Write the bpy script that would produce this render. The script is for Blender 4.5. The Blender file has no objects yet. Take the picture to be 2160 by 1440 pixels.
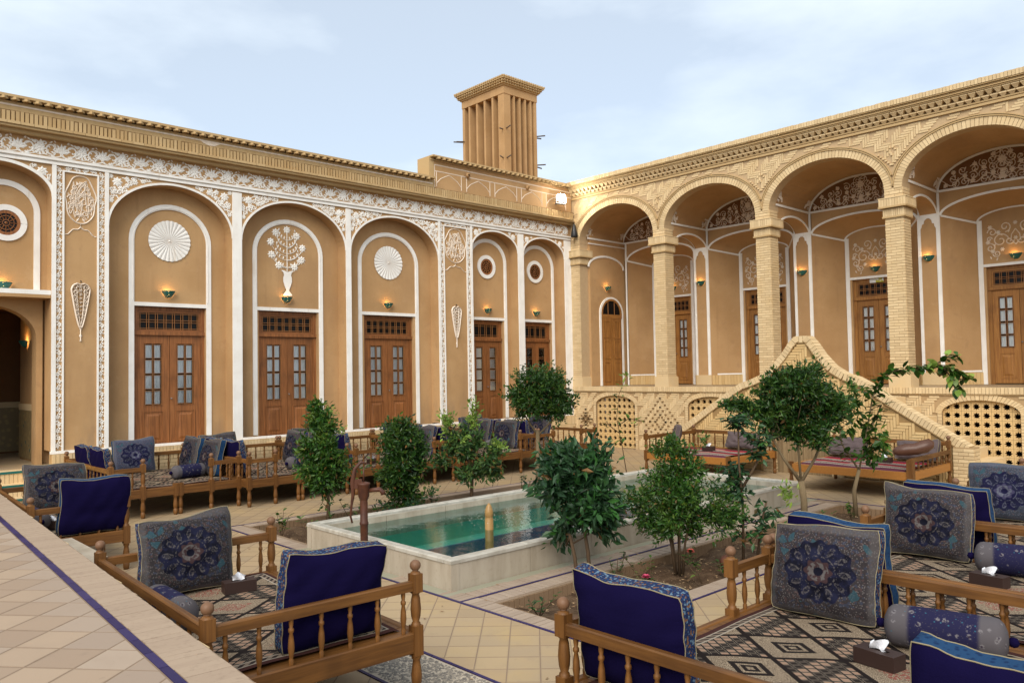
import bpy, math, random
import numpy as np
from mathutils import Matrix, Vector
rnd = random.Random(11)
nrng = np.random.default_rng(5)
PI = math.pi
rad = math.radians
sc = bpy.context.scene
col = sc.collection

# ------------------------------------------------------------------ camera
YAW, PITCH, ROLL = rad(46.961), rad(2.171), rad(-1.01)
CAM = Vector((-17.367, -15.965, 2.201))
Fw = Vector((math.cos(YAW)*math.cos(PITCH), math.sin(YAW)*math.cos(PITCH), math.sin(PITCH)))
Rt = Vector((math.sin(YAW), -math.cos(YAW), 0))
Up = Rt.cross(Fw)
Rt, Up = math.cos(ROLL)*Rt + math.sin(ROLL)*Up, -math.sin(ROLL)*Rt + math.cos(ROLL)*Up
cd = bpy.data.cameras.new('camera'); cam = bpy.data.objects.new('camera', cd); col.objects.link(cam)
cam.matrix_world = Matrix(((Rt.x, Up.x, -Fw.x, CAM.x), (Rt.y, Up.y, -Fw.y, CAM.y), (Rt.z, Up.z, -Fw.z, CAM.z), (0, 0, 0, 1)))
cd.sensor_width = 36; cd.lens = 1661.352/2160*36; cd.clip_end = 2000; cd.clip_start = 0.05
sc.camera = cam
# ------------------------------------------------------------------ sky and sun
SUN_EL, SUN_AZ = 42.0, 214.0       # azimuth of the sun, degrees counter-clockwise from +X
w = bpy.data.worlds.new('World'); sc.world = w; w.use_nodes = True
nt = w.node_tree; nt.nodes.clear()
def wn(t, **k):
    n = nt.nodes.new(t)
    for a, b in k.items(): setattr(n, a, b)
    return n
sky = wn('ShaderNodeTexSky', sky_type='NISHITA', sun_disc=False, sun_elevation=rad(SUN_EL), sun_rotation=rad(90-SUN_AZ), altitude=1200, air_density=1.0, dust_density=1.2, ozone_density=1.0)
tc = wn('ShaderNodeTexCoord'); mp = wn('ShaderNodeMapping'); mp.inputs['Scale'].default_value = (1, 1, 2.6); mp.inputs['Location'].default_value = (0.35, 0.2, 0.1)
no = wn('ShaderNodeTexNoise'); no.inputs['Scale'].default_value = 1.7; no.inputs['Detail'].default_value = 7; no.inputs['Roughness'].default_value = 0.52
rp = wn('ShaderNodeValToRGB'); rp.color_ramp.elements[0].position = 0.38; rp.color_ramp.elements[0].color = (.5, .5, .5, 1); rp.color_ramp.elements[1].position = 0.62; rp.color_ramp.elements[1].color = (1, 1, 1, 1)
mx = wn('ShaderNodeMix', data_type='RGBA'); mx.inputs['B'].default_value = (7.2, 7.95, 8.5, 1)
bg = wn('ShaderNodeBackground'); bg.inputs['Strength'].default_value = 0.112
ow = wn('ShaderNodeOutputWorld')
for a, b in ((tc.outputs['Generated'], mp.inputs['Vector']), (mp.outputs[0], no.inputs['Vector']), (no.outputs['Fac'], rp.inputs[0]), (rp.outputs[0], mx.inputs['Factor']), (sky.outputs[0], mx.inputs['A']), (mx.outputs['Result'], bg.inputs[0]), (bg.outputs[0], ow.inputs[0])):
    nt.links.new(a, b)
sl = bpy.data.lights.new('sun', 'SUN'); sl.energy = 2.7; sl.angle = rad(48); sl.color = (1, .93, .82)
so = bpy.data.objects.new('sun', sl); col.objects.link(so)
sd = Vector((math.cos(rad(SUN_EL))*math.cos(rad(SUN_AZ)), math.cos(rad(SUN_EL))*math.sin(rad(SUN_AZ)), math.sin(rad(SUN_EL))))
so.rotation_euler = sd.to_track_quat('Z', 'Y').to_euler(); so.location = (0, 0, 30)
vs = sc.view_settings; vs.view_transform = 'Standard'; vs.look = 'None'; vs.exposure = 0.42; vs.gamma = 1.0; vs.use_curve_mapping = False
sc.cycles.max_bounces = 8; sc.cycles.diffuse_bounces = 3; sc.cycles.transparent_max_bounces = 16
try:
    sc.cycles.use_denoising = True
except Exception: pass

# ------------------------------------------------------------------ node helpers
class S:
    def __init__(s, t, k): s.t, s.k = t, k
    def __add__(s, o): return s.t.m('ADD', s, o)
    def __radd__(s, o): return s.t.m('ADD', o, s)
    def __sub__(s, o): return s.t.m('SUBTRACT', s, o)
    def __rsub__(s, o): return s.t.m('SUBTRACT', o, s)
    def __mul__(s, o): return s.t.m('MULTIPLY', s, o)
    def __rmul__(s, o): return s.t.m('MULTIPLY', o, s)
    def __truediv__(s, o): return s.t.m('DIVIDE', s, o)
    def __lt__(s, o): return s.t.m('LESS_THAN', s, o)
    def __gt__(s, o): return s.t.m('GREATER_THAN', s, o)
class T:
    def __init__(s, nt): s.nt = nt
    def n(s, t, **k):
        n = s.nt.nodes.new(t)
        for a, b in k.items(): setattr(n, a, b)
        return n
    def set(s, sock, v):
        if isinstance(v, S): s.nt.links.new(v.k, sock)
        else:
            if isinstance(v, (tuple, list)) and len(v) == 3 and sock.type == 'RGBA': v = (*v, 1)
            sock.default_value = v
    def m(s, op, a, b=None, c=None):
        n = s.n('ShaderNodeMath', operation=op)
        s.set(n.inputs[0], a)
        if b is not None: s.set(n.inputs[1], b)
        if c is not None: s.set(n.inputs[2], c)
        return S(s, n.outputs[0])
    def abs(s, a): return s.m('ABSOLUTE', a)
    def fract(s, a): return s.m('FRACT', a)
    def floor(s, a): return s.m('FLOOR', a)
    def sin(s, a): return s.m('SINE', a)
    def cos(s, a): return s.m('COSINE', a)
    def mx(s, a, b): return s.m('MAXIMUM', a, b)
    def mn(s, a, b): return s.m('MINIMUM', a, b)
    def mix(s, f, a, b):
        n = s.n('ShaderNodeMix', data_type='RGBA'); s.set(n.inputs['Factor'], f); s.set(n.inputs['A'], a); s.set(n.inputs['B'], b)
        return S(s, n.outputs['Result'])
    def obj(s): return S(s, s.n('ShaderNodeTexCoord').outputs['Object'])
    def pos(s): return S(s, s.n('ShaderNodeNewGeometry').outputs['Position'])
    def isl(s): return S(s, s.n('ShaderNodeNewGeometry').outputs['Random Per Island'])
    def orand(s): return S(s, s.n('ShaderNodeObjectInfo').outputs['Random'])
    def sep(s, v):
        n = s.n('ShaderNodeSeparateXYZ'); s.set(n.inputs[0], v); return [S(s, o) for o in n.outputs]
    def comb(s, x, y, z):
        n = s.n('ShaderNodeCombineXYZ'); s.set(n.inputs[0], x); s.set(n.inputs[1], y); s.set(n.inputs[2], z); return S(s, n.outputs[0])
    def scale(s, v, sx, sy, sz):
        n = s.n('ShaderNodeMapping'); s.set(n.inputs['Vector'], v); n.inputs['Scale'].default_value = (sx, sy, sz); return S(s, n.outputs[0])
    def noise(s, v, sca, det=3, ro=.55):
        n = s.n('ShaderNodeTexNoise'); s.set(n.inputs['Vector'], v); n.inputs['Scale'].default_value = sca; n.inputs['Detail'].default_value = det; n.inputs['Roughness'].default_value = ro
        return S(s, n.outputs['Fac'])
    def voro(s, v, sca, out='Distance', feat='F1'):
        n = s.n('ShaderNodeTexVoronoi', feature=feat); s.set(n.inputs['Vector'], v); n.inputs['Scale'].default_value = sca
        return S(s, n.outputs[out])
    def ss(s, x, a, b):
        n = s.n('ShaderNodeMapRange', interpolation_type='SMOOTHSTEP'); s.set(n.inputs['Value'], x); n.inputs['From Min'].default_value = a; n.inputs['From Max'].default_value = b
        return S(s, n.outputs['Result'])
    def bump(s, h, st=.4, dist=.01):
        n = s.n('ShaderNodeBump'); n.inputs['Strength'].default_value = st; n.inputs['Distance'].default_value = dist; s.set(n.inputs['Height'], h); return S(s, n.outputs[0])
    def hsv(s, c, v=1., h=.5, sat=1.):
        n = s.n('ShaderNodeHueSaturation'); s.set(n.inputs['Color'], c); s.set(n.inputs['Value'], v); s.set(n.inputs['Hue'], h); s.set(n.inputs['Saturation'], sat); return S(s, n.outputs[0])
def mat(name, fn, rough=.7, spec=.3, **kw):
    m = bpy.data.materials.new(name); m.use_nodes = True
    b = m.node_tree.nodes['Principled BSDF']; t = T(m.node_tree)
    b.inputs['Roughness'].default_value = rough; b.inputs['Specular IOR Level'].default_value = spec
    for k, v in kw.items(): b.inputs[k.replace('_', ' ')].default_value = v
    r = fn(t) if callable(fn) else fn
    if isinstance(r, dict):
        for k, v in r.items(): t.set(b.inputs[k], v)
    else: t.set(b.inputs['Base Color'], r)
    return m
M = {}
def f(t):
    p = t.pos(); a = t.noise(p, 1.1, 4); b = t.noise(p, 45, 4, .7); c = t.noise(p, 6, 3)
    k = t.mix(t.ss(a, .3, .7), (.42, .248, .112), (.49, .302, .145)); k = t.mix(t.ss(c, .55, .75)*.35, k, (.35, .205, .11)); k = t.mix(t.ss(b, .60, .72)*.4, k, (.58, .42, .27)); k = t.mix(t.ss(t.noise(p, 85, 2), .64, .7)*.35, k, (.24, .14, .075)); k = t.mix(t.ss(t.noise(t.scale(p, 1, 1, .35), .9, 5), .50, .66)*.45, k, (.34, .20, .10)); k = t.mix(t.ss(t.noise(p, 2.6, 6, .7), .56, .70)*.3, k, (.53, .35, .19)); k = t.mix(t.ss(t.sep(p)[2], 1.9, .9)*t.ss(t.noise(t.scale(p, 2, 2, .5), 2, 5), .42, .62)*.45, k, (.30, .20, .12))
    x, y, z = t.sep(p); k = t.mix(t.ss(t.noise(t.scale(p, 3, 3, .22), 1.6, 4), .6, .8)*.35, k, (.31, .175, .09))
    return {'Base Color': k, 'Normal': t.bump(b*.6+c*.4, .35, .012)}
M['plaster'] = mat('mud plaster', f, .9, .12)
def f(t):
    p = t.pos(); a = t.noise(p, 3, 4); b = t.noise(t.scale(p, 6, 6, .6), 2, 4)
    k = t.mix(t.ss(a, .35, .7), (.86, .83, .78), (.79, .75, .69)); k = t.mix(t.ss(b, .58, .78)*.5, k, (.62, .52, .40))
    return {'Base Color': k, 'Normal': t.bump(t.noise(p, 30, 3), .15, .004)}
M['white'] = mat('white gypsum', f, .75, .2)
M['cream'] = mat('cream stucco', lambda t: t.mix(t.noise(t.pos(), 20, 3), (.78, .66, .54), (.70, .58, .46)), .8, .2)
M['stucco'] = mat('ivory stucco', lambda t: t.mix(t.noise(t.pos(), 14, 3), (.84, .74, .63), (.74, .63, .52)), .8, .2)
M['pink_relief'] = mat('aged stucco relief', lambda t: t.mix(t.noise(t.pos(), 14, 3), (.70, .58, .46), (.60, .47, .36)), .8, .2)
def brickf(c0, c1, c2):
    def f(t):
        p = t.pos(); i = t.isl(); g = t.noise(p, 2.2, 3); b = t.noise(p, 60, 3)
        k = t.mix(i, c0, c1); k = t.mix(t.ss(g, .45, .75)*.6, k, c2); k = t.mix(t.ss(b, .6, .8)*.3, k, (.30, .2, .1))
        return {'Base Color': k, 'Normal': t.bump(b, .3, .006)}
    return f
M['brick'] = mat('buff brick', brickf((.68, .515, .30), (.56, .41, .23), (.62, .44, .225)), .88, .15)
M['brick_gold'] = mat('golden brick', brickf((.66, .465, .225), (.56, .375, .17), (.62, .40, .165)), .88, .15)
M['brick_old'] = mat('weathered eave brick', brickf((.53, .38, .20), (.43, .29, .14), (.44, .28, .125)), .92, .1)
M['brick_bed'] = mat('planter brick', brickf((.26, .17, .10), (.19, .12, .07), (.15, .095, .055)), .92, .1)
M['mortar_light'] = mat('pale brick mortar', lambda t: t.mix(t.noise(t.pos(), 12, 3), (.52, .375, .22), (.43, .30, .17)), .95, .1)
M['mortar'] = mat('brick mortar', lambda t: t.mix(t.noise(t.pos(), 12, 3), (.44, .30, .16), (.34, .23, .12)), .95, .1)
M['mortar_mid'] = mat('golden wall mortar', lambda t: t.mix(t.noise(t.pos(), 12, 3), (.36, .23, .10), (.28, .175, .075)), .95, .1)
M['mortar_dark'] = mat('dark joint mortar', lambda t: t.mix(t.noise(t.pos(), 12, 3), (.24, .15, .07), (.18, .11, .05)), .95, .1)  # plain darker mortar colour for joints, cornice core and diamond bricks
def woodf(c0, c1, c2, axis):
    def f(t):
        p = t.obj(); sc_ = [22, 22, 22]; sc_[axis] = 1.2
        a = t.noise(t.scale(p, *sc_), 1.6, 5, .6); b = t.noise(p, 2.5, 3); r = t.orand()
        k = t.mix(t.ss(a, .32, .68), c0, c1); k = t.mix(t.ss(b, .5, .75)*.55, k, c2); k = t.hsv(k, r*.3+.86)
        return {'Base Color': k, 'Normal': t.bump(a, .25, .003), 'Roughness': t.noise(p, 9, 2)*.25+.38}
    return f
for ax, nm in enumerate('xyz'):
    M['wood_'+nm] = mat('honey wood '+nm, woodf((.175, .074, .018), (.10, .040, .0098), (.068, .029, .009), ax), .5, .3)
    M['door_'+nm] = mat('door wood '+nm, woodf((.295, .112, .033), (.17, .06, .017), (.10, .038, .0125), ax), .5, .35)
    M['teak_'+nm] = mat('teak door wood '+nm, woodf((.36, .165, .042), (.24, .10, .024), (.17, .07, .018), ax), .5, .35)
M['finial'] = mat('worn finial wood', lambda t: t.mix(t.noise(t.obj(), 14, 3), (.20, .10, .05), (.13, .068, .038)), .5, .3)
M['dark_wood'] = mat('orange wood', lambda t: t.mix(t.noise(t.scale(t.obj(), 30, 2, 30), 1, 4), (.40, .17, .035), (.27, .105, .022)), .45, .35)
M['lunette'] = mat('maroon lunette paint and hall shade', lambda t: t.mix(t.noise(t.pos(), 5, 4), (.21, .10, .045), (.15, .07, .03)), .9, .1)
M['glass_dark'] = mat('dark window glass', lambda t: t.mix(t.orand(), (.006, .005, .005), (.014, .013, .012)), .25, .12)
def f(t):
    n = t.n('ShaderNodeBsdfTransparent'); g = t.n('ShaderNodeBsdfGlossy'); g.inputs['Roughness'].default_value = .06
    fr = t.n('ShaderNodeFresnel'); fr.inputs[0].default_value = 1.5; mxs = t.n('ShaderNodeMixShader')
    t.nt.links.new(fr.outputs[0], mxs.inputs[0]); t.nt.links.new(n.outputs[0], mxs.inputs[1]); t.nt.links.new(g.outputs[0], mxs.inputs[2])
    n.inputs[0].default_value = (.985, .99, .99, 1)
    t.nt.links.new(mxs.outputs[0], t.nt.nodes['Material Output'].inputs['Surface']); return (1, 1, 1)
M['glass'] = mat('clear window glass', f)
M['curtain'] = mat('white curtain', lambda t: t.mix(t.noise(t.pos(), 5, 2), (.95, .94, .91), (.80, .81, .80)), .9, .1)
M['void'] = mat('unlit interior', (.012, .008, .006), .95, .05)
M['bar'] = mat('glazing bar wood', (.30, .13, .045), .5, .3)
def f(t):
    p = t.pos(); a = t.noise(p, 1.3, 4); b = t.noise(p, 22, 4); r = t.orand(); i = t.isl()
    k = t.mix(t.fract(r+i*7.3), (.375, .265, .152), (.315, .23, .142)); k = t.mix(t.ss(a, .45, .7)*.45, k, (.42, .295, .14)); k = t.mix(t.ss(t.noise(p, 5, 5), .55, .8)*.4, k, (.27, .20, .135)); k = t.mix(t.ss(b, .62, .8)*.3, k, (.22, .16, .11))
    return {'Base Color': k, 'Normal': t.bump(b, .15, .003), 'Roughness': a*.3+.4}
M['tile'] = mat('clay floor tile', f, .6, .25)
def f(t):
    p = t.pos(); b = t.noise(p, 22, 4); r = t.orand(); i = t.isl()
    k = t.mix(t.fract(r+i*7.3), (.36, .275, .205), (.30, .225, .168)); k = t.mix(t.ss(t.noise(p, 3, 5), .5, .8)*.5, k, (.29, .215, .155)); k = t.mix(t.ss(b, .62, .8)*.3, k, (.22, .16, .115))
    return {'Base Color': k, 'Normal': t.bump(b, .15, .003)}
M['tile_pink'] = mat('pale terrace tile', f, .65, .25)
def f(t):
    p = t.pos(); o = t.obj(); x, y, z = t.sep(o); b = t.noise(p, 22, 4); r = t.orand(); e = t.mx(t.abs(x), t.abs(y))+(t.noise(p, 14, 3)-.5)*.02
    k = t.mix(r, (.375, .275, .19), (.30, .215, .15)); k = t.mix(t.ss(t.noise(p, 3, 5), .5, .8)*.5, k, (.285, .21, .15)); k = t.mix(t.ss(b, .62, .8)*.3, k, (.22, .16, .115)); k = t.mix(t.ss(e, .104, .122)*.28, k, (.17, .12, .085)); k = t.mix(t.ss(t.noise(p, 1.7, 6, .7), .62, .72)*.35, k, (.20, .15, .11))
    return {'Base Color': k, 'Normal': t.bump(b, .2, .003)}
M['edge_brick'] = mat('worn edge brick', lambda t: t.mix(t.ss(t.noise(t.pos(), 30, 4), .5, .8)*.6, t.mix(t.orand(), (.355, .265, .19), (.325, .24, .172)), (.235, .17, .12)), .8, .15)
M['tile_near_pink'] = mat('worn terrace tile', f, .65, .25)
def f(t):
    p = t.pos(); o = t.obj(); x, y, z = t.sep(o); b = t.noise(p, 22, 4); r = t.orand(); a = t.noise(p, 1.3, 4); e = t.mx(t.abs(x), t.abs(y))+(t.noise(p, 14, 3)-.5)*.02
    k = t.mix(r, (.40, .29, .165), (.345, .255, .16)); k = t.mix(t.ss(a, .45, .7)*.5, k, (.43, .30, .13)); k = t.mix(t.ss(t.noise(p, 5, 5), .55, .8)*.45, k, (.27, .20, .135)); k = t.mix(t.ss(b, .62, .8)*.3, k, (.22, .16, .11)); k = t.mix(t.ss(e, .104, .122)*.22, k, (.19, .14, .095))
    return {'Base Color': k, 'Normal': t.bump(b, .2, .003), 'Roughness': a*.3+.4}
M['tile_near'] = mat('worn courtyard tile', f, .6, .25)
M['grout'] = mat('floor grout', lambda t: t.mix(t.noise(t.pos(), 16, 3), (.27, .195, .135), (.21, .15, .10)), .95, .1)
M['bluetile'] = mat('cobalt glazed tile', lambda t: t.mix(t.orand(), (.020, .013, .062), (.034, .024, .095)), .5, .2)
M['turq'] = mat('turquoise glazed tile', lambda t: t.mix(t.noise(t.pos(), 9, 3), (.008, .10, .09), (.015, .14, .12)), .25, .5)
M['turq_floor'] = mat('worn turquoise tile', lambda t: t.mix(t.noise(t.pos(), 4, 3), (.26, .29, .215), (.30, .255, .18)), .4, .4)
def f(t):
    p = t.pos(); a = t.noise(t.scale(p, 2.2, 2.2, .5), 2.5, 5, .6); b = t.noise(p, 20, 4); x, y, z = t.sep(p)
    k = t.mix(t.ss(a, .35, .7), (.42, .36, .28), (.33, .275, .205)); k = t.mix(t.ss(b, .55, .75)*.3, k, (.25, .2, .14)); k = t.mix(t.ss(t.noise(t.scale(p, 9, 9, .8), 1, 4), .58, .75)*.4, k, (.24, .19, .13))
    return {'Base Color': k, 'Normal': t.bump(b, .2, .004)}
M['stone'] = mat('travertine slab', f, .6, .3)
M['rim'] = mat('pale marble rim', lambda t: {'Base Color': t.mix(t.ss(t.noise(t.scale(t.pos(), 1, 2, 1), 6, 5), .4, .7), (.47, .44, .38), (.35, .32, .265)), 'Normal': t.bump(t.noise(t.pos(), 40, 3), .15, .003)}, .35, .4)
def f(t):
    p = t.pos(); a = t.noise(p, 1.5, 3)
    return t.mix(t.ss(a, .35, .7), (.12, .44, .37), (.22, .44, .31))
M['pool_wall'] = mat('algae green pool lining', f, .5, .3)
M['pool_floor'] = mat('teal pool floor', lambda t: t.mix(t.noise(t.pos(), .9, 3), (.03, .40, .42), (.012, .27, .33)), .5, .3)
M['pool_blue'] = mat('deep blue pool stripe', (.01, .10, .22), .4, .3)
def f(t):
    p = t.pos(); tr = t.n('ShaderNodeBsdfTransparent'); tr.inputs[0].default_value = (.62, .88, .85, 1)
    g = t.n('ShaderNodeBsdfGlossy'); g.inputs['Roughness'].default_value = .04; g.inputs[0].default_value = (1, 1, 1, 1)
    h = t.noise(t.scale(p, 1, 1, 1), 5, 3)*.6+t.noise(p, 19, 2)*.25; bp = t.bump(h, .35, .02)
    t.nt.links.new(bp.k, g.inputs['Normal'])
    fr = t.n('ShaderNodeFresnel'); fr.inputs[0].default_value = 1.33; t.nt.links.new(bp.k, fr.inputs['Normal']); fac = t.m('ADD', S(t, fr.outputs[0]), .02)
    mxs = t.n('ShaderNodeMixShader'); t.nt.links.new(fac.k, mxs.inputs[0]); t.nt.links.new(tr.outputs[0], mxs.inputs[1]); t.nt.links.new(g.outputs[0], mxs.inputs[2])
    t.nt.links.new(mxs.outputs[0], t.nt.nodes['Material Output'].inputs['Surface']); return (1, 1, 1)
M['water'] = mat('pool water', f)
def f(t):
    p = t.pos(); a = t.noise(p, 7, 5); b = t.voro(p, 42)
    k = t.mix(t.ss(a, .35, .7), (.07, .042, .025), (.125, .08, .048)); k = t.mix((1-t.ss(b, .05, .3))*.25, k, (.22, .15, .09))
    return {'Base Color': k, 'Normal': t.bump(a*.6+b*.4, .9, .03)}
M['soil'] = mat('dry garden soil', f, .95, .1)
M['chip'] = mat('dry leaf litter', lambda t: t.mix(t.isl(), (.36, .25, .14), (.16, .09, .05)), .9, .1)
M['pebble'] = mat('set pebbles', lambda t: t.mix(t.isl(), (.26, .22, .17), (.12, .105, .09)), .6, .3)
M['pebble_bed'] = mat('pebble mortar bed', lambda t: t.mix(t.noise(t.pos(), 20, 3), (.46, .39, .30), (.38, .32, .25)), .9, .15)
def f(t):
    p = t.obj(); a = t.noise(p, 220, 2); b = t.noise(p, 3, 2)
    return {'Base Color': t.mix(b, (.005, .0035, .024), (.008, .0055, .036)), 'Normal': t.bump(a*.3+t.noise(t.scale(p, 3, 3, 9), 2, 3), .35, .012), 'Sheen Weight': .0}
M['navy'] = mat('navy velvet', f, .95, .03)
def f(t):
    p = t.obj(); x, y, z = t.sep(p); v = t.voro(p, 95, 'Color'); d = t.voro(p, 110); h = t.sep(v)[0]
    k = t.mix(t.ss(d, .25, .4), (.02, .055, .15), (.010, .018, .055)); k = t.mix((h > .86), k, (.16, .075, .035)); k = t.mix((h < .12), k, (.10, .16, .22))
    return k
M['gusset'] = mat('blue flowered braid', f, .8, .15)
M['gusset_sky'] = mat('sky blue braid', lambda t: t.mix(t.ss(t.voro(t.obj(), 40), .2, .5), (.004, .02, .065), (.011, .043, .105)), .8, .15)
M['piping'] = mat('straw piping cord', (.26, .215, .13), .85, .1)
def medallion(main, dark, spot, rose):
    def f(t):
        p = t.obj(); x, y, z = t.sep(p); zz = z-.31
        r = t.m('SQRT', x*x*.82+zz*zz*1.12); th = t.m('ARCTAN2', zz, x)
        d = t.voro(p, 72); dc = t.sep(t.voro(p, 64, 'Color'))[0]; n = t.noise(p, 90, 2)
        k = t.hsv(t.mix(t.ss(d, .18, .42), spot, main), t.orand()*.5+.8, t.orand()*.03+.485, t.orand()*.4+.8); k = t.mix((dc > .84)*.5, k, (.03, .04, .07)); k = t.mix((dc < .12)*.45, k, (.08, .045, .042)); k = t.mix((t.sep(t.voro(p, 21, 'Color'))[1] > .93)*.6, k, (.02, .07, .09))
        edge = t.ss(t.mx(t.abs(x)*1.0, t.abs(zz)*1.2), .30, .33)
        k = t.mix(edge*.5, k, spot)
        R = t.cos(th*12)*.012+.215
        ins = t.ss(R-r, -.003, .004)
        k2 = t.mix(t.ss(t.noise(p, 14, 2), .4, .6), dark, (.009, .010, .028))
        # paisley ring
        seg = t.fract(th*(12/(2*PI))+.5)-.5; pr = (r-.158)*14.; pe = t.m('SQRT', (seg*2.3+pr*.25)*(seg*2.3+pr*.25)+pr*pr)
        pais = t.ss(pe, .62, .48); hole = t.ss(t.m('SQRT', (seg*2.3-.15)*(seg*2.3-.15)+(pr+.12)*(pr+.12)), .16, .26)
        k2 = t.mix(pais*t.ss(t.noise(p, 75, 2), .40, .60)*.75, k2, spot); k2 = t.mix(t.ss(pe, .34, .26)*.6, k2, dark); k2 = t.mix(t.ss(t.abs(r-.108), .006, .002)*t.ss(t.noise(p, 60, 1), .45, .55)*.7, k2, spot); k2 = t.mix(t.ss(t.voro(p, 48), .22, .10)*.5, k2, spot)
        rr = t.cos(th*8)*.010+.082; k2 = t.mix(t.ss(rr-r, -.003, .004), k2, rose); k2 = t.mix(t.ss(.066-r, -.003, .003)*t.ss(t.noise(p, 42, 2), .44, .56), k2, spot); k2 = t.mix(t.ss(.03-r, -.003, .003), k2, dark)
        k = t.mix(ins, k, k2)
        return {'Base Color': k, 'Normal': t.bump(n*.4+d*.4, .35, .004)}
    return f
M['medal'] = mat('grey medallion brocade', medallion((.026, .0215, .023), (.0035, .0035, .010), (.092, .081, .078), (.040, .021, .022)), .85, .15)
M['medal_blue'] = mat('blue grey medallion brocade', medallion((.036, .040, .054), (.006, .0055, .030), (.095, .10, .13), (.04, .036, .075)), .85, .15)
def f(t):
    p = t.obj(); x, y, z = t.sep(p); d = t.voro(p, 18); c = t.voro(p, 60)
    k = t.mix(t.ss(t.abs(x), .17, .2), (.013, .012, .042), (.085, .075, .08)); k = t.mix(t.ss(d, .34, .22)*t.ss(t.noise(p, 70, 2), .44, .58)*.8, k, (.17, .155, .16)); k = t.mix(t.ss(d, .12, .08), k, (.03, .02, .035)); k = t.mix((c < .2)*.4, k, (.085, .075, .08)); k = t.mix((t.voro(p, 25) < .12)*.6, k, (.03, .13, .18))
    return k
M['paisley'] = mat('navy paisley brocade', f, .85, .15)
M['mauve'] = mat('mauve button fabric', lambda t: t.mix(t.ss(t.voro(t.obj(), 14), .08, .16), (.06, .045, .045), t.mix(t.noise(t.obj(), 5, 3), (.115, .085, .085), (.08, .06, .06))), .85, .15)
M['leather'] = mat('brown leatherette', lambda t: t.mix(t.noise(t.obj(), 8, 3), (.13, .055, .032), (.075, .034, .022)), .38, .4)
def rugf(t):
    p = t.obj(); x, y, z = t.sep(p); a = x*2.0+y*1.55+50; b = x*2.0-y*1.55+50
    fa, fb = t.fract(a), t.fract(b); par = t.fract((t.floor(a)+t.floor(b))*.5) > .25
    line = t.mx(t.mx(fa < .055, fa > .97), t.mx(fb < .055, fb > .97))
    fine = t.noise(p, 240, 1); tan = t.mix((fine > .48), (.33, .255, .175), (.10, .072, .05))
    rr = t.mx(t.abs(fa-.5), t.abs(fb-.5)); ring = t.mx((rr < .24)*(rr > .16), (rr < .11)*(rr > .05)); par2 = t.fract((t.floor(a)-t.floor(b))*.25) > .3
    c0 = t.mix(ring*par2, tan, (.015, .011, .010)); c0 = t.mix((rr < .24)*(1-par2)*(t.noise(p, 60, 2) > .52), c0, (.19, .06, .045))
    ga, gb = t.fract(fa*7.0+.08), t.fract(fb*7.0+.08); g = t.mx(ga < .30, gb < .30); dk = t.fract((t.floor(fa*7.0+.08)+t.floor(fb*7.0+.08)*3)*.25) < .45
    c1 = t.mix(dk, (.27, .17, .115), (.02, .015, .013)); c1 = t.mix(g, c1, (.20, .16, .12)); c1 = t.mix(t.mx((ga < .24)*(ga > .06), (gb < .24)*(gb > .06)), c1, (.014, .011, .010))
    return {'k': t.mix(line, t.mix(par, c0, c1), (.014, .010, .009)), 'x': x, 'y': y, 'fine': fine}
RUGSIZE = {}
def rugmat(nm, W, D):
    def f(t):
        r = rugf(t); ex = t.mn(W/2-t.abs(r['x']), D/2-t.abs(r['y']))
        st = t.m('PINGPONG', ex*60, 1.0)
        bd = t.mix((t.fract(ex*17) < .3), (.035, .022, .020), (.27, .22, .16)); zig = t.fract((r['x']+r['y'])*14) > .5; bd2 = t.mix(zig, (.03, .022, .02), (.18, .135, .10))
        k = t.mix((ex < .105), r['k'], bd2); k = t.mix((ex < .062), k, (.29, .245, .19)); k = t.mix((ex < .05), k, (.05, .02, .017))
        k = t.mix((ex < .118)*(ex > .105), k, (.29, .245, .19))
        return {'Base Color': k, 'Normal': t.bump(r['fine'], .4, .004)}
    return mat(nm, f, .95, .08)
def f(t):
    p = t.obj(); x, y, z = t.sep(p); n = t.noise(p, 60, 2)
    s = t.fract(y*1.9+.35); k = t.mix((s < .26), (.30, .24, .20), (.30, .010, .018)); k = t.mix((s > .26)*(s < .42), k, (.05, .016, .022)); k = t.mix((s > .62)*(s < .70), k, (.05, .02, .022)); k = t.mix((n > .56)*.8, k, (.10, .04, .05)); k = t.mix((t.abs(x) < .22)*(s < .26), k, (.32, .14, .11)); k = t.mix((t.abs(y) > .52), k, (.10, .03, .05))
    return k
M['redrug'] = mat('crimson striped rug', f, .95, .08)
M['rust'] = mat('rust red pump paint', lambda t: t.mix(t.ss(t.noise(t.obj(), 9, 4), .4, .7), (.085, .028, .013), (.05, .018, .011)), .5, .35)
M['brass'] = mat('yellow onyx', lambda t: t.mix(t.noise(t.scale(t.obj(), 2, 2, 9), 6, 3), (.42, .25, .09), (.26, .135, .04)), .35, .4)
M['black'] = mat('black plastic', (.012, .012, .014), .45, .4)
M['steel'] = mat('grey painted metal', (.22, .22, .22), .45, .4)
M['box_brown'] = mat('dark brown tissue box', (.035, .018, .014), .5, .35)
M['tissue'] = mat('white tissue', (.82, .82, .86), .9, .1)
M['pole'] = mat('weathered pole', (.10, .075, .06), .8, .15)
def f(t):
    p = t.obj(); v = t.voro(p, 40); n = t.noise(p, 9, 3); x, y, z = t.sep(p); gl = t.ss(t.m('SQRT', (x+.035)*(x+.035)+(z+.045)*(z+.045)), .085, .02)
    return {'Base Color': t.mix(n, (.012, .09, .075), (.02, .15, .13)), 'Emission Color': (1., .72, .22, 1), 'Emission Strength': t.ss(v, .30, .16)*gl*2.4}
M['sconce'] = mat('pierced teal ceramic', f, .3, .5)
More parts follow.
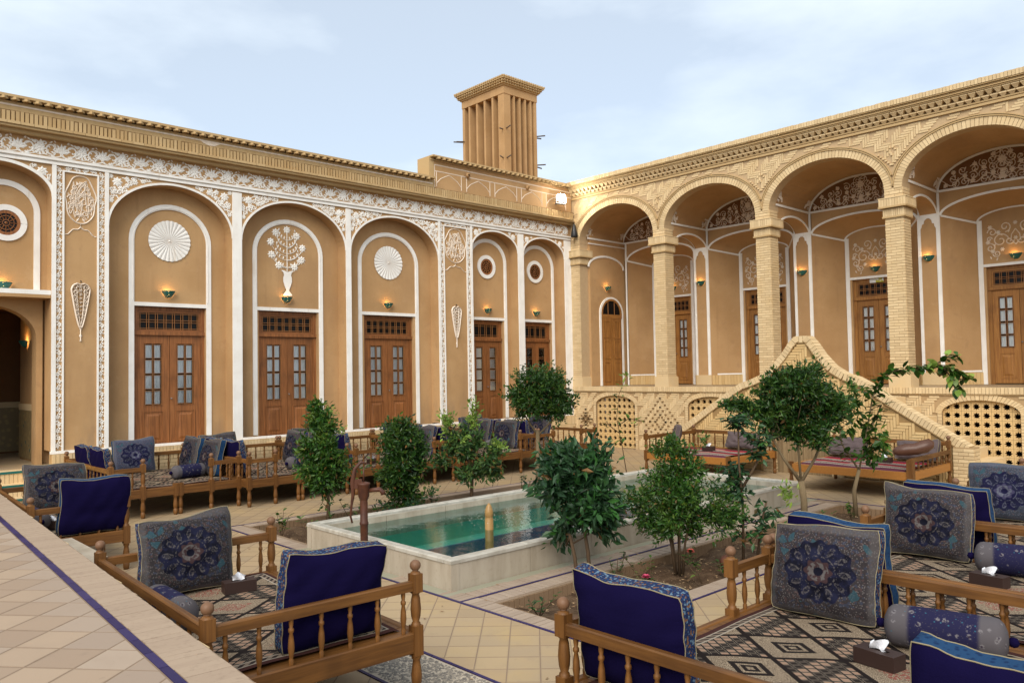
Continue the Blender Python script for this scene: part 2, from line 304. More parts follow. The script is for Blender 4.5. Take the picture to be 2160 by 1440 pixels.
def emis(nm, c, s): return mat(nm, lambda t: {'Base Color': c, 'Emission Color': (*c, 1), 'Emission Strength': s}, .5)
M['bulb'] = emis('warm bulb', (1., .62, .25), 5)
M['flood'] = emis('floodlight led', (1., .97, .9), 90)
M['strip'] = emis('amber step light', (1., .6, .05), 5)
def leafm(nm, c0, c1, c2, tr=.25):
    def f(t):
        i = t.isl(); r = t.orand(); k = t.hsv(t.mix(t.fract(i+r*3.7), c0, c1), t.fract(i*3.31+r)*.9+.6); k = t.mix(t.ss(t.fract(i*5.7+r), .86, .95), k, c2); k = t.mix(t.ss(t.noise(t.pos(), 5, 3), .50, .68)*.55, k, c2); k = t.mix(t.ss(t.fract(i*13.1+r), .975, .985), k, (.20, .10, .03))
        return {'Base Color': k, 'Subsurface Weight': 0.0}
    m = mat(nm, f, .42, .38); nt_ = m.node_tree; b = nt_.nodes['Principled BSDF']; o = nt_.nodes['Material Output']
    tl = nt_.nodes.new('ShaderNodeBsdfTranslucent'); mxs = nt_.nodes.new('ShaderNodeMixShader'); mxs.inputs[0].default_value = tr
    src = b.inputs['Base Color'].links[0].from_socket; nt_.links.new(src, tl.inputs[0])
    nt_.links.new(b.outputs[0], mxs.inputs[1]); nt_.links.new(tl.outputs[0], mxs.inputs[2]); nt_.links.new(mxs.outputs[0], o.inputs['Surface'])
    return m
M['leaf_dark'] = leafm('dark glossy leaf', (.011, .040, .006), (.030, .082, .010), (.085, .145, .018))
M['leaf_mid'] = leafm('mid green leaf', (.016, .058, .007), (.038, .105, .012), (.11, .175, .022))
M['leaf_light'] = leafm('fresh yellow green leaf', (.13, .24, .035), (.24, .34, .06), (.36, .42, .10), .35)
M['leaf_soft'] = leafm('soft green leaf', (.024, .068, .018), (.05, .11, .026), (.13, .19, .04), .3)
M['leaf_blue'] = leafm('dull laurel leaf', (.013, .042, .016), (.032, .076, .03), (.035, .12, .02))
M['bark'] = mat('brown bark', lambda t: {'Base Color': t.mix(t.noise(t.scale(t.pos(), 4, 4, 1), 14, 4), (.13, .085, .05), (.065, .042, .026)), 'Normal': t.bump(t.noise(t.pos(), 60, 3), .5, .006)}, .9, .1)
M['bark_pale'] = mat('pale bark', lambda t: {'Base Color': t.mix(t.noise(t.scale(t.pos(), 4, 4, 1), 14, 4), (.22, .16, .09), (.13, .095, .055)), 'Normal': t.bump(t.noise(t.pos(), 60, 3), .5, .006)}, .9, .1)
M['petal_pink'] = mat('pink petal', (.45, .06, .12), .6, .2)
M['petal_orange'] = mat('coral petal', (.55, .10, .08), .6, .2)
M['reed'] = mat('reed screen', lambda t: t.mix(t.isl(), (.34, .24, .13), (.22, .15, .08)), .85, .15)
M['terracotta'] = mat('terracotta', lambda t: t.mix(t.noise(t.obj(), 9, 3), (.14, .05, .03), (.09, .035, .022)), .6, .25)
def f(t):
    p = t.pos(); x, y, z = t.sep(p); v = t.voro(p, 9, 'Distance'); k = t.mix(t.ss(v, .2, .5), (.34, .24, .10), (.24, .17, .08)); k = t.mix((t.voro(p, 4.3) < .16), k, (.01, .09, .09)); return k
M['dado'] = mat('mosaic dado tile', f, .45, .35)
M['sign'] = mat('room sign', lambda t: t.mix((t.sep(t.obj())[0] > -.02)*(t.voro(t.obj(), 11) < .55), (.66, .66, .62), (.42, .38, .05)), .5, .3)

# ------------------------------------------------------------------ mesh helpers
class MB:
    def __init__(s): s.v, s.f, s.sm, s.mi = [], [], [], []; s.cur = 0
    def face(s, idx, sm=False): s.f.append(idx); s.sm.append(sm); s.mi.append(s.cur)
    def pts(s, ps): n = len(s.v); s.v.extend(ps); return n
    def hexa(s, P):
        n = s.pts(P)
        for q in ((0, 3, 2, 1), (4, 5, 6, 7), (0, 1, 5, 4), (1, 2, 6, 5), (2, 3, 7, 6), (3, 0, 4, 7)): s.face([n+i for i in q])
    def bx(s, x0, y0, z0, x1, y1, z1): s.hexa([(x0, y0, z0), (x1, y0, z0), (x1, y1, z0), (x0, y1, z0), (x0, y0, z1), (x1, y0, z1), (x1, y1, z1), (x0, y1, z1)]); return s
    def obx(s, c, ax, ay, az):      # centre and three half axes
        c, ax, ay, az = map(Vector, (c, ax, ay, az)); s.hexa([tuple(c+i*ax+j*ay+k*az) for k in (-1, 1) for i, j in ((-1, -1), (1, -1), (1, 1), (-1, 1))]); return s
    def prism(s, poly, y0, y1):     # polygon in x,z extruded in y
        k = len(poly); n = s.pts([(a, y0, b) for a, b in poly]+[(a, y1, b) for a, b in poly])
        s.face([n+i for i in range(k)]); s.face([n+k+i for i in reversed(range(k))])
        for i in range(k): j = (i+1) % k; s.face([n+j, n+i, n+k+i, n+k+j])
        return s
    def prismz(s, poly, z0, z1):
        k = len(poly); n = s.pts([(a, b, z0) for a, b in poly]+[(a, b, z1) for a, b in poly])
        s.face([n+i for i in reversed(range(k))]); s.face([n+k+i for i in range(k)])
        for i in range(k): j = (i+1) % k; s.face([n+i, n+j, n+k+j, n+k+i])
        return s
    def lathe(s, prof, n=12, c=(0, 0, 0), a0=0, a1=2*PI, sm=True):
        full = abs(a1-a0-2*PI) < 1e-6; m = n if full else n+1
        b = s.pts([(c[0]+r*math.cos(a0+(a1-a0)*i/n), c[1]+r*math.sin(a0+(a1-a0)*i/n), c[2]+z) for r, z in prof for i in range(m)])
        for k in range(len(prof)-1):
            for i in range(n):
                j = (i+1) % m if full else i+1
                s.face([b+k*m+i, b+k*m+j, b+(k+1)*m+j, b+(k+1)*m+i], sm)
        return s
    def tube(s, P, r, n=8, cap=True, sm=True):
        P = [Vector(p) for p in P]; rs = r if isinstance(r, (list, tuple)) else [r]*len(P); base = None; last = None
        for i, p in enumerate(P):
            d = (P[min(i+1, len(P)-1)]-P[max(i-1, 0)]); d.normalize()
            if last is None: u = d.orthogonal().normalized()
            else: u = (last-d*last.dot(d)); u = u.normalized() if u.length > 1e-5 else d.orthogonal().normalized()
            last = u; q = d.cross(u); b = s.pts([tuple(p+rs[i]*(u*math.cos(2*PI*k/n)+q*math.sin(2*PI*k/n))) for k in range(n)])
            if i:
                for k in range(n): s.face([base+k, base+(k+1) % n, b+(k+1) % n, b+k], sm)
            elif cap: s.face([b+k for k in reversed(range(n))])
            base = b
        if cap: s.face([base+k for k in range(n)])
        return s
    # relief drawn in x,z standing out toward -y
    def ribbon(s, P, wd, h=.014, y=0, taper=0):
        k = len(P); b = len(s.v)
        for i, (x, z) in enumerate(P):
            x0, z0 = P[max(i-1, 0)]; x1, z1 = P[min(i+1, k-1)]; dx, dz = x1-x0, z1-z0; l = math.hypot(dx, dz) or 1; nx, nz = -dz/l, dx/l
            ww = wd/2*(1-taper*i/(k-1)); s.v += [(x+nx*ww, y, z+nz*ww), (x, y-h, z), (x-nx*ww, y, z-nz*ww)]
        for i in range(k-1):
            for j in (0, 1): s.face([b+3*i+j, b+3*i+3+j, b+3*i+4+j, b+3*i+1+j])
        return s
    def band(s, P, wd, h=.02, y=0):   # flat-topped band
        k = len(P); b = len(s.v)
        for i, (x, z) in enumerate(P):
            x0, z0 = P[max(i-1, 0)]; x1, z1 = P[min(i+1, k-1)]; dx, dz = x1-x0, z1-z0; l = math.hypot(dx, dz) or 1; nx, nz = -dz/l, dx/l; ww = wd/2
            s.v += [(x+nx*ww, y, z+nz*ww), (x+nx*ww, y-h, z+nz*ww), (x-nx*ww, y-h, z-nz*ww), (x-nx*ww, y, z-nz*ww)]
        for i in range(k-1):
            for j in range(3): s.face([b+4*i+j, b+4*i+4+j, b+4*i+5+j, b+4*i+1+j])
        s.face([b, b+1, b+2, b+3]); e = b+4*(k-1); s.face([e+3, e+2, e+1, e])
        return s
    def boss(s, x, z, r, h=.02, n=8, y=0, lob=0, nl=5):
        rr = [r*(1+(lob if nl and (i % 2) else 0)) for i in range(n)]
        b = s.pts([(x, y-h, z)]+[(x+rr[i]*math.cos(2*PI*i/n), y, z+rr[i]*math.sin(2*PI*i/n)) for i in range(n)])
        for i in range(n): s.face([b, b+1+(i+1) % n, b+1+i])
        return s
    def petal(s, x, z, a, L, wd, h=.016, y=0):
        c, q = math.cos(a), math.sin(a); b = s.pts([(x, y, z), (x+c*L*.55-q*wd/2, y, z+q*L*.55+c*wd/2), (x+c*L, y, z+q*L), (x+c*L*.55+q*wd/2, y, z+q*L*.55-c*wd/2), (x+c*L*.5, y-h, z+q*L*.5)])
        for i in range(4): s.face([b+4, b+(i+1) % 4, b+i])
        return s
    def flower(s, x, z, r, n=6, h=.018, y=0, a0=0):
        for i in range(n): s.petal(x, z, a0+2*PI*i/n, r, r*.62, h, y)
        return s.boss(x, z, r*.3, h*1.3, 6, y)
    def spiral(s, x, z, r, a0, turns=1.3, d=1, wd=.014, h=.014, y=0, n=16):
        s.ribbon([(x+r*(1-.82*i/n)*math.cos(a0+d*2*PI*turns*i/n), z+r*(1-.82*i/n)*math.sin(a0+d*2*PI*turns*i/n)) for i in range(n+1)], wd, h, y); return s
    def mesh(s, name, mats):
        me = bpy.data.meshes.new(name); me.from_pydata([tuple(v) for v in s.v], [], s.f)
        for m_ in (mats if isinstance(mats, (list, tuple)) else [mats]): me.materials.append(M[m_] if isinstance(m_, str) else m_)
        me.polygons.foreach_set('use_smooth', s.sm)
        if any(s.mi): me.polygons.foreach_set('material_index', s.mi)
        me.update(); return me
def put(name, me, parent=None, loc=(0, 0, 0), rot=(0, 0, 0), scale=None, kind=None, label=None):
    if isinstance(me, tuple): me = me[0].mesh(name, me[1])
    o = bpy.data.objects.new(name, me); col.objects.link(o); o.location = loc; o.rotation_euler = rot
    if scale: o.scale = scale
    if parent: o.parent = parent
    if kind: o['kind'] = kind
    if label: o['label'] = label
    return o
def tag(o, label, cat, group=None):
    o['label'] = label; o['category'] = cat
    if group: o['group'] = group
    return o
def thing(name, label, cat, loc=(0, 0, 0), rz=0, group=None, rx=0):
    o = bpy.data.objects.new(name, None); col.objects.link(o); o.location = loc; o.rotation_euler = (rx, 0, rz); o.empty_display_size = .2
    return tag(o, label, cat, group)
def sub(name, parent, loc=(0, 0, 0), rz=0):
    o = bpy.data.objects.new(name, None); col.objects.link(o); o.location = loc; o.rotation_euler = (0, 0, rz); o.parent = parent; o.empty_display_size = .1
    return o
def arc(cx, zs, hw, rise, n=20, a0=PI, a1=0): return [(cx+hw*math.cos(a0+(a1-a0)*i/n), zs+rise*math.sin(a0+(a1-a0)*i/n)) for i in range(n+1)]
def arch_panel(mb, cx, hw, zs, rise, ztop, y0, y1, n=20, soffit=True):
    """wall plate above an arch, front at y0, back at y1"""
    A = arc(cx, zs, hw, rise, n)
    for i in range(n):
        (xa, za), (xb, zb) = A[i], A[i+1]
        b = mb.pts([(xa, y0, za), (xb, y0, zb), (xb, y0, ztop), (xa, y0, ztop)]); mb.face([b, b+1, b+2, b+3])
        if soffit: c = mb.pts([(xa, y0, za), (xb, y0, zb), (xb, y1, zb), (xa, y1, za)]); mb.face([c, c+3, c+2, c+1], True)
def herring(mb, x0, x1, z0, z1, inside, y, d=.012, L=.2, W=.05, gap=.008, j=.004):
    n1 = int((x1-x0+z1-z0)/W)+30
    for q in range(-40, 41):
        for k in range(-n1, n1):
            ox, oz = x0+k*W+q*L, z0+k*W-q*L
            for hor in (1, 0):
                if hor: a = (ox, oz, ox+L, oz+W)
                else: a = (ox+L, oz+W-L, ox+L+W, oz+W)
                cx, cz = (a[0]+a[2])/2, (a[1]+a[3])/2
                if cx < x0 or cx > x1 or cz < z0 or cz > z1 or not inside(cx, cz): continue
                if not (inside(a[0]+.01, a[1]+.01) and inside(a[2]-.01, a[3]-.01) and inside(a[0]+.01, a[3]-.01) and inside(a[2]-.01, a[1]+.01)): continue
                mb.bx(a[0]+gap/2, y-d-rnd.random()*j, a[1]+gap/2, a[2]-gap/2, y, a[3]-gap/2)
# ================================================================== GROUND
# openings in the courtyard floor: pool shell and two planting beds
PX0, PX1, PY0, PY1, PH = -12.39, -5.06, -9.68, -6.76, .32
BL = (-12.28, -4.9, -6.62, -4.84)      # left bed x0,x1,y0,y1 (soil)
BR = (-12.33, -5.05, -11.36, -10.3)    # right bed
FX0, FX1, FY0, FY1 = -18.0, 0.0, -22.0, 0.0
holes = [(PX0+.05, PX1-.05, PY0+.05, PY1-.05), BL, BR]
def inhole(x, y, m=0):
    return any(a-m < x < b+m and c-m < y < d+m for a, b, c, d in holes)
def rects(x0, x1, y0, y1, hs):
    xs = sorted({x0, x1, *[h[0] for h in hs], *[h[1] for h in hs]}); ys = sorted({y0, y1, *[h[2] for h in hs], *[h[3] for h in hs]})
    for i in range(len(xs)-1):
        for j in range(len(ys)-1):
            cx, cy = (xs[i]+xs[i+1])/2, (ys[j]+ys[j+1])/2
            if not any(a < cx < b and c < cy < d for a, b, c, d in hs): yield xs[i], xs[i+1], ys[j], ys[j+1]
g = MB(); B = 400
for a in ((-B, -18, -B, B), (0, B, -B, B), (-18, 0, -B, -22), (-18, 0, 0, B)): g.pts([]); n = g.pts([(a[0], a[2], -.02), (a[1], a[2], -.02), (a[1], a[3], -.02), (a[0], a[3], -.02)]); g.face([n, n+1, n+2, n+3])
gr = put('ground', (g, 'soil')); gr['kind'] = 'structure'
fl = MB()
for a in rects(FX0, FX1, FY0, FY1, holes): fl.bx(a[0], a[2], -.3, a[1], a[3], .0012)
floor = put('courtyard_floor', (fl, 'grout')); floor['kind'] = 'structure'
# zones: bed surround (brick on edge), pebble strip, blue lines, diagonal tiles elsewhere
BORD = .22
SUR = (-12.56, -4.75, -11.58, -4.62)    # outer rectangle of paving round pool and beds
PEB = (-14.17, -13.61, -12.9, -7.6)
def zone(x, y):
    if SUR[0]-.03 < x < SUR[1]+.03 and SUR[2]-.03 < y < SUR[3]+.03: return 1
    if PEB[0]-.03 < x < PEB[1]+.03 and PEB[2]-.03 < y < PEB[3]+.03: return 2
    return 0
TS = .247; ca = math.cos(PI/4)
tm = MB(); h = TS/2-.005; tm.prismz([(-h, -h), (h, -h), (h, h), (-h, h)], -.004, .0022); tile_me = tm.mesh('tile', 'tile_near')
ang = rad(45.5); c_, s_ = math.cos(ang), math.sin(ang)
def clip(P, a, b, c):        # keep a*x+b*y <= c
    out = []
    for i in range(len(P)):
        p, q = P[i], P[(i+1) % len(P)]; dp, dq = a*p[0]+b*p[1]-c, a*q[0]+b*q[1]-c
        if dp <= 0: out.append(p)
        if dp*dq < 0: t_ = dp/(dp-dq); out.append((p[0]+(q[0]-p[0])*t_, p[1]+(q[1]-p[1])*t_))
    return out
def area(P): return abs(sum(P[i][0]*P[(i+1) % len(P)][1]-P[(i+1) % len(P)][0]*P[i][1] for i in range(len(P))))/2
def minus(P, z):             # convex polygon minus an axis-aligned rectangle -> convex pieces
    x0, x1, y0, y1 = z; out = [clip(P, 1, 0, x0), clip(P, -1, 0, -x1)]; m_ = clip(clip(P, -1, 0, -x0), 1, 0, x1)
    out += [clip(m_, 0, 1, y0), clip(m_, 0, -1, -y1)] if len(m_) > 2 else []
    return [q for q in out if len(q) > 2 and area(q) > .0006]
Z1 = (SUR[0]-.02, SUR[1]+.02, SUR[2]-.02, SUR[3]+.02); Z2 = (PEB[0]-.02, PEB[1]+.02, PEB[2]-.02, PEB[3]+.02)
def vis(x, y, z=0):
    d = Vector((x, y, z))-CAM; zc = d.dot(Fw)
    return zc > .5 and abs(d.dot(Rt)/zc) < .68 and abs(d.dot(Up)/zc) < .47
def camd(x, y): return math.hypot(x-CAM.x, y-CAM.y)
tiles = []
for i in range(-120, 120):
    for j in range(-120, 120):
        x, y = -12+(i*c_-j*s_)*TS, -10+(i*s_+j*c_)*TS
        if not (-16.2 < x < -.02 and -16.5 < y < -.02): continue
        P = [(x+(a_*c_-b_*s_)*h, y+(a_*s_+b_*c_)*h) for a_, b_ in ((-1, -1), (1, -1), (1, 1), (-1, 1))]
        def hits(z): return x+TS > z[0] and x-TS < z[1] and y+TS > z[2] and y-TS < z[3]
        Q = [P]; cut = False
        for z in (Z1, Z2):
            if hits(z): n0 = sum(area(q) for q in Q); Q = [r for q in Q for r in minus(q, z)]; cut = cut or sum(area(q) for q in Q) < n0-1e-5
        if not cut: tiles.append((x, y, None))
        else:
            for q in Q: tiles.append((sum(p[0] for p in q)/len(q), sum(p[1] for p in q)/len(q), q))
tiles.sort(key=lambda q: camd(q[0], q[1])+(0 if vis(q[0], q[1]) else 50))
for x, y, q in tiles[:300]:
    if q is None: put('tile', tile_me, floor, (x, y, rnd.uniform(-.0006, .0006)), (0, 0, ang))
    else: put('tile', (MB().prismz([(p[0]-x, p[1]-y) for p in q], -.004, .0022), 'tile'), floor, (x, y, 0))
tb = MB()
for x, y, q in tiles[300:]:
    z = rnd.uniform(.0030, .0036); P = q or [(x+(a_*c_-b_*s_)*h, y+(a_*s_+b_*c_)*h) for a_, b_ in ((-1, -1), (1, -1), (1, 1), (-1, 1))]
    n = tb.pts([(p[0], p[1], z) for p in P]); tb.face([n+i for i in range(len(P))])
put('far_tile_paving', (tb, 'tile'), floor, kind='stuff')
# blue line tiles
bt = MB().bx(-.118, -.013, -.004, .118, .013, .008).mesh('blue_line_tile', 'bluetile')
def blueline(x0, y0, x1, y1, z=0, me=bt, step=.24, par=floor):
    L = math.hypot(x1-x0, y1-y0); k = int(L/step); a = math.atan2(y1-y0, x1-x0)
    for i in range(k): t_ = (i+.5)/k; put('blue_tile', me, par, (x0+(x1-x0)*t_, y0+(y1-y0)*t_, z), (0, 0, a))
for q in ((SUR[0], SUR[2], SUR[0], SUR[3]), (SUR[0], SUR[3], SUR[1], SUR[3]), (SUR[0], SUR[2], SUR[1], SUR[2]), (SUR[1], SUR[2], SUR[1], SUR[3]), (SUR[0], -10.02, -5.2, -10.02), (SUR[0], -6.72, PX0-.05, -6.72), (PEB[0], PEB[2], PEB[0], PEB[3]), (PEB[1], PEB[2], PEB[1], PEB[3])): blueline(*q)
# brick-on-edge surround
bb = MB().bx(-.032, -.098, -.05, .032, .098, .006).mesh('brick', 'tile_pink'); brk = []
def brickrow(x0, y0, x1, y1, w=.07, me=bb, z=0, extra=0):
    L = math.hypot(x1-x0, y1-y0); k = int(L/w); a = math.atan2(y1-y0, x1-x0)
    for i in range(k): t_ = (i+.5)/k; brk.append((x0+(x1-x0)*t_, y0+(y1-y0)*t_, a+extra))
brickrow(SUR[0]+.12, SUR[2]+.03, SUR[0]+.12, SUR[3]-.03)
brickrow(BR[0], -10.16, -5.0, -10.16); brickrow(BR[0], -9.9, -5.0, -9.9); brickrow(BR[0], -11.47, -5.0, -11.47)
brickrow(BL[0], -4.73, -5.0, -4.73); brickrow(BL[0], -6.69+.0, PX0, -6.69)
brk.sort(key=lambda q: camd(q[0], q[1])+(0 if vis(q[0], q[1]) else 50))
for x, y, a in brk[:290]: put('brick', bb, floor, (x, y, rnd.uniform(-.001, .002)), (0, 0, a))
fb = MB()
for x, y, a in brk[290:]: c1, s1 = math.cos(a), math.sin(a); fb.obx((x, y, -.02), (.032*c1, .032*s1, 0), (-.098*s1, .098*c1, 0), (0, 0, .026))
put('far_brick_edging', (fb, 'tile_pink'), floor, kind='stuff')
# plain stone apron round the pool
ap = MB()
ap.bx(PX0-.15, PY0-.14, -.003, PX0-.01, PY1+.02, .007); ap.bx(PX0-.15, PY0-.14, -.003, PX1+.25, PY0-.02, .0075); ap.bx(PX1+.01, PY0, -.003, PX1+.28, PY1, .007)
put('pool_apron', (ap, 'turq_floor'), floor)
# pebbles
pb = MB().bx(PEB[0]+.02, PEB[2], -.003, PEB[1]-.02, PEB[3], .002); pbed = put('pebble_bed', (pb, 'pebble_bed'), floor)
pm = MB()
for i in range(5200):
    x, y = rnd.uniform(PEB[0]+.04, PEB[1]-.04), rnd.uniform(-12.4, -9.0); r = rnd.uniform(.008, .02); a = rnd.random()*PI; e = rnd.uniform(.45, .8)
    b = pm.pts([(x, y, .002+r*.5)]+[(x+r*math.cos(t_)*math.cos(a)-e*r*math.sin(t_)*math.sin(a), y+r*math.cos(t_)*math.sin(a)+e*r*math.sin(t_)*math.cos(a), .002) for t_ in [2*PI*k/6 for k in range(6)]])
    for k in range(6): pm.face([b, b+1+k, b+1+(k+1) % 6], True)
put('pebbles', (pm, 'pebble'), floor, kind='stuff')
fal = MB()
for i in range(70):
    x, y = rnd.uniform(-14.1, -5), rnd.choice((rnd.uniform(-12.6, -11.4), rnd.uniform(-10.2, -9.75), rnd.uniform(-6.5, -3.6))); a = rnd.random()*6; r = rnd.uniform(.012, .028)
    n = fal.pts([(x+r*math.cos(a), y+r*math.sin(a), .012), (x+r*.4*math.cos(a+1.6), y+r*.4*math.sin(a+1.6), .007), (x-r*math.cos(a), y-r*math.sin(a), .016), (x-r*.4*math.cos(a+1.6), y-r*.4*math.sin(a+1.6), .008)]); fal.face([n, n+1, n+2, n+3])
put('fallen_leaves', (fal, 'chip'), floor, kind='stuff')
# planting beds: soil sheets, brick kerb walls, litter
for nm, bd in (('planting_bed', BL), ('planting_bed', BR)):
    sm = MB(); nx, ny = 60, 12; b = len(sm.v)
    for j in range(ny+1):
        for i in range(nx+1):
            x = bd[0]+(bd[1]-bd[0])*i/nx; y = bd[2]+(bd[3]-bd[2])*j/ny
            sm.v.append((x, y, -.11+.025*math.sin(x*5+y*3)+.018*math.sin(x*11-y*7)+rnd.uniform(-.012, .012)))
    for j in range(ny):
        for i in range(nx): q = b+j*(nx+1)+i; sm.face([q, q+1, q+nx+2, q+nx+1], True)
    s = put(nm, (sm, 'soil')); s['kind'] = 'structure'
    lt = MB()
    for i in range(900):
        x, y = rnd.uniform(bd[0]+.03, bd[1]-.03), rnd.uniform(bd[2]+.03, bd[3]-.03); z = -.085+.025*math.sin(x*5+y*3)+.018*math.sin(x*11-y*7); a = rnd.random()*6; r = rnd.uniform(.008, .024)
        n = lt.pts([(x+r*math.cos(a), y+r*math.sin(a), z+rnd.uniform(0, .01)), (x+r*.4*math.cos(a+1.6), y+r*.4*math.sin(a+1.6), z), (x-r*math.cos(a), y-r*math.sin(a), z+rnd.uniform(0, .012)), (x-r*.4*math.cos(a+1.6), y-r*.4*math.sin(a+1.6), z+.006)]); lt.face([n, n+1, n+2, n+3])
    put('leaf_litter', (lt, 'chip'), s, kind='stuff')
    kb = MB().bx(-.031, -.012, -.15, .031, .02, .001).mesh('brick', 'brick_bed')
    for (x0, y0, x1, y1, ex) in ((bd[0], bd[3], bd[1], bd[3], 0), (bd[0], bd[2], bd[0], bd[3], PI), (bd[1], bd[2], bd[1], bd[3], 0)):
        L = math.hypot(x1-x0, y1-y0); k = int(L/.068); a = math.atan2(y1-y0, x1-x0)
        if abs(x1-x0) > .1: ex = PI
        else: ex = PI if x0 == bd[0] else 0
        for i in range(k):
            t_ = (i+.5)/k; x, y = x0+(x1-x0)*t_, y0+(y1-y0)*t_
            if bd is BL and x > -9: continue
            put('brick', kb, s, (x, y, rnd.uniform(-.006, 0)), (0, 0, a+ex))
# ------------------------------------------------------------------ raised terrace at left
TZ = .88
ex = lambda y: -15.44-(.40/7.6)*(-5.1-y)
tp = MB(); tp.prismz([(ex(-3.6), -3.6), (ex(-22), -22), (-26, -22), (-26, -3.6)][::-1], 0, TZ-.0015)
terr = put('raised_terrace', (tp, 'grout')); terr['kind'] = 'structure'
sw = MB()
for q in range(11):
    y0 = -22+q*1.67
    for r_ in range(12): sw.obx(((ex(y0)+ex(y0+1.66))/2-.002, y0+.835, .04+r_*.07), (.006, 0, 0), (0, .82, 0), (0, 0, .031))
put('side_brick_courses', (sw, 'brick'), terr, kind='stuff')
ed = (ex(-12)-ex(-5))/(-7); ea = math.atan2(1, ed)
bt2 = MB().bx(-.12, -.021, -.004, .12, .021, .004).mesh('blue_line_tile', 'bluetile')
for i in range(50):
    y = -16+i*.245
    if y > -4: break
    put('blue_tile', bt2, terr, (ex(y)-.245, y, TZ), (0, 0, math.atan2(1, ed)))
eb = MB().bx(-.0324, -.106, -.07, .0324, .106, .0).mesh('edge_brick', 'edge_brick')
for i in range(175):
    y = -16+i*.066
    if y > -3.7: break
    put('brick', eb, terr, (ex(y)-.112+rnd.uniform(-.004, .004), y, TZ+rnd.uniform(.001, .003)), (0, 0, math.atan2(1, ed)+rnd.uniform(-.012, .012)))
pt_me = MB().prismz([(-h, -h), (h, -h), (h, h), (-h, h)], -.004, .003).mesh('tile', 'tile_near_pink')
pang = rad(40.5); c2, s2 = math.cos(pang), math.sin(pang); pts_ = []
k_e = .40/7.6; c_e = ex(0)-.275      # edge line x = ex(y)
for i in range(-60, 60):
    for j in range(-60, 60):
        x, y = -16.26+(i*c2-j*s2)*TS, -10.69+(i*s2+j*c2)*TS
        if y > -3.9 or y < -17 or x < -20: continue
        P = [(x+(a_*c2-b_*s2)*h, y+(a_*s2+b_*c2)*h) for a_, b_ in ((-1, -1), (1, -1), (1, 1), (-1, 1))]
        Q = clip(P, 1, -k_e, c_e)
        if len(Q) < 3 or area(Q) < .0006: continue
        pts_.append((x, y, None) if area(Q) > area(P)-1e-5 else (sum(p[0] for p in Q)/len(Q), sum(p[1] for p in Q)/len(Q), Q))
pts_.sort(key=lambda q: camd(q[0], q[1])+(0 if vis(q[0], q[1], TZ) else 50))
for x, y, q in pts_[:300]:
    if q is None: put('tile', pt_me, terr, (x, y, TZ-.0034+rnd.uniform(-.0006, .0006)), (0, 0, pang))
    else: put('tile', (MB().prismz([(p[0]-x, p[1]-y) for p in q], -.004, .003), 'tile_pink'), terr, (x, y, TZ-.0034))
tb = MB()
for x, y, q in pts_[300:]:
    P = q or [(x+(a_*c2-b_*s2)*h, y+(a_*s2+b_*c2)*h) for a_, b_ in ((-1, -1), (1, -1), (1, 1), (-1, 1))]; n = tb.pts([(p[0], p[1], TZ-.0003) for p in P]); tb.face([n+i for i in range(len(P))])
put('far_tile_paving', (tb, 'tile_pink'), terr, kind='stuff')
st = MB().bx(ex(-7.9)-.02, -8.75, 0, ex(-7.9)+.33, -7.35, .62)
st.bx(ex(-7.9)-.02, -8.72, .622, ex(-7.9)+.34, -7.36, .66)
sto = put('stone_step', (st, 'stone')); tag(sto, 'grey stone step block beside the raised terrace edge', 'step')
# ================================================================== POOL
pool = thing('pool', 'long low travertine pool with pale marble rim and teal water', 'pool', (0, 0, 0))
wt = .12
def slabrow(x0, y0, x1, y1, nx, ny, k, nm):
    for i in range(k):
        a, b = i/k, (i+1)/k; gx = .003
        X0, X1, Y0, Y1 = x0+(x1-x0)*a, x0+(x1-x0)*b, y0+(y1-y0)*a, y0+(y1-y0)*b
        if nx: put('stone_slab', (MB().bx(min(X0, X0+nx*wt), min(Y0, Y1)+gx, 0, max(X0, X0+nx*wt), max(Y0, Y1)-gx, PH-.045), 'stone'), pool)
        else: put('stone_slab', (MB().bx(min(X0, X1)+gx, min(Y0, Y0+ny*wt), 0, max(X0, X1)-gx, max(Y0, Y0+ny*wt), PH-.045), 'stone'), pool)
slabrow(PX0+.09, PY0, PX1-.09, PY0, 0, 1, 7, 's'); slabrow(PX0+.09, PY1, PX1-.09, PY1, 0, -1, 7, 's')
slabrow(PX0, PY0+.02, PX0, PY1-.02, 1, 0, 4, 's'); slabrow(PX1, PY0+.02, PX1, PY1-.02, -1, 0, 4, 's')
for cx, cy in ((PX0+.045, PY0+.045), (PX1-.045, PY0+.045), (PX0+.045, PY1-.045), (PX1-.045, PY1-.045)): put('corner_stone', (MB().bx(cx-.052, cy-.052, 0, cx+.052, cy+.052, PH-.046), 'stone'), pool)
def rimpiece(x0, y0, x1, y1):
    m = MB(); z0, z1 = PH-.045, PH; b = .012
    n = m.pts([(x0, y0, z0), (x1, y0, z0), (x1, y1, z0), (x0, y1, z0), (x0, y0, z1-b), (x1, y0, z1-b), (x1, y1, z1-b), (x0, y1, z1-b), (x0+b, y0+b, z1), (x1-b, y0+b, z1), (x1-b, y1-b, z1), (x0+b, y1-b, z1)])
    for q in ((0, 3, 2, 1), (8, 9, 10, 11), (0, 1, 5, 4), (1, 2, 6, 5), (2, 3, 7, 6), (3, 0, 4, 7), (4, 5, 9, 8), (5, 6, 10, 9), (6, 7, 11, 10), (7, 4, 8, 11)): m.face([n+i for i in q])
    put('rim_stone', (m, 'rim'), pool)
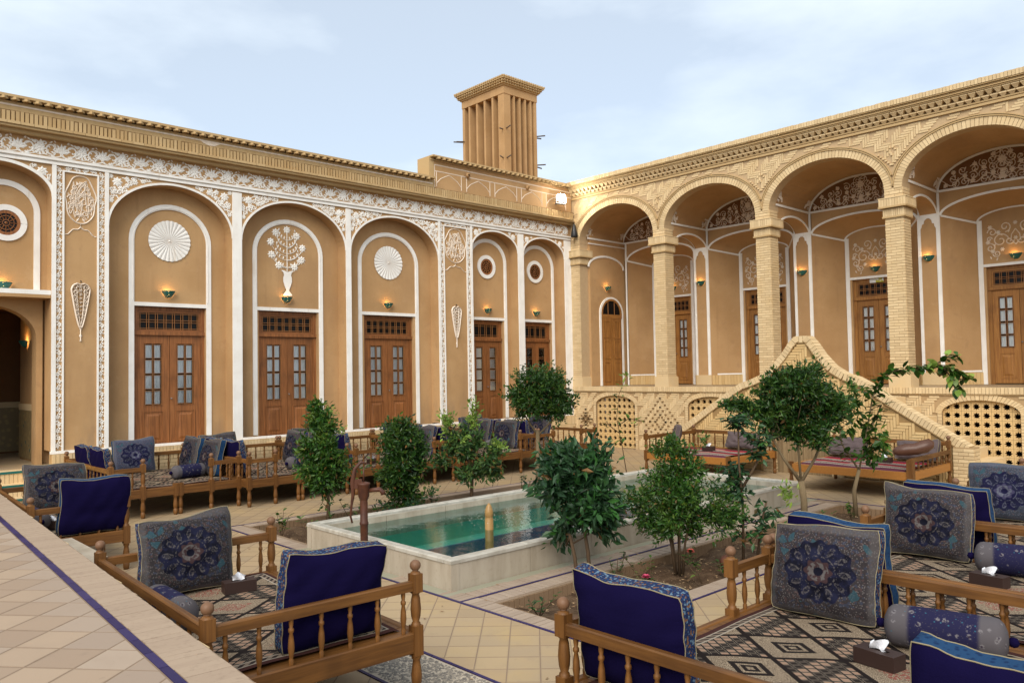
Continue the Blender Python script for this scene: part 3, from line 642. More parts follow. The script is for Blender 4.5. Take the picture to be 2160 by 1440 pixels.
for i in range(7):
    xa, xb = PX0+(PX1-PX0)*i/7, PX0+(PX1-PX0)*(i+1)/7
    rimpiece(xa+.0015-(.012 if i == 0 else 0), PY0-.012, xb-.0015+(.012 if i == 6 else 0), PY0+.11); rimpiece(xa+.0015-(.012 if i == 0 else 0), PY1-.11, xb-.0015+(.012 if i == 6 else 0), PY1+.012)
for i in range(3):
    ya, yb = PY0+.112+(PY1-PY0-.224)*i/3, PY0+.112+(PY1-PY0-.224)*(i+1)/3
    rimpiece(PX0-.012, ya+.0015, PX0+.11, yb-.0015); rimpiece(PX1-.11, ya+.0015, PX1+.012, yb-.0015)
ix0, ix1, iy0, iy1 = PX0+wt, PX1-wt, PY0+wt, PY1-wt
ln = MB(); ln.bx(PX0+.06, PY0+.06, -.95, PX1-.06, iy0, -.001); ln.bx(PX0+.06, iy1, -.95, PX1-.06, PY1-.06, -.001); ln.bx(PX0+.06, iy0, -.95, ix0, iy1, -.001); ln.bx(ix1, iy0, -.95, PX1-.06, iy1, -.001)
ln.bx(ix0, iy1-.35, -.95, ix1, iy1, -.22); ln.bx(ix0, iy0, -.95, ix0+.55, iy1-.35, -.30)
put('lining', (ln, 'pool_wall'), pool)
put('pool_floor', (MB().bx(ix0+.0, iy0, -.99, ix1, iy1, -.90), 'pool_floor'), pool)
stp = MB().bx(ix0, iy1-.40, -.62, ix1, iy1-.351, -.20); put('blue_stripe', (stp, 'pool_blue'), pool)
wm = MB(); n = wm.pts([(ix0+.001, iy0+.001, .20), (ix1-.001, iy0+.001, .20), (ix1-.001, iy1-.001, .20), (ix0+.001, iy1-.001, .20)]); wm.face([n, n+1, n+2, n+3])
wo = put('water', (wm, 'water')); wo['kind'] = 'structure'
ft = thing('fountain_jet', 'short yellow onyx fountain column standing in the pool water', 'fountain', (-10.71, -8.35, -.83))
put('column', (MB().lathe([(.055, 0), (.055, 1.16), (.05, 1.17), (.05, 1.19), (.056, 1.2), (.054, 1.26), (.03, 1.33), (.008, 1.36), (0, 1.36)], 14), 'brass'), ft)
sp = MB()
for i in range(90):
    a, r = rnd.random()*6.28, rnd.uniform(.05, .45); z = rnd.uniform(.205, .28)*(1.15-r*.5); q = rnd.uniform(.003, .007); c = (r*math.cos(a), r*math.sin(a), z+.9)
    sp.lathe([(0, -q), (q, 0), (0, q)], 4, c)
put('spray_drops', (sp, 'rim'), ft, kind='stuff')
# hand pump
hp = thing('hand_pump', 'rust red cast iron hand pump at the near end of the pool', 'pump', (-12.56, -8.35, 0))
put('standpipe', (MB().lathe([(.06, 0), (.06, .03), (.043, .04), (.043, .52), (.05, .53), (.05, .55), (.043, .56), (.043, .80)], 16), 'rust'), hp)
put('pump_head', (MB().lathe([(.043, .80), (.062, .84), (.066, .96), (.072, .97), (.072, .985), (.06, .99), (.03, 1.0), (.0, 1.0)], 16), 'rust'), hp)
put('spout', (MB().tube([(.04, -.03, .90), (.14, -.10, .91), (.17, -.12, .88), (.175, -.125, .85)], [.022, .026, .028, .03], 10), 'rust'), hp)
put('pump_rod', (MB().tube([(0, 0, .99), (0, 0, 1.16)], .009, 8), 'rust'), hp)
put('handle', (MB().tube([(.03, -.02, 1.20), (-.02, .015, 1.22), (-.075, .055, 1.15), (-.10, .07, 1.0), (-.095, .068, .86), (-.11, .08, .74), (-.12, .085, .62), (-.105, .075, .55)], [.012, .018, .022, .028, .02, .013, .012, .01], 10), 'rust'), hp)
put('handle_bracket', (MB().obx((-.06, .04, .98), (.045, -.03, 0), (.008, .012, 0), (0, 0, .05)), 'rust'), hp)
# ================================================================== DOORS, LAMPS
def slab_leaf(mb, x0, x1, z0, z1, gx0, gx1, gz0, gz1, y=0, t=.045):
    mb.bx(x0, y, z0, gx0, y+t, z1); mb.bx(gx1, y, z0, x1, y+t, z1); mb.bx(gx0, y, gz1, gx1, y+t, z1); mb.bx(gx0, y, z0, gx1, y+t, gz0)
dcache = {}
def door(parent, loc, Wd, H, wood='door', cols=2, rows=4, tcols=7, trows=2, tr=.44, single=False):
    key = (Wd, H, wood, cols, rows, tcols, trows, tr)
    d = sub('door', parent, loc)
    if key not in dcache:
        P = []; hw = Wd/2; ft_ = .075; zt = H-tr
        m = MB(); m.bx(-hw, -.02, 0, -hw+ft_, .07, H); m.bx(hw-ft_, -.02, 0, hw, .07, H); m.bx(-hw+ft_, -.018, H-ft_, hw-ft_, .07, H)
        m.bx(-hw-.02, -.05, zt-.07, hw+.02, .06, zt+.0); P.append(('frame', m.mesh('frame', wood+'_z'), (0, 0, 0)))
        # transom
        tx0, tx1, tz0, tz1 = -hw+ft_+.04, hw-ft_-.04, zt+.045, H-ft_-.045
        m = MB(); m.bx(-hw+ft_, 0, zt, hw-ft_, .04, tz0); m.bx(-hw+ft_, 0, tz1, hw-ft_, .04, H-ft_); m.bx(-hw+ft_, 0, tz0, tx0, .04, tz1); m.bx(tx1, 0, tz0, hw-ft_, .04, tz1); P.append(('transom_frame', m.mesh('transom_frame', wood+'_x'), (0, 0, 0)))
        pw, ph = (tx1-tx0)/tcols, (tz1-tz0)/trows
        pm_ = MB().bx(-pw/2+.006, 0, -ph/2+.006, pw/2-.006, .008, ph/2-.006).mesh('pane', 'glass_dark')
        for i in range(tcols):
            for j in range(trows): P.append(('pane', pm_, (tx0+pw*(i+.5), .028, tz0+ph*(j+.5))))
        m = MB()
        for i in range(tcols+1):
            for s_ in (-1, 1):
                xx = tx0+pw*i+s_*pw*.13
                if tx0 < xx < tx1: m.bx(xx-.0045, .006, tz0, xx+.0045, .02, tz1)
        for j in range(trows+1):
            for s_ in (-1, 1):
                zz = tz0+ph*j+s_*ph*.13
                if tz0 < zz < tz1: m.bx(tx0, .004, zz-.0045, tx1, .0185, zz+.0045)
        P.append(('transom_lattice', m.mesh('transom_lattice', 'bar'), (0, 0, 0)))
        # leaves
        lx = hw-ft_; zl1 = zt-.07; gz0, gz1 = zl1*.385, zl1*.925
        for s_ in (-1, 1):
            a, b = (-lx, -.004) if s_ < 0 else (.004, lx); lw = b-a; gx0, gx1 = a+lw*.225, a+lw*.775
            m = MB(); slab_leaf(m, a, b, .02, zl1, gx0, gx1, gz0, gz1)
            m.bx(gx0-.012, -.008, gz1, gx1+.012, 0, gz1+.014); m.bx(gx0-.012, -.008, gz0-.014, gx1+.012, 0, gz0)
            P.append(('leaf', m.mesh('leaf', wood+'_z'), (0, 0, 0)))
            pz0, pz1 = .14, gz0-.13; m = MB(); q0, q1 = a+lw*.2, b-lw*.2
            m.band([(q0, pz0), (q1, pz0), (q1, pz1), (q0, pz1), (q0, pz0)], .022, .012, 0)
            n_ = m.pts([(q0+.05, -.002, pz0+.05), (q1-.05, -.002, pz0+.05), (q1-.05, -.002, pz1-.05), (q0+.05, -.002, pz1-.05), (q0+.085, -.016, pz0+.085), (q1-.085, -.016, pz0+.085), (q1-.085, -.016, pz1-.085), (q0+.085, -.016, pz1-.085)])
            for q in ((0, 1, 5, 4), (1, 2, 6, 5), (2, 3, 7, 6), (3, 0, 4, 7), (4, 5, 6, 7)): m.face([n_+i for i in q])
            P.append(('raised_panel', m.mesh('raised_panel', wood+'_z'), (0, 0, 0)))
            pw, ph = (gx1-gx0)/cols, (gz1-gz0)/rows
            pm_ = MB().bx(-pw/2+.008, 0, -ph/2+.008, pw/2-.008, .006, ph/2-.008).mesh('pane', 'glass')
            for i in range(cols):
                for j in range(rows): P.append(('pane', pm_, (gx0+pw*(i+.5), .02, gz0+ph*(j+.5))))
            m = MB()
            for i in range(cols+1):
                for e in (-1, 1):
                    xx = gx0+pw*i+e*.016
                    if gx0 <= xx-.004 and xx+.004 <= gx1: m.bx(xx-.004, .002, gz0, xx+.004, .016, gz1)
            for j in range(rows+1):
                for e in (-1, 1):
                    zz = gz0+ph*j+e*.02
                    if gz0 <= zz-.004 and zz+.004 <= gz1: m.bx(gx0, .001, zz-.004, gx1, .0145, zz+.004)
            P.append(('glazing_bars', m.mesh('glazing_bars', 'bar'), (0, 0, 0)))
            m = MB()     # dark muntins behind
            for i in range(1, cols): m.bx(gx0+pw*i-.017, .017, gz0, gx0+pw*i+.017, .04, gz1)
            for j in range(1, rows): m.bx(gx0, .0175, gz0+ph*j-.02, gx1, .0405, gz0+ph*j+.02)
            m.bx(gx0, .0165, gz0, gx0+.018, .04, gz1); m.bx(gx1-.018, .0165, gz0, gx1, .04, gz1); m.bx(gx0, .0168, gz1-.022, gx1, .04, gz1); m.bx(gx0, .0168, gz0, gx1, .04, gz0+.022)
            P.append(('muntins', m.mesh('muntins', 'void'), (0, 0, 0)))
            m = MB(); k = 48; n_ = m.pts([p for i in range(k+1) for p in ((gx0+.02+(gx1-gx0-.04)*i/k, .046+.006*math.sin(i*.8)+.004*math.sin(i*.3), gz0), (gx0+.02+(gx1-gx0-.04)*i/k, .046+.006*math.sin(i*.8+.4)+.004*math.sin(i*.3), gz1-.03))])
            for i in range(k): m.face([n_+2*i, n_+2*i+2, n_+2*i+3, n_+2*i+1], True)
            P.append(('curtain', m.mesh('curtain', 'curtain'), (0, 0, 0)))
        P.append(('handle', MB().lathe([(0, 0), (.012, .0), (.016, .012), (.01, .03), (0, .034)], 10).mesh('handle', 'steel'), (.03, -.012, zl1*.44)))
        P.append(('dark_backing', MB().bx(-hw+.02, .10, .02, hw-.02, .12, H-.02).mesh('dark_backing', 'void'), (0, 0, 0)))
        dcache[key] = P
    for nm, me, l in dcache[key]:
        put(nm, me, d, l, (PI/2, 0, 0) if nm == 'handle' else (0, 0, 0))
    return d
sconce_me = {}
def sconce(loc, rz, label, energy=1.1, sc_=1.0, wallsize='round'):
    t = thing('wall_sconce', label, 'wall lamp', loc, rz, 'glowing teal wall sconces')
    if not sconce_me:
        prof = [(.002, -.13), (.03, -.125), (.07, -.10), (.105, -.055), (.125, -.012), (.128, 0), (.118, 0), (.115, -.012), (.095, -.052), (.06, -.092), (.02, -.112)]
        sconce_me['b'] = MB().lathe(prof, 18, (0, 0, 0), PI, 2*PI).mesh('bowl', 'sconce')
        sconce_me['r'] = MB().lathe([(.122, -.008), (.131, -.008), (.131, .004), (.122, .004)], 18, (0, 0, 0), PI, 2*PI).mesh('rim', 'turq')
        sconce_me['u'] = MB().lathe([(0, -.05), (.018, -.045), (.024, -.02), (.012, .005), (0, .01)], 10, (-.03, -.05, -.03)).mesh('bulb', 'bulb')
    for nm, k in (('bowl', 'b'), ('rim', 'r'), ('bulb', 'u')): put(nm, sconce_me[k], t)
    l = bpy.data.lights.new('sconce_light', 'POINT'); l.energy = energy; l.color = (1, .55, .2); l.shadow_soft_size = .03
    lo = bpy.data.objects.new('sconce_light', l); col.objects.link(lo); lo.parent = t; lo.location = (-.03, -.055, -.005)
    return t
# ================================================================== LEFT WING (facade on y = 0, facing -y)
ZB, ZF = .92, 6.2
LW = thing('courtyard_house', 'tall mud plastered courtyard wing with white stucco niches and carved wooden doors', 'house')
big = [(-11.63, 1.19), (-8.97, 1.245), (-6.29, 1.28)]; small = [(-3.03, .83), (-1.13, .83)]; entry = (-14.6, .82)
bays = [(c, hw, 5.08, .93) for c, hw in big]+[(c, hw, 5.5, .52) for c, hw in small]+[(entry[0], entry[1], 5.5, .52)]
ND = .33     # niche depth
wl = MB()
for c, hw, zs, rise in bays: arch_panel(wl, c, hw, zs, rise, 6.08, 0, ND, 28)
piers = [(-22.0, -15.42), (-13.78, -12.82), (-10.44, -10.215), (-7.725, -7.57), (-5.01, -3.86), (-2.2, -1.96), (-.3, .0)]
for a, b in piers: wl.bx(a, 0, ZB, b, ND+.2, 6.08)
wl.bx(-22.0, 0, 6.08, 0, ND+.2, 6.62)
wl.bx(-22.0, ND+.2, 0, -15.1, ND+.6, 7.1)
wl.bx(-13.82, ND+.2, 0, 0.5, ND+.6, 6.6)
put('wall', (wl, 'plaster'), LW)
# niche backs with door openings
dspec = [(-11.56, 1.40, .78, 3.62, 7, 2, .76), (-8.99, 1.42, .78, 3.63, 7, 2, .80), (-6.3, 1.45, .78, 3.63, 7, 2, .84), (-3.05, 1.12, .80, 3.62, 4, 1, .66), (-1.13, 1.14, .80, 3.62, 4, 1, .66)]
for (c, hw, zs, rise), (dc, dw, z0, z1, tc_, tr_, iw) in zip(bays[:5], dspec):
    m = MB(); D2 = ND+.2
    m.bx(c-hw-.05, ND, ZB-.05, dc-dw/2, D2-.001, 6.1); m.bx(dc+dw/2, ND, ZB-.05, c+hw+.05, D2-.001, 6.1); m.bx(dc-dw/2, ND, z1, dc+dw/2, D2-.001, 6.1)
    put('niche_back', (m, 'plaster'), LW)
    small_ = hw < 1
    izs, ir = (4.92, .72) if not small_ else (5.22, .60)
    f_ = MB(); iw2 = iw
    P = [(dc-iw2, ZB), (dc-iw2, izs)]+arc(dc, izs, iw2, ir, 24)[1:-1]+[(dc+iw2, izs), (dc+iw2, ZB)]
    f_.band(P, .10, .025, ND+.0); put('niche_arch_frame', (f_, 'white'), LW)
    f_ = MB(); P2 = [(dc-iw2+.028, z1+.1)]+[(dc-iw2+.028, izs)]+arc(dc, izs, iw2-.028, ir-.028, 24)[1:-1]+[(dc+iw2-.028, izs), (dc+iw2-.028, z1+.1)]; f_.ribbon(P2, .02, .012, ND-.025); put('frame_bead', (f_, 'white'), LW)
    put('lintel_band', (MB().bx(dc-iw2+.05, ND-.022, z1, dc+iw2-.05, ND+.1, z1+.075), 'white'), LW)
    door(LW, (dc, ND+.09, z0), dw, z1-z0, 'door', 2 if not small_ else 1, 4, tc_, tr_, .50)
    e = MB(); A = [(c-hw+.015, ZB)]+[(c-hw+.015, zs)]+arc(c, zs, hw-.005, rise-.0, 30)[1:-1]+[(c+hw-.015, zs), (c+hw-.015, ZB)]
    e.band(arc(c, zs, hw+.022, rise+.022, 30), .042, .02, 0); put('arch_moulding', (e, 'white'), LW)
# entry bay: upper niche and dark passage
ec, eh = entry
m = MB(); m.bx(-15.5, ND, 3.78, -13.7, ND+.19, 6.1); put('niche_back', (m, 'plaster'), LW)
f_ = MB(); f_.band([(-14.98, 3.8), (-14.98, 5.22)]+arc(-14.46, 5.22, .52, .5, 24)[1:-1]+[(-13.94, 5.22), (-13.94, 3.8)], .10, .025, ND); put('niche_arch_frame', (f_, 'white'), LW)
e = MB(); e.band(arc(ec, 5.5, eh+.03, .55, 30), .055, .022, 0); put('arch_moulding', (e, 'white'), LW)
put('lintel_band', (MB().bx(-15.42, .0, 3.72, -13.782, ND-.001, 3.80), 'white'), LW)
pa = MB(); arch_panel(pa, -14.66, .74, 2.95, .58, 3.72, .42, .75, 22); pa.bx(-15.5, .42, .5, -15.4, .75, 3.72); pa.bx(-13.92, .42, .5, -13.82, .75, 3.72); pa.bx(-15.6, .0, 3.66, -13.785, .43, 3.718)
pa.bx(-13.84, .75, .5, -13.6, 2.1, 3.9); pa.bx(-15.75, .75, .5, -15.48, 2.1, 3.9)
put('passage_wall', (pa, 'plaster'), LW)
hv = MB(); hv.bx(-13.6, 2.1, .5, -12.0, 2.2, 3.9); hv.bx(-18.0, 2.1, .5, -15.5, 2.2, 3.9); hv.bx(-18, 3.6, .5, -12, 3.8, 3.9); hv.bx(-12.1, 2.2, .5, -12.0, 7.2, 3.9); hv.bx(-18.1, 2.2, .5, -18.0, 7.2, 3.9); hv.bx(-18, .75, 3.62, -12, 7.3, 3.8)
put('shade_toned_hall', (hv, 'lunette'), LW)  # dark lunette colour on the hall walls stands in for deep shade
put('passage_floor', (MB().bx(-15.5, .12, .3, -13.62, 2.1, .66).bx(-18, 2.1, .3, -12, 7.2, .66), 'tile'), LW)
for q in ((-13.86, .76, -13.841, 2.1), (-17.9, 3.56, -12.2, 3.599)): put('mosaic_dado', (MB().bx(q[0], q[1], .70, q[2], q[3], 1.62), 'dado'), LW)
da = MB(); da.bx(-13.865, .76, 1.621, -13.841, 2.1, 1.74); da.bx(-17.9, 3.55, 1.621, -12.2, 3.599, 1.74); put('dado_cap', (da, 'brick'), LW)
put('room_sign', (MB().bx(-.17, -.01, -.07, .17, 0, .07), 'sign'), LW, (-14.75, 3.59, 3.0))
for i in range(3):
    z = .64-.2*i; y1 = .1-.3*i
    bs = MB()
    for q in range(26): bs.bx(-15.4+q*.064, y1-.3, z-.2, -15.4+q*.064+.058, y1, z-.02)
    put('step_bricks', (bs, 'brick'), LW, kind='stuff')
    put('step_tread', (MB().bx(-15.42, y1-.29, z-.02, -13.74, y1+.02, z), 'brick'), LW); put('step_nosing', (MB().bx(-15.42, y1-.315, z-.035, -13.74, y1-.291, z+.002), 'turq'), LW)
sl_ = tag(put('step_light', (MB().bx(-.05, -.02, -.02, .05, 0, .02), 'strip')), 'small amber light set in the top entrance step', 'step light'); sl_.location = (-14.02, -.22, .60)
l = bpy.data.lights.new('step_light_lamp', 'POINT'); l.energy = 1.2; l.color = (1, .6, .08); l.shadow_soft_size = .02; lo = bpy.data.objects.new('step_light_lamp', l); col.objects.link(lo); lo.parent = sl_; lo.location = (0, -.06, .03)
# white pilasters
for i, (a, b) in enumerate(piers):
    if i in (0, 1, 4): continue
    put('pilaster', (MB().bx(a+.012, -.03, ZB, b-.012, 0, 6.06), 'white'), LW)
orn = MB()
def vine(mb, x, z0, z1, wdt, hor=False, y=-.002):
    n = int(abs(z1-z0)/.125)
    for i in range(n):
        z = z0+(z1-z0)*(i+.5)/n; s_ = 1 if i % 2 else -1
        def q(a, b): return (z+b, x+a) if hor else (x+a, z+b)
        hh = .02
        for k in range(5):
            a = k*2*PI/5+i; px, pz = q(s_*wdt*.12, 0); mb.petal(px, pz, a, .047, .032, hh, y)
        px, pz = q(-s_*wdt*.3, .05); mb.boss(px, pz, .02, hh, 6, y); px, pz = q(-s_*wdt*.32, -.02); mb.petal(px, pz, 1.2+s_, .04, .022, hh, y)
        P = [q(s_*wdt*.36*math.sin(t_*PI), -.06+.12*t_) for t_ in (0, .25, .5, .75, 1)]; mb.ribbon(P, .014, .014, y)
for a, b in (piers[1], piers[4]):
    wd = b-a; m = MB(); tl = .075
    for q0, q1 in ((a+.005, a+tl), (b-tl, b-.005)): m.bx(q0, -.03, ZB, q1, 0, 6.1)
    for q0, q1 in ((a+.175, a+.205), (b-.205, b-.175)): m.bx(q0, -.028, ZB, q1, 0, 5.98)
    m.bx(a+.175, -.0285, 5.98, b-.175, 0, 6.01); put('pilaster_frame', (m, 'white'), LW)
    for xx in (a+.125, b-.125):
        m = MB(); vine(m, xx, ZB+.03, 6.06, .08); put('vine_strip', (m, 'white'), LW, kind='stuff')
    m = MB(); vine(m, 6.055, a+.2, b-.2, .06, True); put('vine_strip', (m, 'white'), LW, kind='stuff')
    # pointed medallion
    c = (a+b)/2; m = MB(); hw = (b-a)/2-.225; zt, zb = 5.94, 5.06; zc = (zt+zb)/2; Pm = []
    for k in range(41):
        t_ = k/40; a_ = PI/2-t_*PI; r = hw*(abs(math.cos(a_))**.8); z = zc+(zt-zc)*math.copysign(abs(math.sin(a_))**1.25, math.sin(a_)); r *= 1+.05*math.sin(t_*PI*6); Pm.append((r, z))
    for s_ in (-1, 1):
        m.ribbon([(c+s_*r, z) for r, z in Pm], .024, .02, -.001)
        m.ribbon([(c+s_*(hw*1.02)*t_, zb-.06-.16*t_-.02*math.sin(t_*PI*3)) for t_ in [k/14 for k in range(15)]], .02, .016, -.001)
        m.ribbon([(c, zb), (c, zb-.06)], .014, .014, -.001)
        for (cx, cz, r, a0, tr_, d) in ((.11, 5.62, .085, PI, 1.1, -s_), (.17, 5.52, .06, 0, 1.2, s_), (.06, 5.45, .06, PI/2, 1.0, s_), (.15, 5.36, .06, PI, 1.2, -s_), (.10, 5.72, .05, -PI/2, 1.1, s_), (.07, 5.25, .05, 0, 1.2, -s_), (.19, 5.42, .05, PI/2, 1.0, s_)):
            m.spiral(c+s_*cx*hw/.26, cz, r, a0 if s_ > 0 else PI-a0, tr_, d, .019, .017, -.001)
        m.petal(c+s_*.03, 5.73, PI/2-s_*.4, .12, .04, .015, -.001); m.petal(c+s_*.02, 5.17, -PI/2+s_*.6, .10, .035, .015, -.001)
    for (ax_, az_, na, nb, z0_) in ((.72, .27, 1, 2, 5.50), (.50, .33, 1, 3, 5.50), (.85, .16, 2, 3, 5.45), (.38, .36, 2, 1, 5.5)):
        m.ribbon([(c+ax_*hw*math.sin(na*q*2*PI/60), z0_+az_*math.sin(nb*q*2*PI/60+.9)) for q in range(61)], .014, .014, -.001)
    for z in (5.80, 5.6, 5.40, 5.22): m.flower(c, z, .045, 6, .016, -.001)
    put('medallion', (m, 'stucco'), LW)
# base white band and brick plinth
m = MB(); m.bx(-13.79, -.035, ZB-.05, -0.0, 0, ZB-.001); put('base_band', (m, 'white'), LW)
m = MB(); m.bx(-13.8, -.10, 0, 0, .0, ZB-.052); put('plinth', (m, 'mortar'), LW)
pb_ = MB()
x = -13.78
while x < -.05:
    pb_.bx(x, -.118, ZB-.30, x+.058, -.1, ZB-.058); x += .066
for r_ in range(8):
    x = -13.78+(.1 if r_ % 2 else 0)
    while x < -.2: pb_.bx(x, -.114, ZB-.37-.068*(r_+1)+.068, x+.195, -.1, ZB-.37-.068*(r_+1)+.062+.068); x += .205
put('plinth_bricks', (pb_, 'brick'), LW, kind='stuff')
for c, dw in ((-11.56, 1.5), (-8.99, 1.5), (-6.3, 1.5)):
    put('door_sill', (MB().bx(c-dw/2, -.14, ZB-.2, c+dw/2, ND+.1, ZB-.135), 'brick'), LW)
# ---- frieze
wb = MB(); wb.bx(-22.0, -.035, 6.085, 0, 0, 6.125); wb.bx(-22.0, -.055, 6.16, 0, 0, 6.205); wb.bx(-22.0, -.02, 6.125, 0, 0, 6.16); put('frieze_moulding', (wb, 'white'), LW)
def motif():
    m = MB(); h_ = .16; Pd = .345; r5 = random.Random(3)
    for q in range(46):
        x, z = r5.uniform(-.34, .34), r5.uniform(-.125, .125); m.petal(x, z, r5.random()*6.28, r5.uniform(.045, .075), .03, .016)
    for k in range(7):
        a = PI/2+(k-3)*.42; m.petal(0, -.06, a, .19-abs(k-3)*.014, .055, .028)
    m.boss(0, .015, .035, .03, 4); m.flower(0, -.055, .045, 6, .02)
    for s_ in (-1, 1):
        m.spiral(s_*.15, .01, .115, -PI/2, .95, s_, .028, .024, n=20)
        m.ribbon([(s_*.15*math.cos(t_), -.105-.035*math.sin(t_*2)) for t_ in [k*.157 for k in range(11)]], .024, .02)
        m.spiral(s_*.26, -.07, .06, PI/2, 1.1, -s_, .024, .02, n=14); m.spiral(s_*.27, .09, .05, -PI/2, 1.1, s_, .024, .02, n=14)
        m.petal(s_*.2, .10, PI/2+s_*.9, .08, .035); m.petal(s_*.12, -.11, -PI/2+s_*1.1, .07, .03); m.petal(s_*.09, .12, PI/2-s_*.6, .06, .03); m.petal(s_*.22, -.01, s_*.2 if s_ > 0 else PI-.2, .07, .03)
    m.flower(Pd, .0, .10, 7, .028); m.petal(Pd, .05, PI/2, .09, .05); m.petal(Pd, -.06, -PI/2, .08, .04)
    for s_ in (-1, 1): m.petal(Pd+s_*.03, .05, PI/2+s_*.8, .09, .04); m.petal(Pd+s_*.03, -.05, -PI/2+s_*.8, .07, .035)
    m.ribbon([(-.345+.069*k, -.128+.018*math.sin(k*1.57)) for k in range(11)], .014, .014)
    return m.mesh('frieze_motif', 'white')
mo = motif(); x = -21.9
while x < -.3: put('frieze_motif', mo, LW, (x, -.002, 6.365), scale=(1, .55, 1)); x += .69
# ---- spandrel ornament
def spandrel(c, hw, zs, rise, ztop, seed, side):
    sf = 1 if hw > 1 else .72; m = MB(); st_ = .074*sf
    def ins(x, z, mg=.05):
        dx = abs(x-c)
        if dx > hw-mg*.5 or z > ztop-mg: return False
        a = hw+.058+mg; b = rise+.058+mg
        if z < zs-.25: return False
        t_ = (dx/a)**2+((z-zs)/b)**2 if z > zs else dx/(hw+.02)
        return t_ > 1.0
    for s_ in (side,):
        if ins(c+s_*(hw-.15), ztop-.15): m.flower(c+s_*(hw-.15), ztop-.15, .10, 8, .028); m.flower(c+s_*(hw-.15), ztop-.15, .06, 8, .034, a0=.4)
    r2 = random.Random(seed)
    nx = int(hw/st_)+1; nz = int((ztop-zs+.3)/st_)+1
    for i in range(nx):
        for j in range(nz):
            dx = hw-.05-i*st_+r2.uniform(-.02, .02); z = ztop-.06-j*st_+r2.uniform(-.02, .02); kind = (i+2*j) % 4; a0 = r2.random()*6.28; d = r2.choice((-1, 1)); an = r2.random()*6.28
            for s_ in (side,):
                x = c+s_*dx
                if not ins(x, z, .02) or (abs(dx-(hw-.15)) < .11 and abs(z-(ztop-.15)) < .11): continue
                A = a0 if s_ > 0 else PI-a0
                if kind == 0: m.flower(x, z, .056*sf, 6, .026)
                elif kind in (1, 2): m.spiral(x, z, .052*sf, A, 1.25, d*s_, .024*sf, .022, n=12); m.petal(x, z, A+2, .075*sf, .036*sf, .024)
                else: m.petal(x, z, A, .075*sf, .035*sf, .022); m.petal(x, z, A+2.2, .065*sf, .03*sf, .02); m.boss(x, z, .02, .02, 5)
    return m
for i, (c, hw, zs, rise) in enumerate(bays):
    for sd_ in (-1, 1): put('spandrel_ornament', (spandrel(c, hw, zs, rise, 6.085, 20+i, sd_), 'white'), LW, (0, -.001, 0), scale=(1, .55, 1), kind='stuff')
# ---- discs, windows, flower vase, sconces
for cx, cz in ((-11.59, 4.95), (-6.31, 4.94)):
    m = MB(); nR = 28; R_ = .41
    for k in range(nR):
        a0, a1 = 2*PI*(k+.04)/nR, 2*PI*(k+.96)/nR; am = (a0+a1)/2
        b = m.pts([(cx+.02*math.cos(am), ND-.012, cz+.02*math.sin(am)), (cx+R_*math.cos(a0), ND-.014, cz+R_*math.sin(a0)), (cx+(R_+.006)*math.cos(am), ND-.026, cz+(R_+.006)*math.sin(am)), (cx+R_*math.cos(a1), ND-.014, cz+R_*math.sin(a1))]); m.face([b, b+1, b+2]); m.face([b, b+2, b+3])
    m.boss(cx, cz, .03, .04, 10, ND); b = m.pts([(cx+R_*math.cos(2*PI*k/40), ND-.004, cz+R_*math.sin(2*PI*k/40)) for k in range(40)]); m.cur = 1; m.face([b+k for k in reversed(range(40))])
    put('radial_disc', (m, ['white', 'cream']), LW)
for cx, cz, r_ in ((-3.08, 5.09, .23), (-1.2, 5.09, .23), (-14.42, 5.0, .23)):
    m = MB(); m.band([(cx+(r_+.045)*math.cos(2*PI*k/36), cz+(r_+.045)*math.sin(2*PI*k/36)) for k in range(37)], .10, .03, ND); put('oculus_surround', (m, 'white'), LW)
    m = MB(); m.band([(cx+(r_-.03)*math.cos(2*PI*k/30), cz+(r_-.03)*math.sin(2*PI*k/30)) for k in range(31)], .06, .018, ND)
    for k in range(12): a = 2*PI*k/12; m.ribbon([(cx+.05*math.cos(a), cz+.05*math.sin(a)), (cx+.18*math.cos(a), cz+.18*math.sin(a))], .014, .012, ND-.004)
    for rr in (.055, .125): m.band([(cx+rr*math.cos(2*PI*k/24), cz+rr*math.sin(2*PI*k/24)) for k in range(25)], .012, .012, ND-.002)
    m.boss(cx, cz, .03, .02, 8, ND); put('oculus_lattice', (m, 'door_z'), LW)
    m = MB(); b = m.pts([(cx+.2*math.cos(2*PI*k/30), ND-.002, cz+.2*math.sin(2*PI*k/30)) for k in range(30)]); m.face([b+k for k in reversed(range(30))]); put('oculus_glass', (m, 'glass_dark'), LW)
vs_ = MB(); vc, vz = -9.02, 3.98; y_ = ND-.001
vp = [(0, .0), (.10, .0), (.11, .02), (.045, .10), (.035, .13), (.075, .22), (.105, .32), (.105, .40), (.085, .46), (.10, .52), (.15, .56), (.13, .57), (.06, .555), (0, .53)]
b = vs_.pts([(vc+r, y_-.02, vz+z) for r, z in vp]+[(vc-r, y_-.02, vz+z) for r, z in reversed(vp[1:-1])]); vs_.face([b+i for i in range(len(vp)*2-2)])
put('stucco_vase', (vs_, 'white'), LW)
bq = MB()
for s_ in (-1, 1):
    for k in range(5):
        z0 = .64+k*.15; P = [(vc+s_*(.30*math.sin(t_*1.45)*(1-.08*k)), vz+z0+.16*t_*t_+.03*t_) for t_ in [q/4 for q in range(5)]]
        bq.ribbon(P, .014, .014, y_)
        for q in P[1:]: bq.petal(q[0], q[1], PI/2+s_*.2, .085, .034, .02, y_)
bq.ribbon([(vc, vz+.54), (vc, vz+1.48)], .018, .018, y_)
flw = [(0, 1.48), (-.27, 1.40), (.24, 1.36), (-.39, 1.18), (.38, 1.10), (-.37, .90), (.36, .83), (-.20, .67), (.18, .65)]
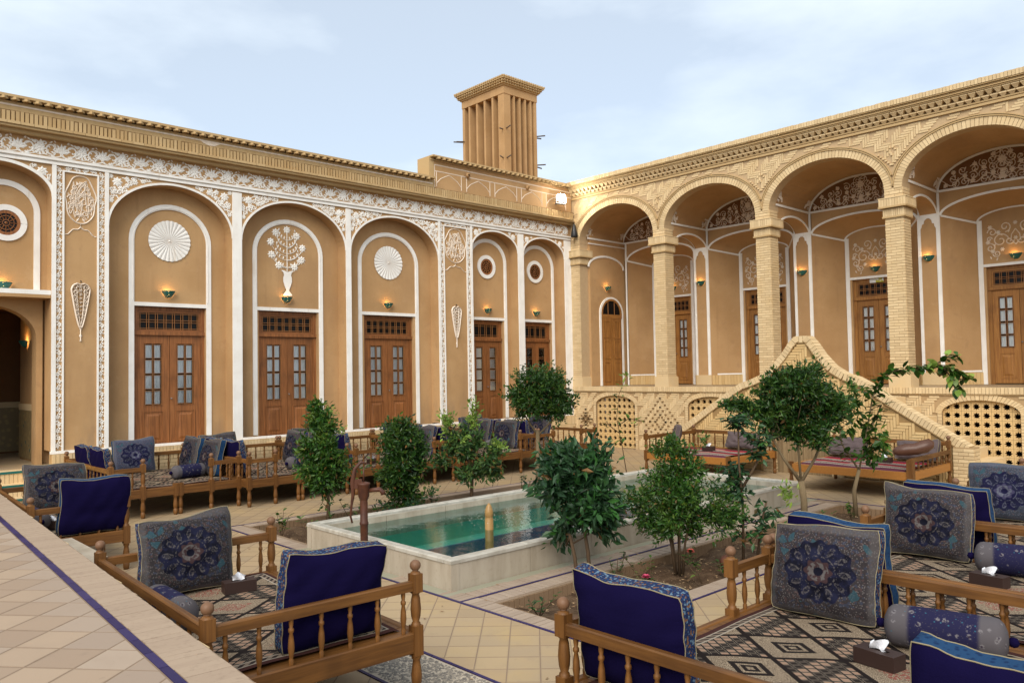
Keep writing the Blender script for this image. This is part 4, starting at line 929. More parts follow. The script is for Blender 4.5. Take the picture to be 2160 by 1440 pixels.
for fx, fz in flw:
    bq.flower(vc+fx, vz+fz, .098, 8, .028, y_)
    P = [(vc+fx*(1-(1-t_)**1.6), vz+max(fz-.30, .62)+(fz-max(fz-.30, .62))*t_**1.5) for t_ in [k/8 for k in range(9)]]; bq.ribbon(P, .014, .014, y_)
put('stucco_bouquet', (bq, 'white'), LW)
for i, (x, z, nm) in enumerate(((-11.62, 3.93, 'under the white radial disc over the leftmost wooden door'), (-9.05, 3.94, 'at the foot of the white stucco vase'), (-6.34, 3.93, 'under the second white radial disc'), (-3.07, 3.93, 'under the round window left of the last narrow niche'), (-1.19, 3.92, 'under the round window in the corner niche'), (-14.45, 3.93, 'above the dark entrance passage'))):
    sconce((x, ND-.02, z), 0, 'glowing teal wall sconce '+nm)
sconce((-13.86, 1.5, 2.95), -PI/2, 'glowing pierced wall sconce inside the dark entrance passage', 3.0)
# hanging stucco lace ornaments
def lace(x, z, label):
    t = thing('lace_ornament', label, 'wall ornament', (x, -.012, z), 0, 'white lace ornaments hung on the patterned pilasters'); m = MB()
    def hw_(q): return .155*(1-q)**.72+.012 if q > .12 else .12+.035*math.sin(q/.12*PI/2)+.0
    for s_ in (-1, 1):
        m.ribbon([(s_*hw_(q), -q*.78) for q in [k/20 for k in range(21)]], .03, .04); m.ribbon([(s_*hw_(q)*.45, -q*.72) for q in [k/16 for k in range(17)]], .018, .03)
        for k in range(7): q = .05+k*.11; m.spiral(s_*hw_(q)*.6, -q*.78, max(.055*(1-q), .018), k, 1.2, s_*(1 if k % 2 else -1), .022, .034, n=12); m.petal(s_*hw_(q)*.5, -q*.78-.03, -PI/2+s_*.7, .06*(1.1-q), .03, .034)
    for k in range(9): q = .03+k*.095; m.flower(0, -q*.78, max(.045*(1-q), .014), 6, .036)
    m.ribbon([(-.12, 0), (-.06, .03), (0, .012), (.06, .03), (.12, 0)], .03, .04)
    m.boss(0, -.80, .022, .03, 6); m.ribbon([(0, -.72), (0, -1.02)], .02, .026); m.boss(0, -.93, .028, .028, 6); m.boss(0, -1.02, .018, .028, 6)
    put('lace', (m, 'stucco'), t, kind='stuff')
    put('hook', (MB().tube([(0, .012, .08), (0, -.02, .085), (0, -.02, .04)], .008, 6), 'black'), t)
lace(-13.30, 3.92, 'white stucco lace drop hung on the wide left pilaster near the entrance'); lace(-4.435, 3.88, 'white stucco lace drop hung on the pilaster beside the two narrow niches')
# ---- eaves and parapet
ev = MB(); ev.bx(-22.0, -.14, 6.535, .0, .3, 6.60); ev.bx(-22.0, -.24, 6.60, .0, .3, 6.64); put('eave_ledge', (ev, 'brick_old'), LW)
m = MB(); x = -21.9
while x < -.2: m.bx(x, -.27, 6.642, x+.2, -.2, 6.69); x += .205
put('eave_bricks', (m, 'brick_old'), LW, kind='stuff')
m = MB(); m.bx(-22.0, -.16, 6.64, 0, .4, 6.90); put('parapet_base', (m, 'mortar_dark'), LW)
m = MB(); x = -21.9
while x < -.1: m.bx(x, -.185, 6.69, x+.052+rnd.uniform(-.004, .004), -.16, 6.885+rnd.uniform(-.012, .008)); x += .071
put('soldier_bricks', (m, 'brick_old'), LW, kind='stuff')
m = MB(); m.bx(-22.0, -.15, 6.90, -5.25, .5, 7.06); put('parapet', (m, 'brick_old'), LW)
m = MB(); m.bx(-22.0, -.156, 6.98, -5.26, -.15, 7.01); m.prism([(-11.15, 7.0), (-11.1, 6.95), (-10.98, 6.915), (-10.85, 6.92), (-10.78, 6.96), (-10.7, 7.0)], -.155, -.15); put('parapet_line', (m, 'cream'), LW)
m = MB(); m.bx(-22.0, -.27, 7.105, -5.24, .5, 7.15); put('coping', (m, 'brick_old'), LW)
dent = MB(); dent.obx((0, -.2, .0), (.035, .035, 0), (-.035, .035, 0), (0, 0, .022)); dent.bx(-.035, -.2, -.022, .035, -.1, .022); dme = dent.mesh('corbel', 'brick_old')
x = -15.6
while x < -5.3: put('corbel', dme, LW, (x, -.03, 7.082)); x += .172
# raised screen near the corner
RX0, RX1, RZ = -5.22, -.05, 7.62
m = MB(); m.bx(RX0, -.12, 6.9, RX1, .35, RZ); put('screen_wall', (m, 'plaster'), LW)
m = MB(); m.bx(RX0-.13, -.135, 6.9, RX0+.02, .36, RZ+.05); put('screen_end_pier', (m, 'brick_old'), LW)
m = MB(); m.bx(RX0-.1, -.27, RZ+.05, RX1+.1, .4, RZ+.09); m.bx(RX0-.1, -.16, RZ-.02, RX1, .36, RZ+.005); put('coping', (m, 'brick_old'), LW)
x = RX0+.1
while x < RX1: put('corbel', dme, LW, (x, -.03, RZ+.028)); x += .172
m = MB(); m.ribbon([(RX0+.04, 7.5), (RX1, 7.5)], .03, .01, -.12); m.ribbon([(RX0+.04, 7.34), (RX1, 7.34)], .026, .01, -.12); m.ribbon([(RX0+.05, 6.92), (RX0+.05, 7.5)], .02, .01, -.121)
for k in range(5):
    c = RX0+.52+k*1.0
    for s_ in (-1, 1): m.ribbon([(c+s_*.41, 7.34), (c+s_*.41, 6.95)], .022, .01, -.12); m.ribbon([(c+s_*.41, 7.03), (c+s_*.28, 7.16), (c+s_*.12, 7.24), (c, 7.29)], .022, .01, -.12)
put('blind_arch_lines', (m, 'cream'), LW)
for c in (-4.1, -1.9): put('vent_stub', (MB().lathe([(.0, 0), (.06, .01), (.075, .05), (.03, .09)], 8), 'plaster'), LW, (c, -.125, 7.38), (PI/2, 0, 0))
put('roof', (MB().bx(-22.0, .36, 6.5, 12, 9, 6.88), 'plaster'), LW)
# ================================================================== WIND TOWER
WT = thing('wind_tower', 'tall mud wind catcher tower with deep vertical slots behind the roof', 'tower', (2.94, 6.0, 7.2)); S1, S2, HB = 1.76, 2.5, 6.15
m = MB(); m.bx(.82, .95, 0, S1-.82, S2-.95, 5.8); put('core', (m, 'plaster'), WT)
m = MB(); m.bx(-.02, -.02, 5.7, S1+.02, S2+.02, 6.0); put('head_band', (m, 'plaster'), WT)
m = MB(); m.bx(0, 0, 0, S1, S2, 1.6); put('shaft_base', (m, 'plaster'), WT)
def fin(x0, y0, x1, y1): put('fin', (MB().bx(x0, y0, 1.6, x1, y1, 5.7), 'plaster'), WT)
fin(0, 0, .34, .34); fin(S1-.14, 0, S1, .3); fin(0, S2-.14, .3, S2)
for i in range(4): x = .30+.1+(S1-.44)*(i+.55)/4.4-.06; fin(x, 0, x+.085, .94)
for i in range(4): y = .30+.12+(S2-.44)*(i+.55)/4.4-.06; fin(0, y, .81, y+.10)
for k, (o, z0, z1) in enumerate(((.05, 6.0, 6.05), (.10, 6.05, 6.12), (.15, 6.12, 6.2), (.21, 6.2, 6.26))): put('cornice_course', (MB().bx(-o-.02, -o-.02, z0, S1+o+.02, S2+o+.02, z1), 'brick_old'), WT)
m = MB()
for zz, o, st_ in ((6.085, .10, .14), (6.16, .15, .14), (6.285, .21, .12)):
    x = -o
    while x < S1+o: m.bx(x, -o-.05, zz-.03, x+st_*.5, -o+.02, zz+.03); x += st_
    y = -o
    while y < S2+o: m.bx(-o-.05, y, zz-.03, -o+.02, y+st_*.5, zz+.03); y += st_
put('cornice_dentils', (m, 'brick_old'), WT, kind='stuff')
put('tower_cap', (MB().bx(-.2, -.2, 6.26, S1+.2, S2+.2, 6.315), 'brick_old'), WT)
for z in (3.15, 4.3):
    for (a, b) in (((.15, .15), (-.24, .0)), ((.15, .15), (.05, -.28)), ((.05, S2-.02), (-.26, S2+.28)), ((.0, S2-.1), (-.32, S2+.02)), ((S1-.02, .05), (S1+.25, -.22)), ((S1, .2), (S1+.36, .12))):
        put('beam', (MB().tube([(a[0], a[1], z+.04), (b[0], b[1], z+rnd.uniform(-.02, .1))], .026, 6), 'pole'), WT)
# ================================================================== ARCADE WING (facade on x = 0, facing -x); local x runs along -y of the courtyard
AR = thing('arcade_house', 'buff brick arcade wing with a row of round arches on square columns', 'house', (0, 0, 0), -PI/2)
SP = 3.06; CW = .37; ZT = 1.72; NB = 5; D1, D2 = 2.0, 2.75
cols_ = [k*SP for k in range(NB+1)]     # left edges of columns
Z_CAP, Z_SPR, RISE, Z_COR = 5.36, 5.95, .95, 7.30
def courses(mb, x0, x1, y0, y1, z0, z1, hgt=.06, sides='fr', bl=.21, d=.008):
    n = int(round((z1-z0)/hgt)); hh = (z1-z0)/n
    for k in range(n):
        za, zb = z0+k*hh+.005, z0+(k+1)*hh-.005; off = bl/2 if k % 2 else 0
        for sd in sides:
            L = (x1-x0) if sd == 'f' else (y1-y0); a = -off
            while a < L-.002:
                b0, b1 = max(a+.003, 0), min(a+bl-.003, L)
                if b1-b0 > .02:
                    e = rnd.uniform(0, .005)
                    if sd == 'f': mb.bx(x0+b0, y0-d-e, za, x0+b1, y0+.01, zb)
                    elif sd == 'r': mb.bx(x1-.01, y0+b0, za, x1+d+e, y0+b1, zb)
                    else: mb.bx(x0-d-e, y0+b0, za, x0+.01, y0+b1, zb)
                a += bl
for k, u in enumerate(cols_):
    cg = sub('column', AR)
    put('shaft', (MB().bx(u+.005, .0, ZT, u+CW-.005, CW, Z_SPR), 'mortar_light'), cg)
    m = MB(); courses(m, u, u+CW, 0, CW, ZT+.28, Z_CAP, sides='fr' if k else 'f'); courses(m, u, u+CW, 0, CW, Z_CAP+.40, Z_SPR+.02, sides='fr' if k else 'f'); put('shaft_bricks', (m, 'brick'), cg, kind='stuff')
    m = MB(); m.bx(u-.035, -.035, ZT-.02, u+CW+.045, CW+.04, ZT+.26); m.bx(u-.02, -.02, ZT+.26, u+CW+.025, CW+.02, ZT+.28); put('column_base', (m, 'brick'), cg)
    for (z0, z1, o) in ((Z_CAP, Z_CAP+.17, .035), (Z_CAP+.21, Z_CAP+.38, .095)):
        m = MB(); m.bx(u-o+.01, -o+.01, z0, u+CW+o-.01, CW+o-.01, z1); put('capital_core', (m, 'mortar'), cg)
        m = MB(); n = 10; wq = (CW+2*o)/n
        for i in range(n): m.bx(u-o+i*wq+.003, -o-rnd.uniform(0, .006), z0+.006, u-o+(i+1)*wq-.003, -o+.03, z1-.004)
        for i in range(n): m.bx(u+CW+o-.03, -o+.03+i*wq+.003, z0+.006, u+CW+o+rnd.uniform(0, .006), -o+.03+(i+1)*wq-.003, z1-.004)
        put('capital_bricks', (m, 'brick'), cg, kind='stuff')
        put('capital_moulding', (MB().bx(u-o-.012, -o-.012, z0-.03, u+CW+o+.012, CW+o, z0+.004), 'brick_old'), cg)
    put('capital_moulding', (MB().bx(u-.105, -.105, Z_CAP+.38, u+CW+.105, CW+.1, Z_CAP+.40), 'brick'), cg)
    put('impost', (MB().bx(u+.001, -.002, Z_SPR, u+CW-.001, .44, Z_COR), 'mortar_light'), AR)
def ring_pt(c, hw, zs, rise, t_): a = PI*(1-t_); return c+hw*math.cos(a), zs+rise*math.sin(a), a
spm = MB(); ringm = []
for k in range(NB):
    c = cols_[k]+CW+(SP-CW)/2; hw = (SP-CW)/2
    m = MB(); arch_panel(m, c, hw, Z_SPR, RISE, Z_COR, 0, .28, 28); put('arch_wall', (m, 'mortar_light'), AR)
    m = MB(); n = 56      # soldier bricks of the arch ring, with the soffit courses
    for i in range(n):
        t0, t1 = (i+.06)/n, (i+.94)/n; q = []
        for t_ in (t0, t1):
            for o in (0, .165):
                x, z, a = ring_pt(c, hw, Z_SPR, RISE, t_); l = math.hypot(math.cos(a)/hw, math.sin(a)/RISE); nx, nz = math.cos(a)/hw/l, math.sin(a)/RISE/l; q.append((x+nx*o, z+nz*o))
        e = .018+rnd.uniform(0, .006); (a_, b_, c_2, d_) = q[0], q[1], q[3], q[2]
        m.hexa([(a_[0], -e, a_[1]), (d_[0], -e, d_[1]), (d_[0], .26, d_[1]), (a_[0], .26, a_[1]), (b_[0], -e, b_[1]), (c_2[0], -e, c_2[1]), (c_2[0], .0, c_2[1]), (b_[0], .0, b_[1])])
    put('arch_ring_bricks', (m, 'brick'), AR, kind='stuff')
    m = MB()
    for o, wd, h_ in ((.182, .026, .04), (.216, .02, .05)):
        P = []
        for i in range(49):
            x, z, a = ring_pt(c, hw, Z_SPR, RISE, .012+.976*i/48); l = math.hypot(math.cos(a)/hw, math.sin(a)/RISE); x2, z2 = x+math.cos(a)/hw/l*o, z+math.sin(a)/RISE/l*o
            if cols_[k]+CW/2 < x2 < cols_[k+1]+CW/2: P.append((x2, z2))
        m.band(P, wd, h_, 0)
    put('arch_moulding', (m, 'brick_old'), AR)
    def ins(x, z, c=c, hw=hw):
        if z > Z_COR-.03: return False
        a, b = hw+.26, RISE+.25
        return z > Z_SPR+.12 and ((x-c)/a)**2+((z-Z_SPR)/b)**2 > 1 and abs(x-c) < SP/2
    herring(spm, c-SP/2, c+SP/2, Z_SPR+.1, Z_COR, ins, 0, .011, gap=.008, j=.004)
put('spandrel_bricks', (spm, 'brick'), AR, kind='stuff')
m = MB()      # stepped lozenges between the arches
for k in range(0, NB+1):
    c = cols_[k]+CW/2; z = 6.62
    for i in range(6):
        for s_ in (-1, 1): m.bx(c+s_*(.02+i*.05)-.02, -.034, z-.17+i*.05, c+s_*(.02+i*.05)+.02, 0, z-.17+i*.05+.035)
    for i in range(2):
        for s_ in (-1, 1): m.bx(c+s_*(.03+i*.05)-.018, -.034, z+.2-i*.05, c+s_*(.03+i*.05)+.018, 0, z+.2-i*.05+.03)
    m.bx(c-.02, -.034, z+.04, c+.02, 0, z+.1)
put('lozenge_bricks', (m, 'brick'), AR, kind='stuff')
# cornice
ULEN = NB*SP+CW+1.2
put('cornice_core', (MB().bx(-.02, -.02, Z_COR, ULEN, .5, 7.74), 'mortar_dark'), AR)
put('cornice_fillet', (MB().bx(.0, -.05, Z_COR-.03, ULEN, 0, Z_COR+.02), 'brick_old'), AR); put('cornice_fillet', (MB().bx(-.02, -.04, Z_COR+.04, ULEN, 0, Z_COR+.07), 'brick_old'), AR)
cb = MB(); u = .02
w_ = .15
while u < ULEN-.2:
    for row, (z0, z1, dp, sh) in enumerate(((7.36, 7.44, .085, 0), (7.46, 7.55, .13, w_/2))):
        a = u+sh
        # flaring corbel: narrow foot, wide head
        cb.hexa([(a+.05, -dp+.05, z0), (a+.10, -dp+.05, z0), (a+.10, 0, z0), (a+.05, 0, z0), (a+.012, -dp, z1-.02), (a+w_-.012, -dp, z1-.02), (a+w_-.012, 0, z1-.02), (a+.012, 0, z1-.02)])
        cb.bx(a+.006, -dp-.006, z1-.02, a+w_-.006, 0, z1+.005)
    u += w_
put('cornice_corbels', (cb, 'brick'), AR, kind='stuff')
m = MB()
for z0, z1, o in ((7.56, 7.585, .155), (7.59, 7.61, .18), (7.62, 7.645, .165), (7.65, 7.67, .2)): m.bx(-.03, -o, z0, ULEN, 0, z1)
put('cornice_mouldings', (m, 'brick_old'), AR)
m = MB(); u = -.02
while u < ULEN: m.bx(u, -.21-rnd.uniform(0, .006), 7.675, u+.057, .02, 7.78+rnd.uniform(-.004, .006)); u += .064
put('cornice_soldiers', (m, 'brick'), AR, kind='stuff')
put('roof', (MB().bx(-.2, .2, 7.0, ULEN, 8, 7.70), 'plaster'), AR)
# terrace slab and plinth
put('terrace_floor', (MB().bx(0, .06, 1.5, ULEN, D2+.5, ZT-.004), 'tile'), AR)
m = MB(); u = .0
while u < ULEN: m.bx(u, -.05, 1.592, u+.058, .12, ZT); u += .065
put('slab_edge_bricks', (m, 'brick'), AR, kind='stuff')
put('slab_moulding', (MB().bx(0, -.03, 1.565, ULEN, .1, 1.59), 'brick_old'), AR)
scr = [(1.6, .71, 1.20, .27), (4.75, .71, 1.20, .27), (7.85, .71, 1.2, .27), (10.86, .70, 1.20, .27), (13.95, .70, 1.20, .27)]
pw = MB(); edges = [0]
for c, hw, zs, ri in scr: arch_panel(pw, c, hw, zs, ri, 1.565, 0, .14, 20); edges += [c-hw, c+hw]
edges.append(ULEN)
for i in range(0, len(edges), 2): pw.bx(edges[i], 0, -.2, edges[i+1], .3, 1.565)
for c, hw, zs, ri in scr: pw.bx(c-hw, 0, -.2, c+hw, .14, -.05)
put('plinth_wall', (pw, 'mortar'), AR)
hb = MB()
def pins(x, z):
    if z > 1.545 or z < .0: return False
    for c, hw, zs, ri in scr:
        if abs(x-c) < hw+.09 and z < zs: return False
        if z >= zs and ((x-c)/(hw+.13))**2+((z-zs)/(ri+.13))**2 < 1: return False
    return True
herring(hb, 0.03, ULEN-.6, 0, 1.55, pins, 0, .014); put('plinth_bricks', (hb, 'brick'), AR, kind='stuff')
jb = MB()
for c, hw, zs, ri in scr:
    for s_ in (-1, 1):
        z = -.02
        while z < zs: jb.bx(min(c+s_*hw, c+s_*(hw+.08)), -.018, z, max(c+s_*hw, c+s_*(hw+.08)), .02, z+.055); z += .063
    n = 30
    for i in range(n):
        t0, t1 = (i+.06)/n, (i+.94)/n; q = [(c+(hw+o)*math.cos(PI*(1-t_)), zs+(ri+o)*math.sin(PI*(1-t_))) for t_, o in ((t0, 0), (t1, 0), (t1, .12), (t0, .12))]
        jb.prism(q, -.02, .1)
put('screen_arch_bricks', (jb, 'brick'), AR, kind='stuff')
m = MB()       # stepped diamonds picked out in proud brick between the screens
for c in (3.17, .5, 6.3, 9.4):
    R_ = .55 if c != .5 else .24
    for ring in (R_, R_*.62, R_*.3):
        n = max(3, int(ring/.075))
        for i in range(n+1):
            for sx in (-1, 1):
                for sz in (-1, 1): x, z = c+sx*ring*i/n, .78+sz*ring*(1-i/n)*1.15; m.bx(x-.028, -.038, z-.016, x+.028, 0, z+.016) if .06 < z < 1.5 else None
put('diamond_bricks', (m, 'mortar_dark'), AR, kind='stuff')
# pierced screens: one cell with an eight-pointed star hole, repeated
def starcell(w2, rs):
    m = MB(); rs2 = rs; so_ = [(w2, 0), (w2, w2*.414), (w2, w2), (w2*.414, w2), (0, w2), (-w2*.414, w2), (-w2, w2), (-w2, w2*.414), (-w2, 0), (-w2, -w2*.414), (-w2, -w2), (-w2*.414, -w2), (0, -w2), (w2*.414, -w2), (w2, -w2), (w2, -w2*.414)]
    si = [((rs if i % 2 == 0 else rs*.62)*math.cos(2*PI*i/16), (rs if i % 2 == 0 else rs*.62)*math.sin(2*PI*i/16)) for i in range(16)]
    n = m.pts([(a, 0, b) for a, b in so_]+[(a, 0, b) for a, b in si]+[(a, .06, b) for a, b in si])
    for i in range(16): j = (i+1) % 16; m.face([n+i, n+16+i, n+16+j, n+j]); m.face([n+16+i, n+32+i, n+32+j, n+16+j])
    return m.mesh('lattice_cell', 'brick_gold')
cs = .178; cell = starcell(cs/2-.002, .074)
for c, hw, zs, ri in scr:
    sg = sub('pierced_screen', AR)
    for i in range(8):
        for j in range(9):
            x, z = c-cs*3.5+cs*i, .0+cs*(j+.5)
            if z > zs+ri+.06 or (z > zs and abs(x-c) > hw*math.sqrt(max(0, 1-((z-cs*.5-zs)/(ri+.001))**2))+.1 if z-cs*.5 > zs else False): continue
            if 5.2 < x < 9.3: continue
            put('lattice_cell', cell, sg, (x, .07, z))
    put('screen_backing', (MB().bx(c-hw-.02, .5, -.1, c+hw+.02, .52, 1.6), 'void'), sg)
# porch: end wall, piers, recesses, vaults
pl = MB(); wh = MB()
def wpt(mb, P, wd=.05, h_=.02):   # 3-D white band between points lying on a vertical wall: P list of (u,y,z), normal (nu,ny)
    pass
def band3(mb, P, nrm, wd, h_):
    P = [Vector(p) for p in P]; nrm = Vector(nrm).normalized(); k = len(P); b = len(mb.v)
    for i, p in enumerate(P):
        d = (P[min(i+1, k-1)]-P[max(i-1, 0)]).normalized(); s_ = d.cross(nrm).normalized()*wd/2; mb.v += [tuple(p+s_), tuple(p+s_+nrm*h_), tuple(p-s_+nrm*h_), tuple(p-s_)]
    for i in range(k-1):
        for j in range(3): mb.face([b+4*i+j, b+4*i+4+j, b+4*i+5+j, b+4*i+1+j])
    mb.face([b, b+1, b+2, b+3]); e = b+4*(k-1); mb.face([e+3, e+2, e+1, e])
LR = .76; ZV = 6.13; ZR = 5.58; ZD = 5.42
def quad3(mb, *P): n = mb.pts(P); mb.face([n, n+1, n+2, n+3])
def arch3(mb, p0, p1, zs, rise, ztop, n=18):   # plate above an elliptical arch spanning p0->p1 (u,y)
    for i in range(n):
        q = []
        for t_ in (i/n, (i+1)/n): a = PI*(1-t_); q.append((p0[0]+(p1[0]-p0[0])*(.5+.5*math.cos(a)), p0[1]+(p1[1]-p0[1])*(.5+.5*math.cos(a)), zs+rise*math.sin(a)))
        mb_ = mb.pts([q[0], q[1], (q[1][0], q[1][1], ztop), (q[0][0], q[0][1], ztop)]); mb.face([mb_, mb_+1, mb_+2, mb_+3])
def arcpts(p0, p1, zs, rise, n=24): return [(p0[0]+(p1[0]-p0[0])*(.5+.5*math.cos(PI*(1-i/n))), p0[1]+(p1[1]-p0[1])*(.5+.5*math.cos(PI*(1-i/n))), zs+rise*math.sin(PI*(1-i/n))) for i in range(n+1)]
# end wall at the corner with the left wing
EU = .44
pl.bx(.0, CW, ZT, EU, D1+.4, 7.0)
band3(wh, arcpts((EU, .30), (EU, D1-.06), 5.28, .36), (1, 0, 0), .06, .02); band3(wh, [(EU, .28, ZV), (EU, D1, ZV)], (1, 0, 0), .05, .025); band3(wh, [(EU, .3, 5.98), (EU, D1, 5.98)], (1, 0, 0), .03, .02)
band3(wh, [(EU+.002, .78, ZT), (EU+.002, .78, 3.9)]+arcpts((EU+.002, .78), (EU+.002, 1.82), 3.9, .48)[1:-1]+[(EU+.002, 1.82, 3.9), (EU+.002, 1.82, ZT)], (1, 0, 0), .075, .03)
for k in range(NB):
    u0, u1 = cols_[k]+CW+(0 if k else .02), cols_[k+1]      # porch bay between transverse walls
    o0, o1 = cols_[k]+.44+(.12 if k == 0 else 0), cols_[k+1]-.06        # recess opening at D1
    i0, i1 = cols_[k]+.96, cols_[k+1]-.58                   # door wall at D2
    c = (u0+u1)/2; hw = (u1-u0)/2
    # vault
    v = MB(); A = arc(c, ZV, hw, .80, 24)
    for i in range(24):
        (xa, za), (xb, zb) = A[i], A[i+1]; quad3(v, (xa, .2, za), (xa, D1+.01, ZV+(za-ZV)*LR/.80), (xb, D1+.01, ZV+(zb-ZV)*LR/.80), (xb, .2, zb))
    for i in range(len(v.sm)): v.sm[i] = True
    put('porch_vault', (v, 'plaster'), AR)
    # lunette wall at D1 above recess arch
    lm = MB(); oc, ohw = (o0+o1)/2, (o1-o0)/2
    arch3(lm, (o0, D1), (o1, D1), ZR, .36, 6.95, 24); quad3(lm, (cols_[k]+CW-.01, D1, ZR), (o0, D1, ZR), (o0, D1, 6.95), (cols_[k]+CW-.01, D1, 6.95))
    # splayed sides, door wall, recess ceiling
    quad3(lm, (o0, D1, ZT), (i0, D2, ZT), (i0, D2, ZD), (o0, D1, ZR)); quad3(lm, (i1, D2, ZT), (o1, D1, ZT), (o1, D1, ZR), (i1, D2, ZD))
    ic, ihw = (i0+i1)/2, (i1-i0)/2
    for i in range(24):
        P0 = arcpts((o0, D1), (o1, D1), ZR, .36); P1 = arcpts((i0, D2), (i1, D2), ZD, .26); quad3(lm, P0[i], P0[i+1], P1[i+1], P1[i])
    dw = 1.22; dz1 = 4.38; z0 = ZT
    lm.bx(i0, D2, ZT, ic-dw/2, D2+.3, 5.75); lm.bx(ic+dw/2, D2, ZT, i1, D2+.3, 5.75); lm.bx(ic-dw/2, D2, dz1, ic+dw/2, D2+.3, 5.75)
    put('porch_wall', (lm, 'plaster'), AR)
    # pier between bays at D1
    pr = MB(); pr.bx(cols_[k+1]-.06, D1, ZT, cols_[k+1]+.44, D1+.3, 6.95); put('porch_pier', (pr, 'plaster'), AR)
    # transverse wall with arch from column to pier
    tv = MB()
    for uu in (cols_[k+1]+.004, cols_[k+1]+CW-.004): arch3(tv, (uu, .40), (uu, D1), 5.55, .38, 7.0, 18)
    for i in range(18):
        A1, A2 = arcpts((cols_[k+1], .40), (cols_[k+1], D1), 5.55, .38, 18), arcpts((cols_[k+1]+CW, .40), (cols_[k+1]+CW, D1), 5.55, .38, 18); quad3(tv, A1[i], A1[i+1], A2[i+1], A2[i])
    put('transverse_arch', (tv, 'plaster'), AR)
    W_ = MB(); uu = cols_[k+1]+CW
    for q in (uu, ): band3(W_, arcpts((q, .40), (q, D1), 5.55, .38), (1, 0, 0), .045, .02); band3(W_, [(q, .30, ZV), (q, D1, ZV)], (1, 0, 0), .05, .025)
    band3(W_, arcpts((cols_[k+1]-.0, .40), (cols_[k+1]-.0, D1), 5.55, .38), (1, 0, 0), .04, .004)
    n_ = (0, -1, 0)
    band3(W_, [(u0, D1, ZV), (u1, D1, ZV)], n_, .05, .025); band3(W_, arcpts((u0+.03, D1), (u1-.03, D1), ZV, LR-.03), n_, .045, .022)
    band3(W_, arcpts((o0, D1), (o1, D1), ZR, .36), n_, .05, .022); band3(W_, arcpts((i0, D2), (i1, D2), ZD, .26), n_, .05, .02)
    sn = Vector((D2-D1, -(i0-o0), 0)).normalized(); band3(W_, [(o0, D1, ZR-.01), (i0, D2, ZD-.01)], sn, .045, .02); sn2 = Vector((-(D2-D1), -(o1-i1), 0)).normalized(); band3(W_, [(i1, D2, ZD-.01), (o1, D1, ZR-.01)], sn2, .045, .02)
    band3(W_, [(o0, D1+.04, ZT+.3), (i0-.02, D2-.02, ZT+.3)], sn, .04, .02)
    # verticals
    W_.bx(i0-.0, D2-.025, ZT, i0+.10, D2, ZD+.03); W_.bx(i1-.10, D2-.025, ZT, i1, D2, ZD+.03); W_.bx(i0+.1, D2-.022, dz1, i1-.1, D2, dz1+.06)
    for q in (o0-.065, o1+.015): W_.bx(q, D1-.022, ZT, q+.05, D1, ZV-.03)
    p0 = cols_[k+1]-.06
    W_.bx(p0+.0, D1-.024, ZT, p0+.06, D1, 5.62); W_.bx(p0+.40, D1-.024, ZT, p0+.44, D1, 5.62); W_.bx(p0+.0, D1-.025, 5.55, p0+.44, D1, 5.66)
    for s_ in (0, 1):
        q = [(p0+.06, 5.55), (p0+.06, 5.30), (p0+.09, 5.36), (p0+.10, 5.42), (p0+.14, 5.43), (p0+.15, 5.50), (p0+.20, 5.55)]
        if s_: q = [(2*p0+.46-a, b) for a, b in q][::-1]
        W_.prism(q, D1-.0235, D1)
    put('white_bands', (W_, 'white'), AR)
    sk = MB(); u = i0
    sk.bx(cols_[k+1]-.06, D1-.03, ZT, cols_[k+1]+.44, D1, ZT+.28); put('skirting', (sk, 'brick'), AR)
    sk = MB(); nn = 10
    for i in range(nn):
        t0, t1 = (i+.04)/nn, (i+.96)/nn
        for (a, b, s3) in (((o0, D1), (i0, D2), sn), ((i1, D2), (o1, D1), sn2)):
            P = [Vector((a[0]+(b[0]-a[0])*t_, a[1]+(b[1]-a[1])*t_, 0)) for t_ in (t0, t1)]; s4 = s3*.03
            sk.hexa([tuple(P[0]+Vector((0, 0, ZT))), tuple(P[1]+Vector((0, 0, ZT))), tuple(P[1]+s4+Vector((0, 0, ZT))), tuple(P[0]+s4+Vector((0, 0, ZT))), tuple(P[0]+Vector((0, 0, ZT+.27))), tuple(P[1]+Vector((0, 0, ZT+.27))), tuple(P[1]+s4+Vector((0, 0, ZT+.27))), tuple(P[0]+s4+Vector((0, 0, ZT+.27)))])
    put('skirting_bricks', (sk, 'brick_gold'), AR, kind='stuff')
    door(AR, (ic, D2+.09, ZT), dw, dz1-ZT, 'teak', 2, 4, 7, 2, .46)
    if k in (2,): put('room_sign', (MB().bx(-.17, -.01, -.06, .17, 0, .06), 'sign'), AR, (ic-.02, D2+.06, dz1-.05))
    # lunette scrolls
    m = MB(); r2 = random.Random(77+k)
    def lins(x, z, mg): return z > ZV+mg and ((x-c)/(hw-.05-mg))**2+((z-ZV)/(LR-.04-mg))**2 < 1
    stp = .20
    for i in range(-9, 1):
        for j in range(0, 5):
            x, z = i*stp+r2.uniform(-.03, .03)+.04, ZV+.11+j*.13+r2.uniform(-.02, .02); kind = (i+j) % 3; a0 = r2.random()*6.28; d = r2.choice((-1, 1))
            for s_ in (-1, 1):
                X = c+s_*x; A = a0 if s_ > 0 else PI-a0
                if not lins(X, z, .075): continue
                if kind == 0: m.flower(X, z, .06, 7, .014)
                else: m.spiral(X, z, .10, A, 1.4, d*s_, .017, .014, n=16); m.petal(X+.03, z, A+1.5, .09, .036, .014)
                m.petal(X, z, A+3, .08, .03, .012)
    m.flower(c, ZV+.5, .10, 8, .014); m.petal(c, ZV+.08, PI/2, .20, .12, .014)
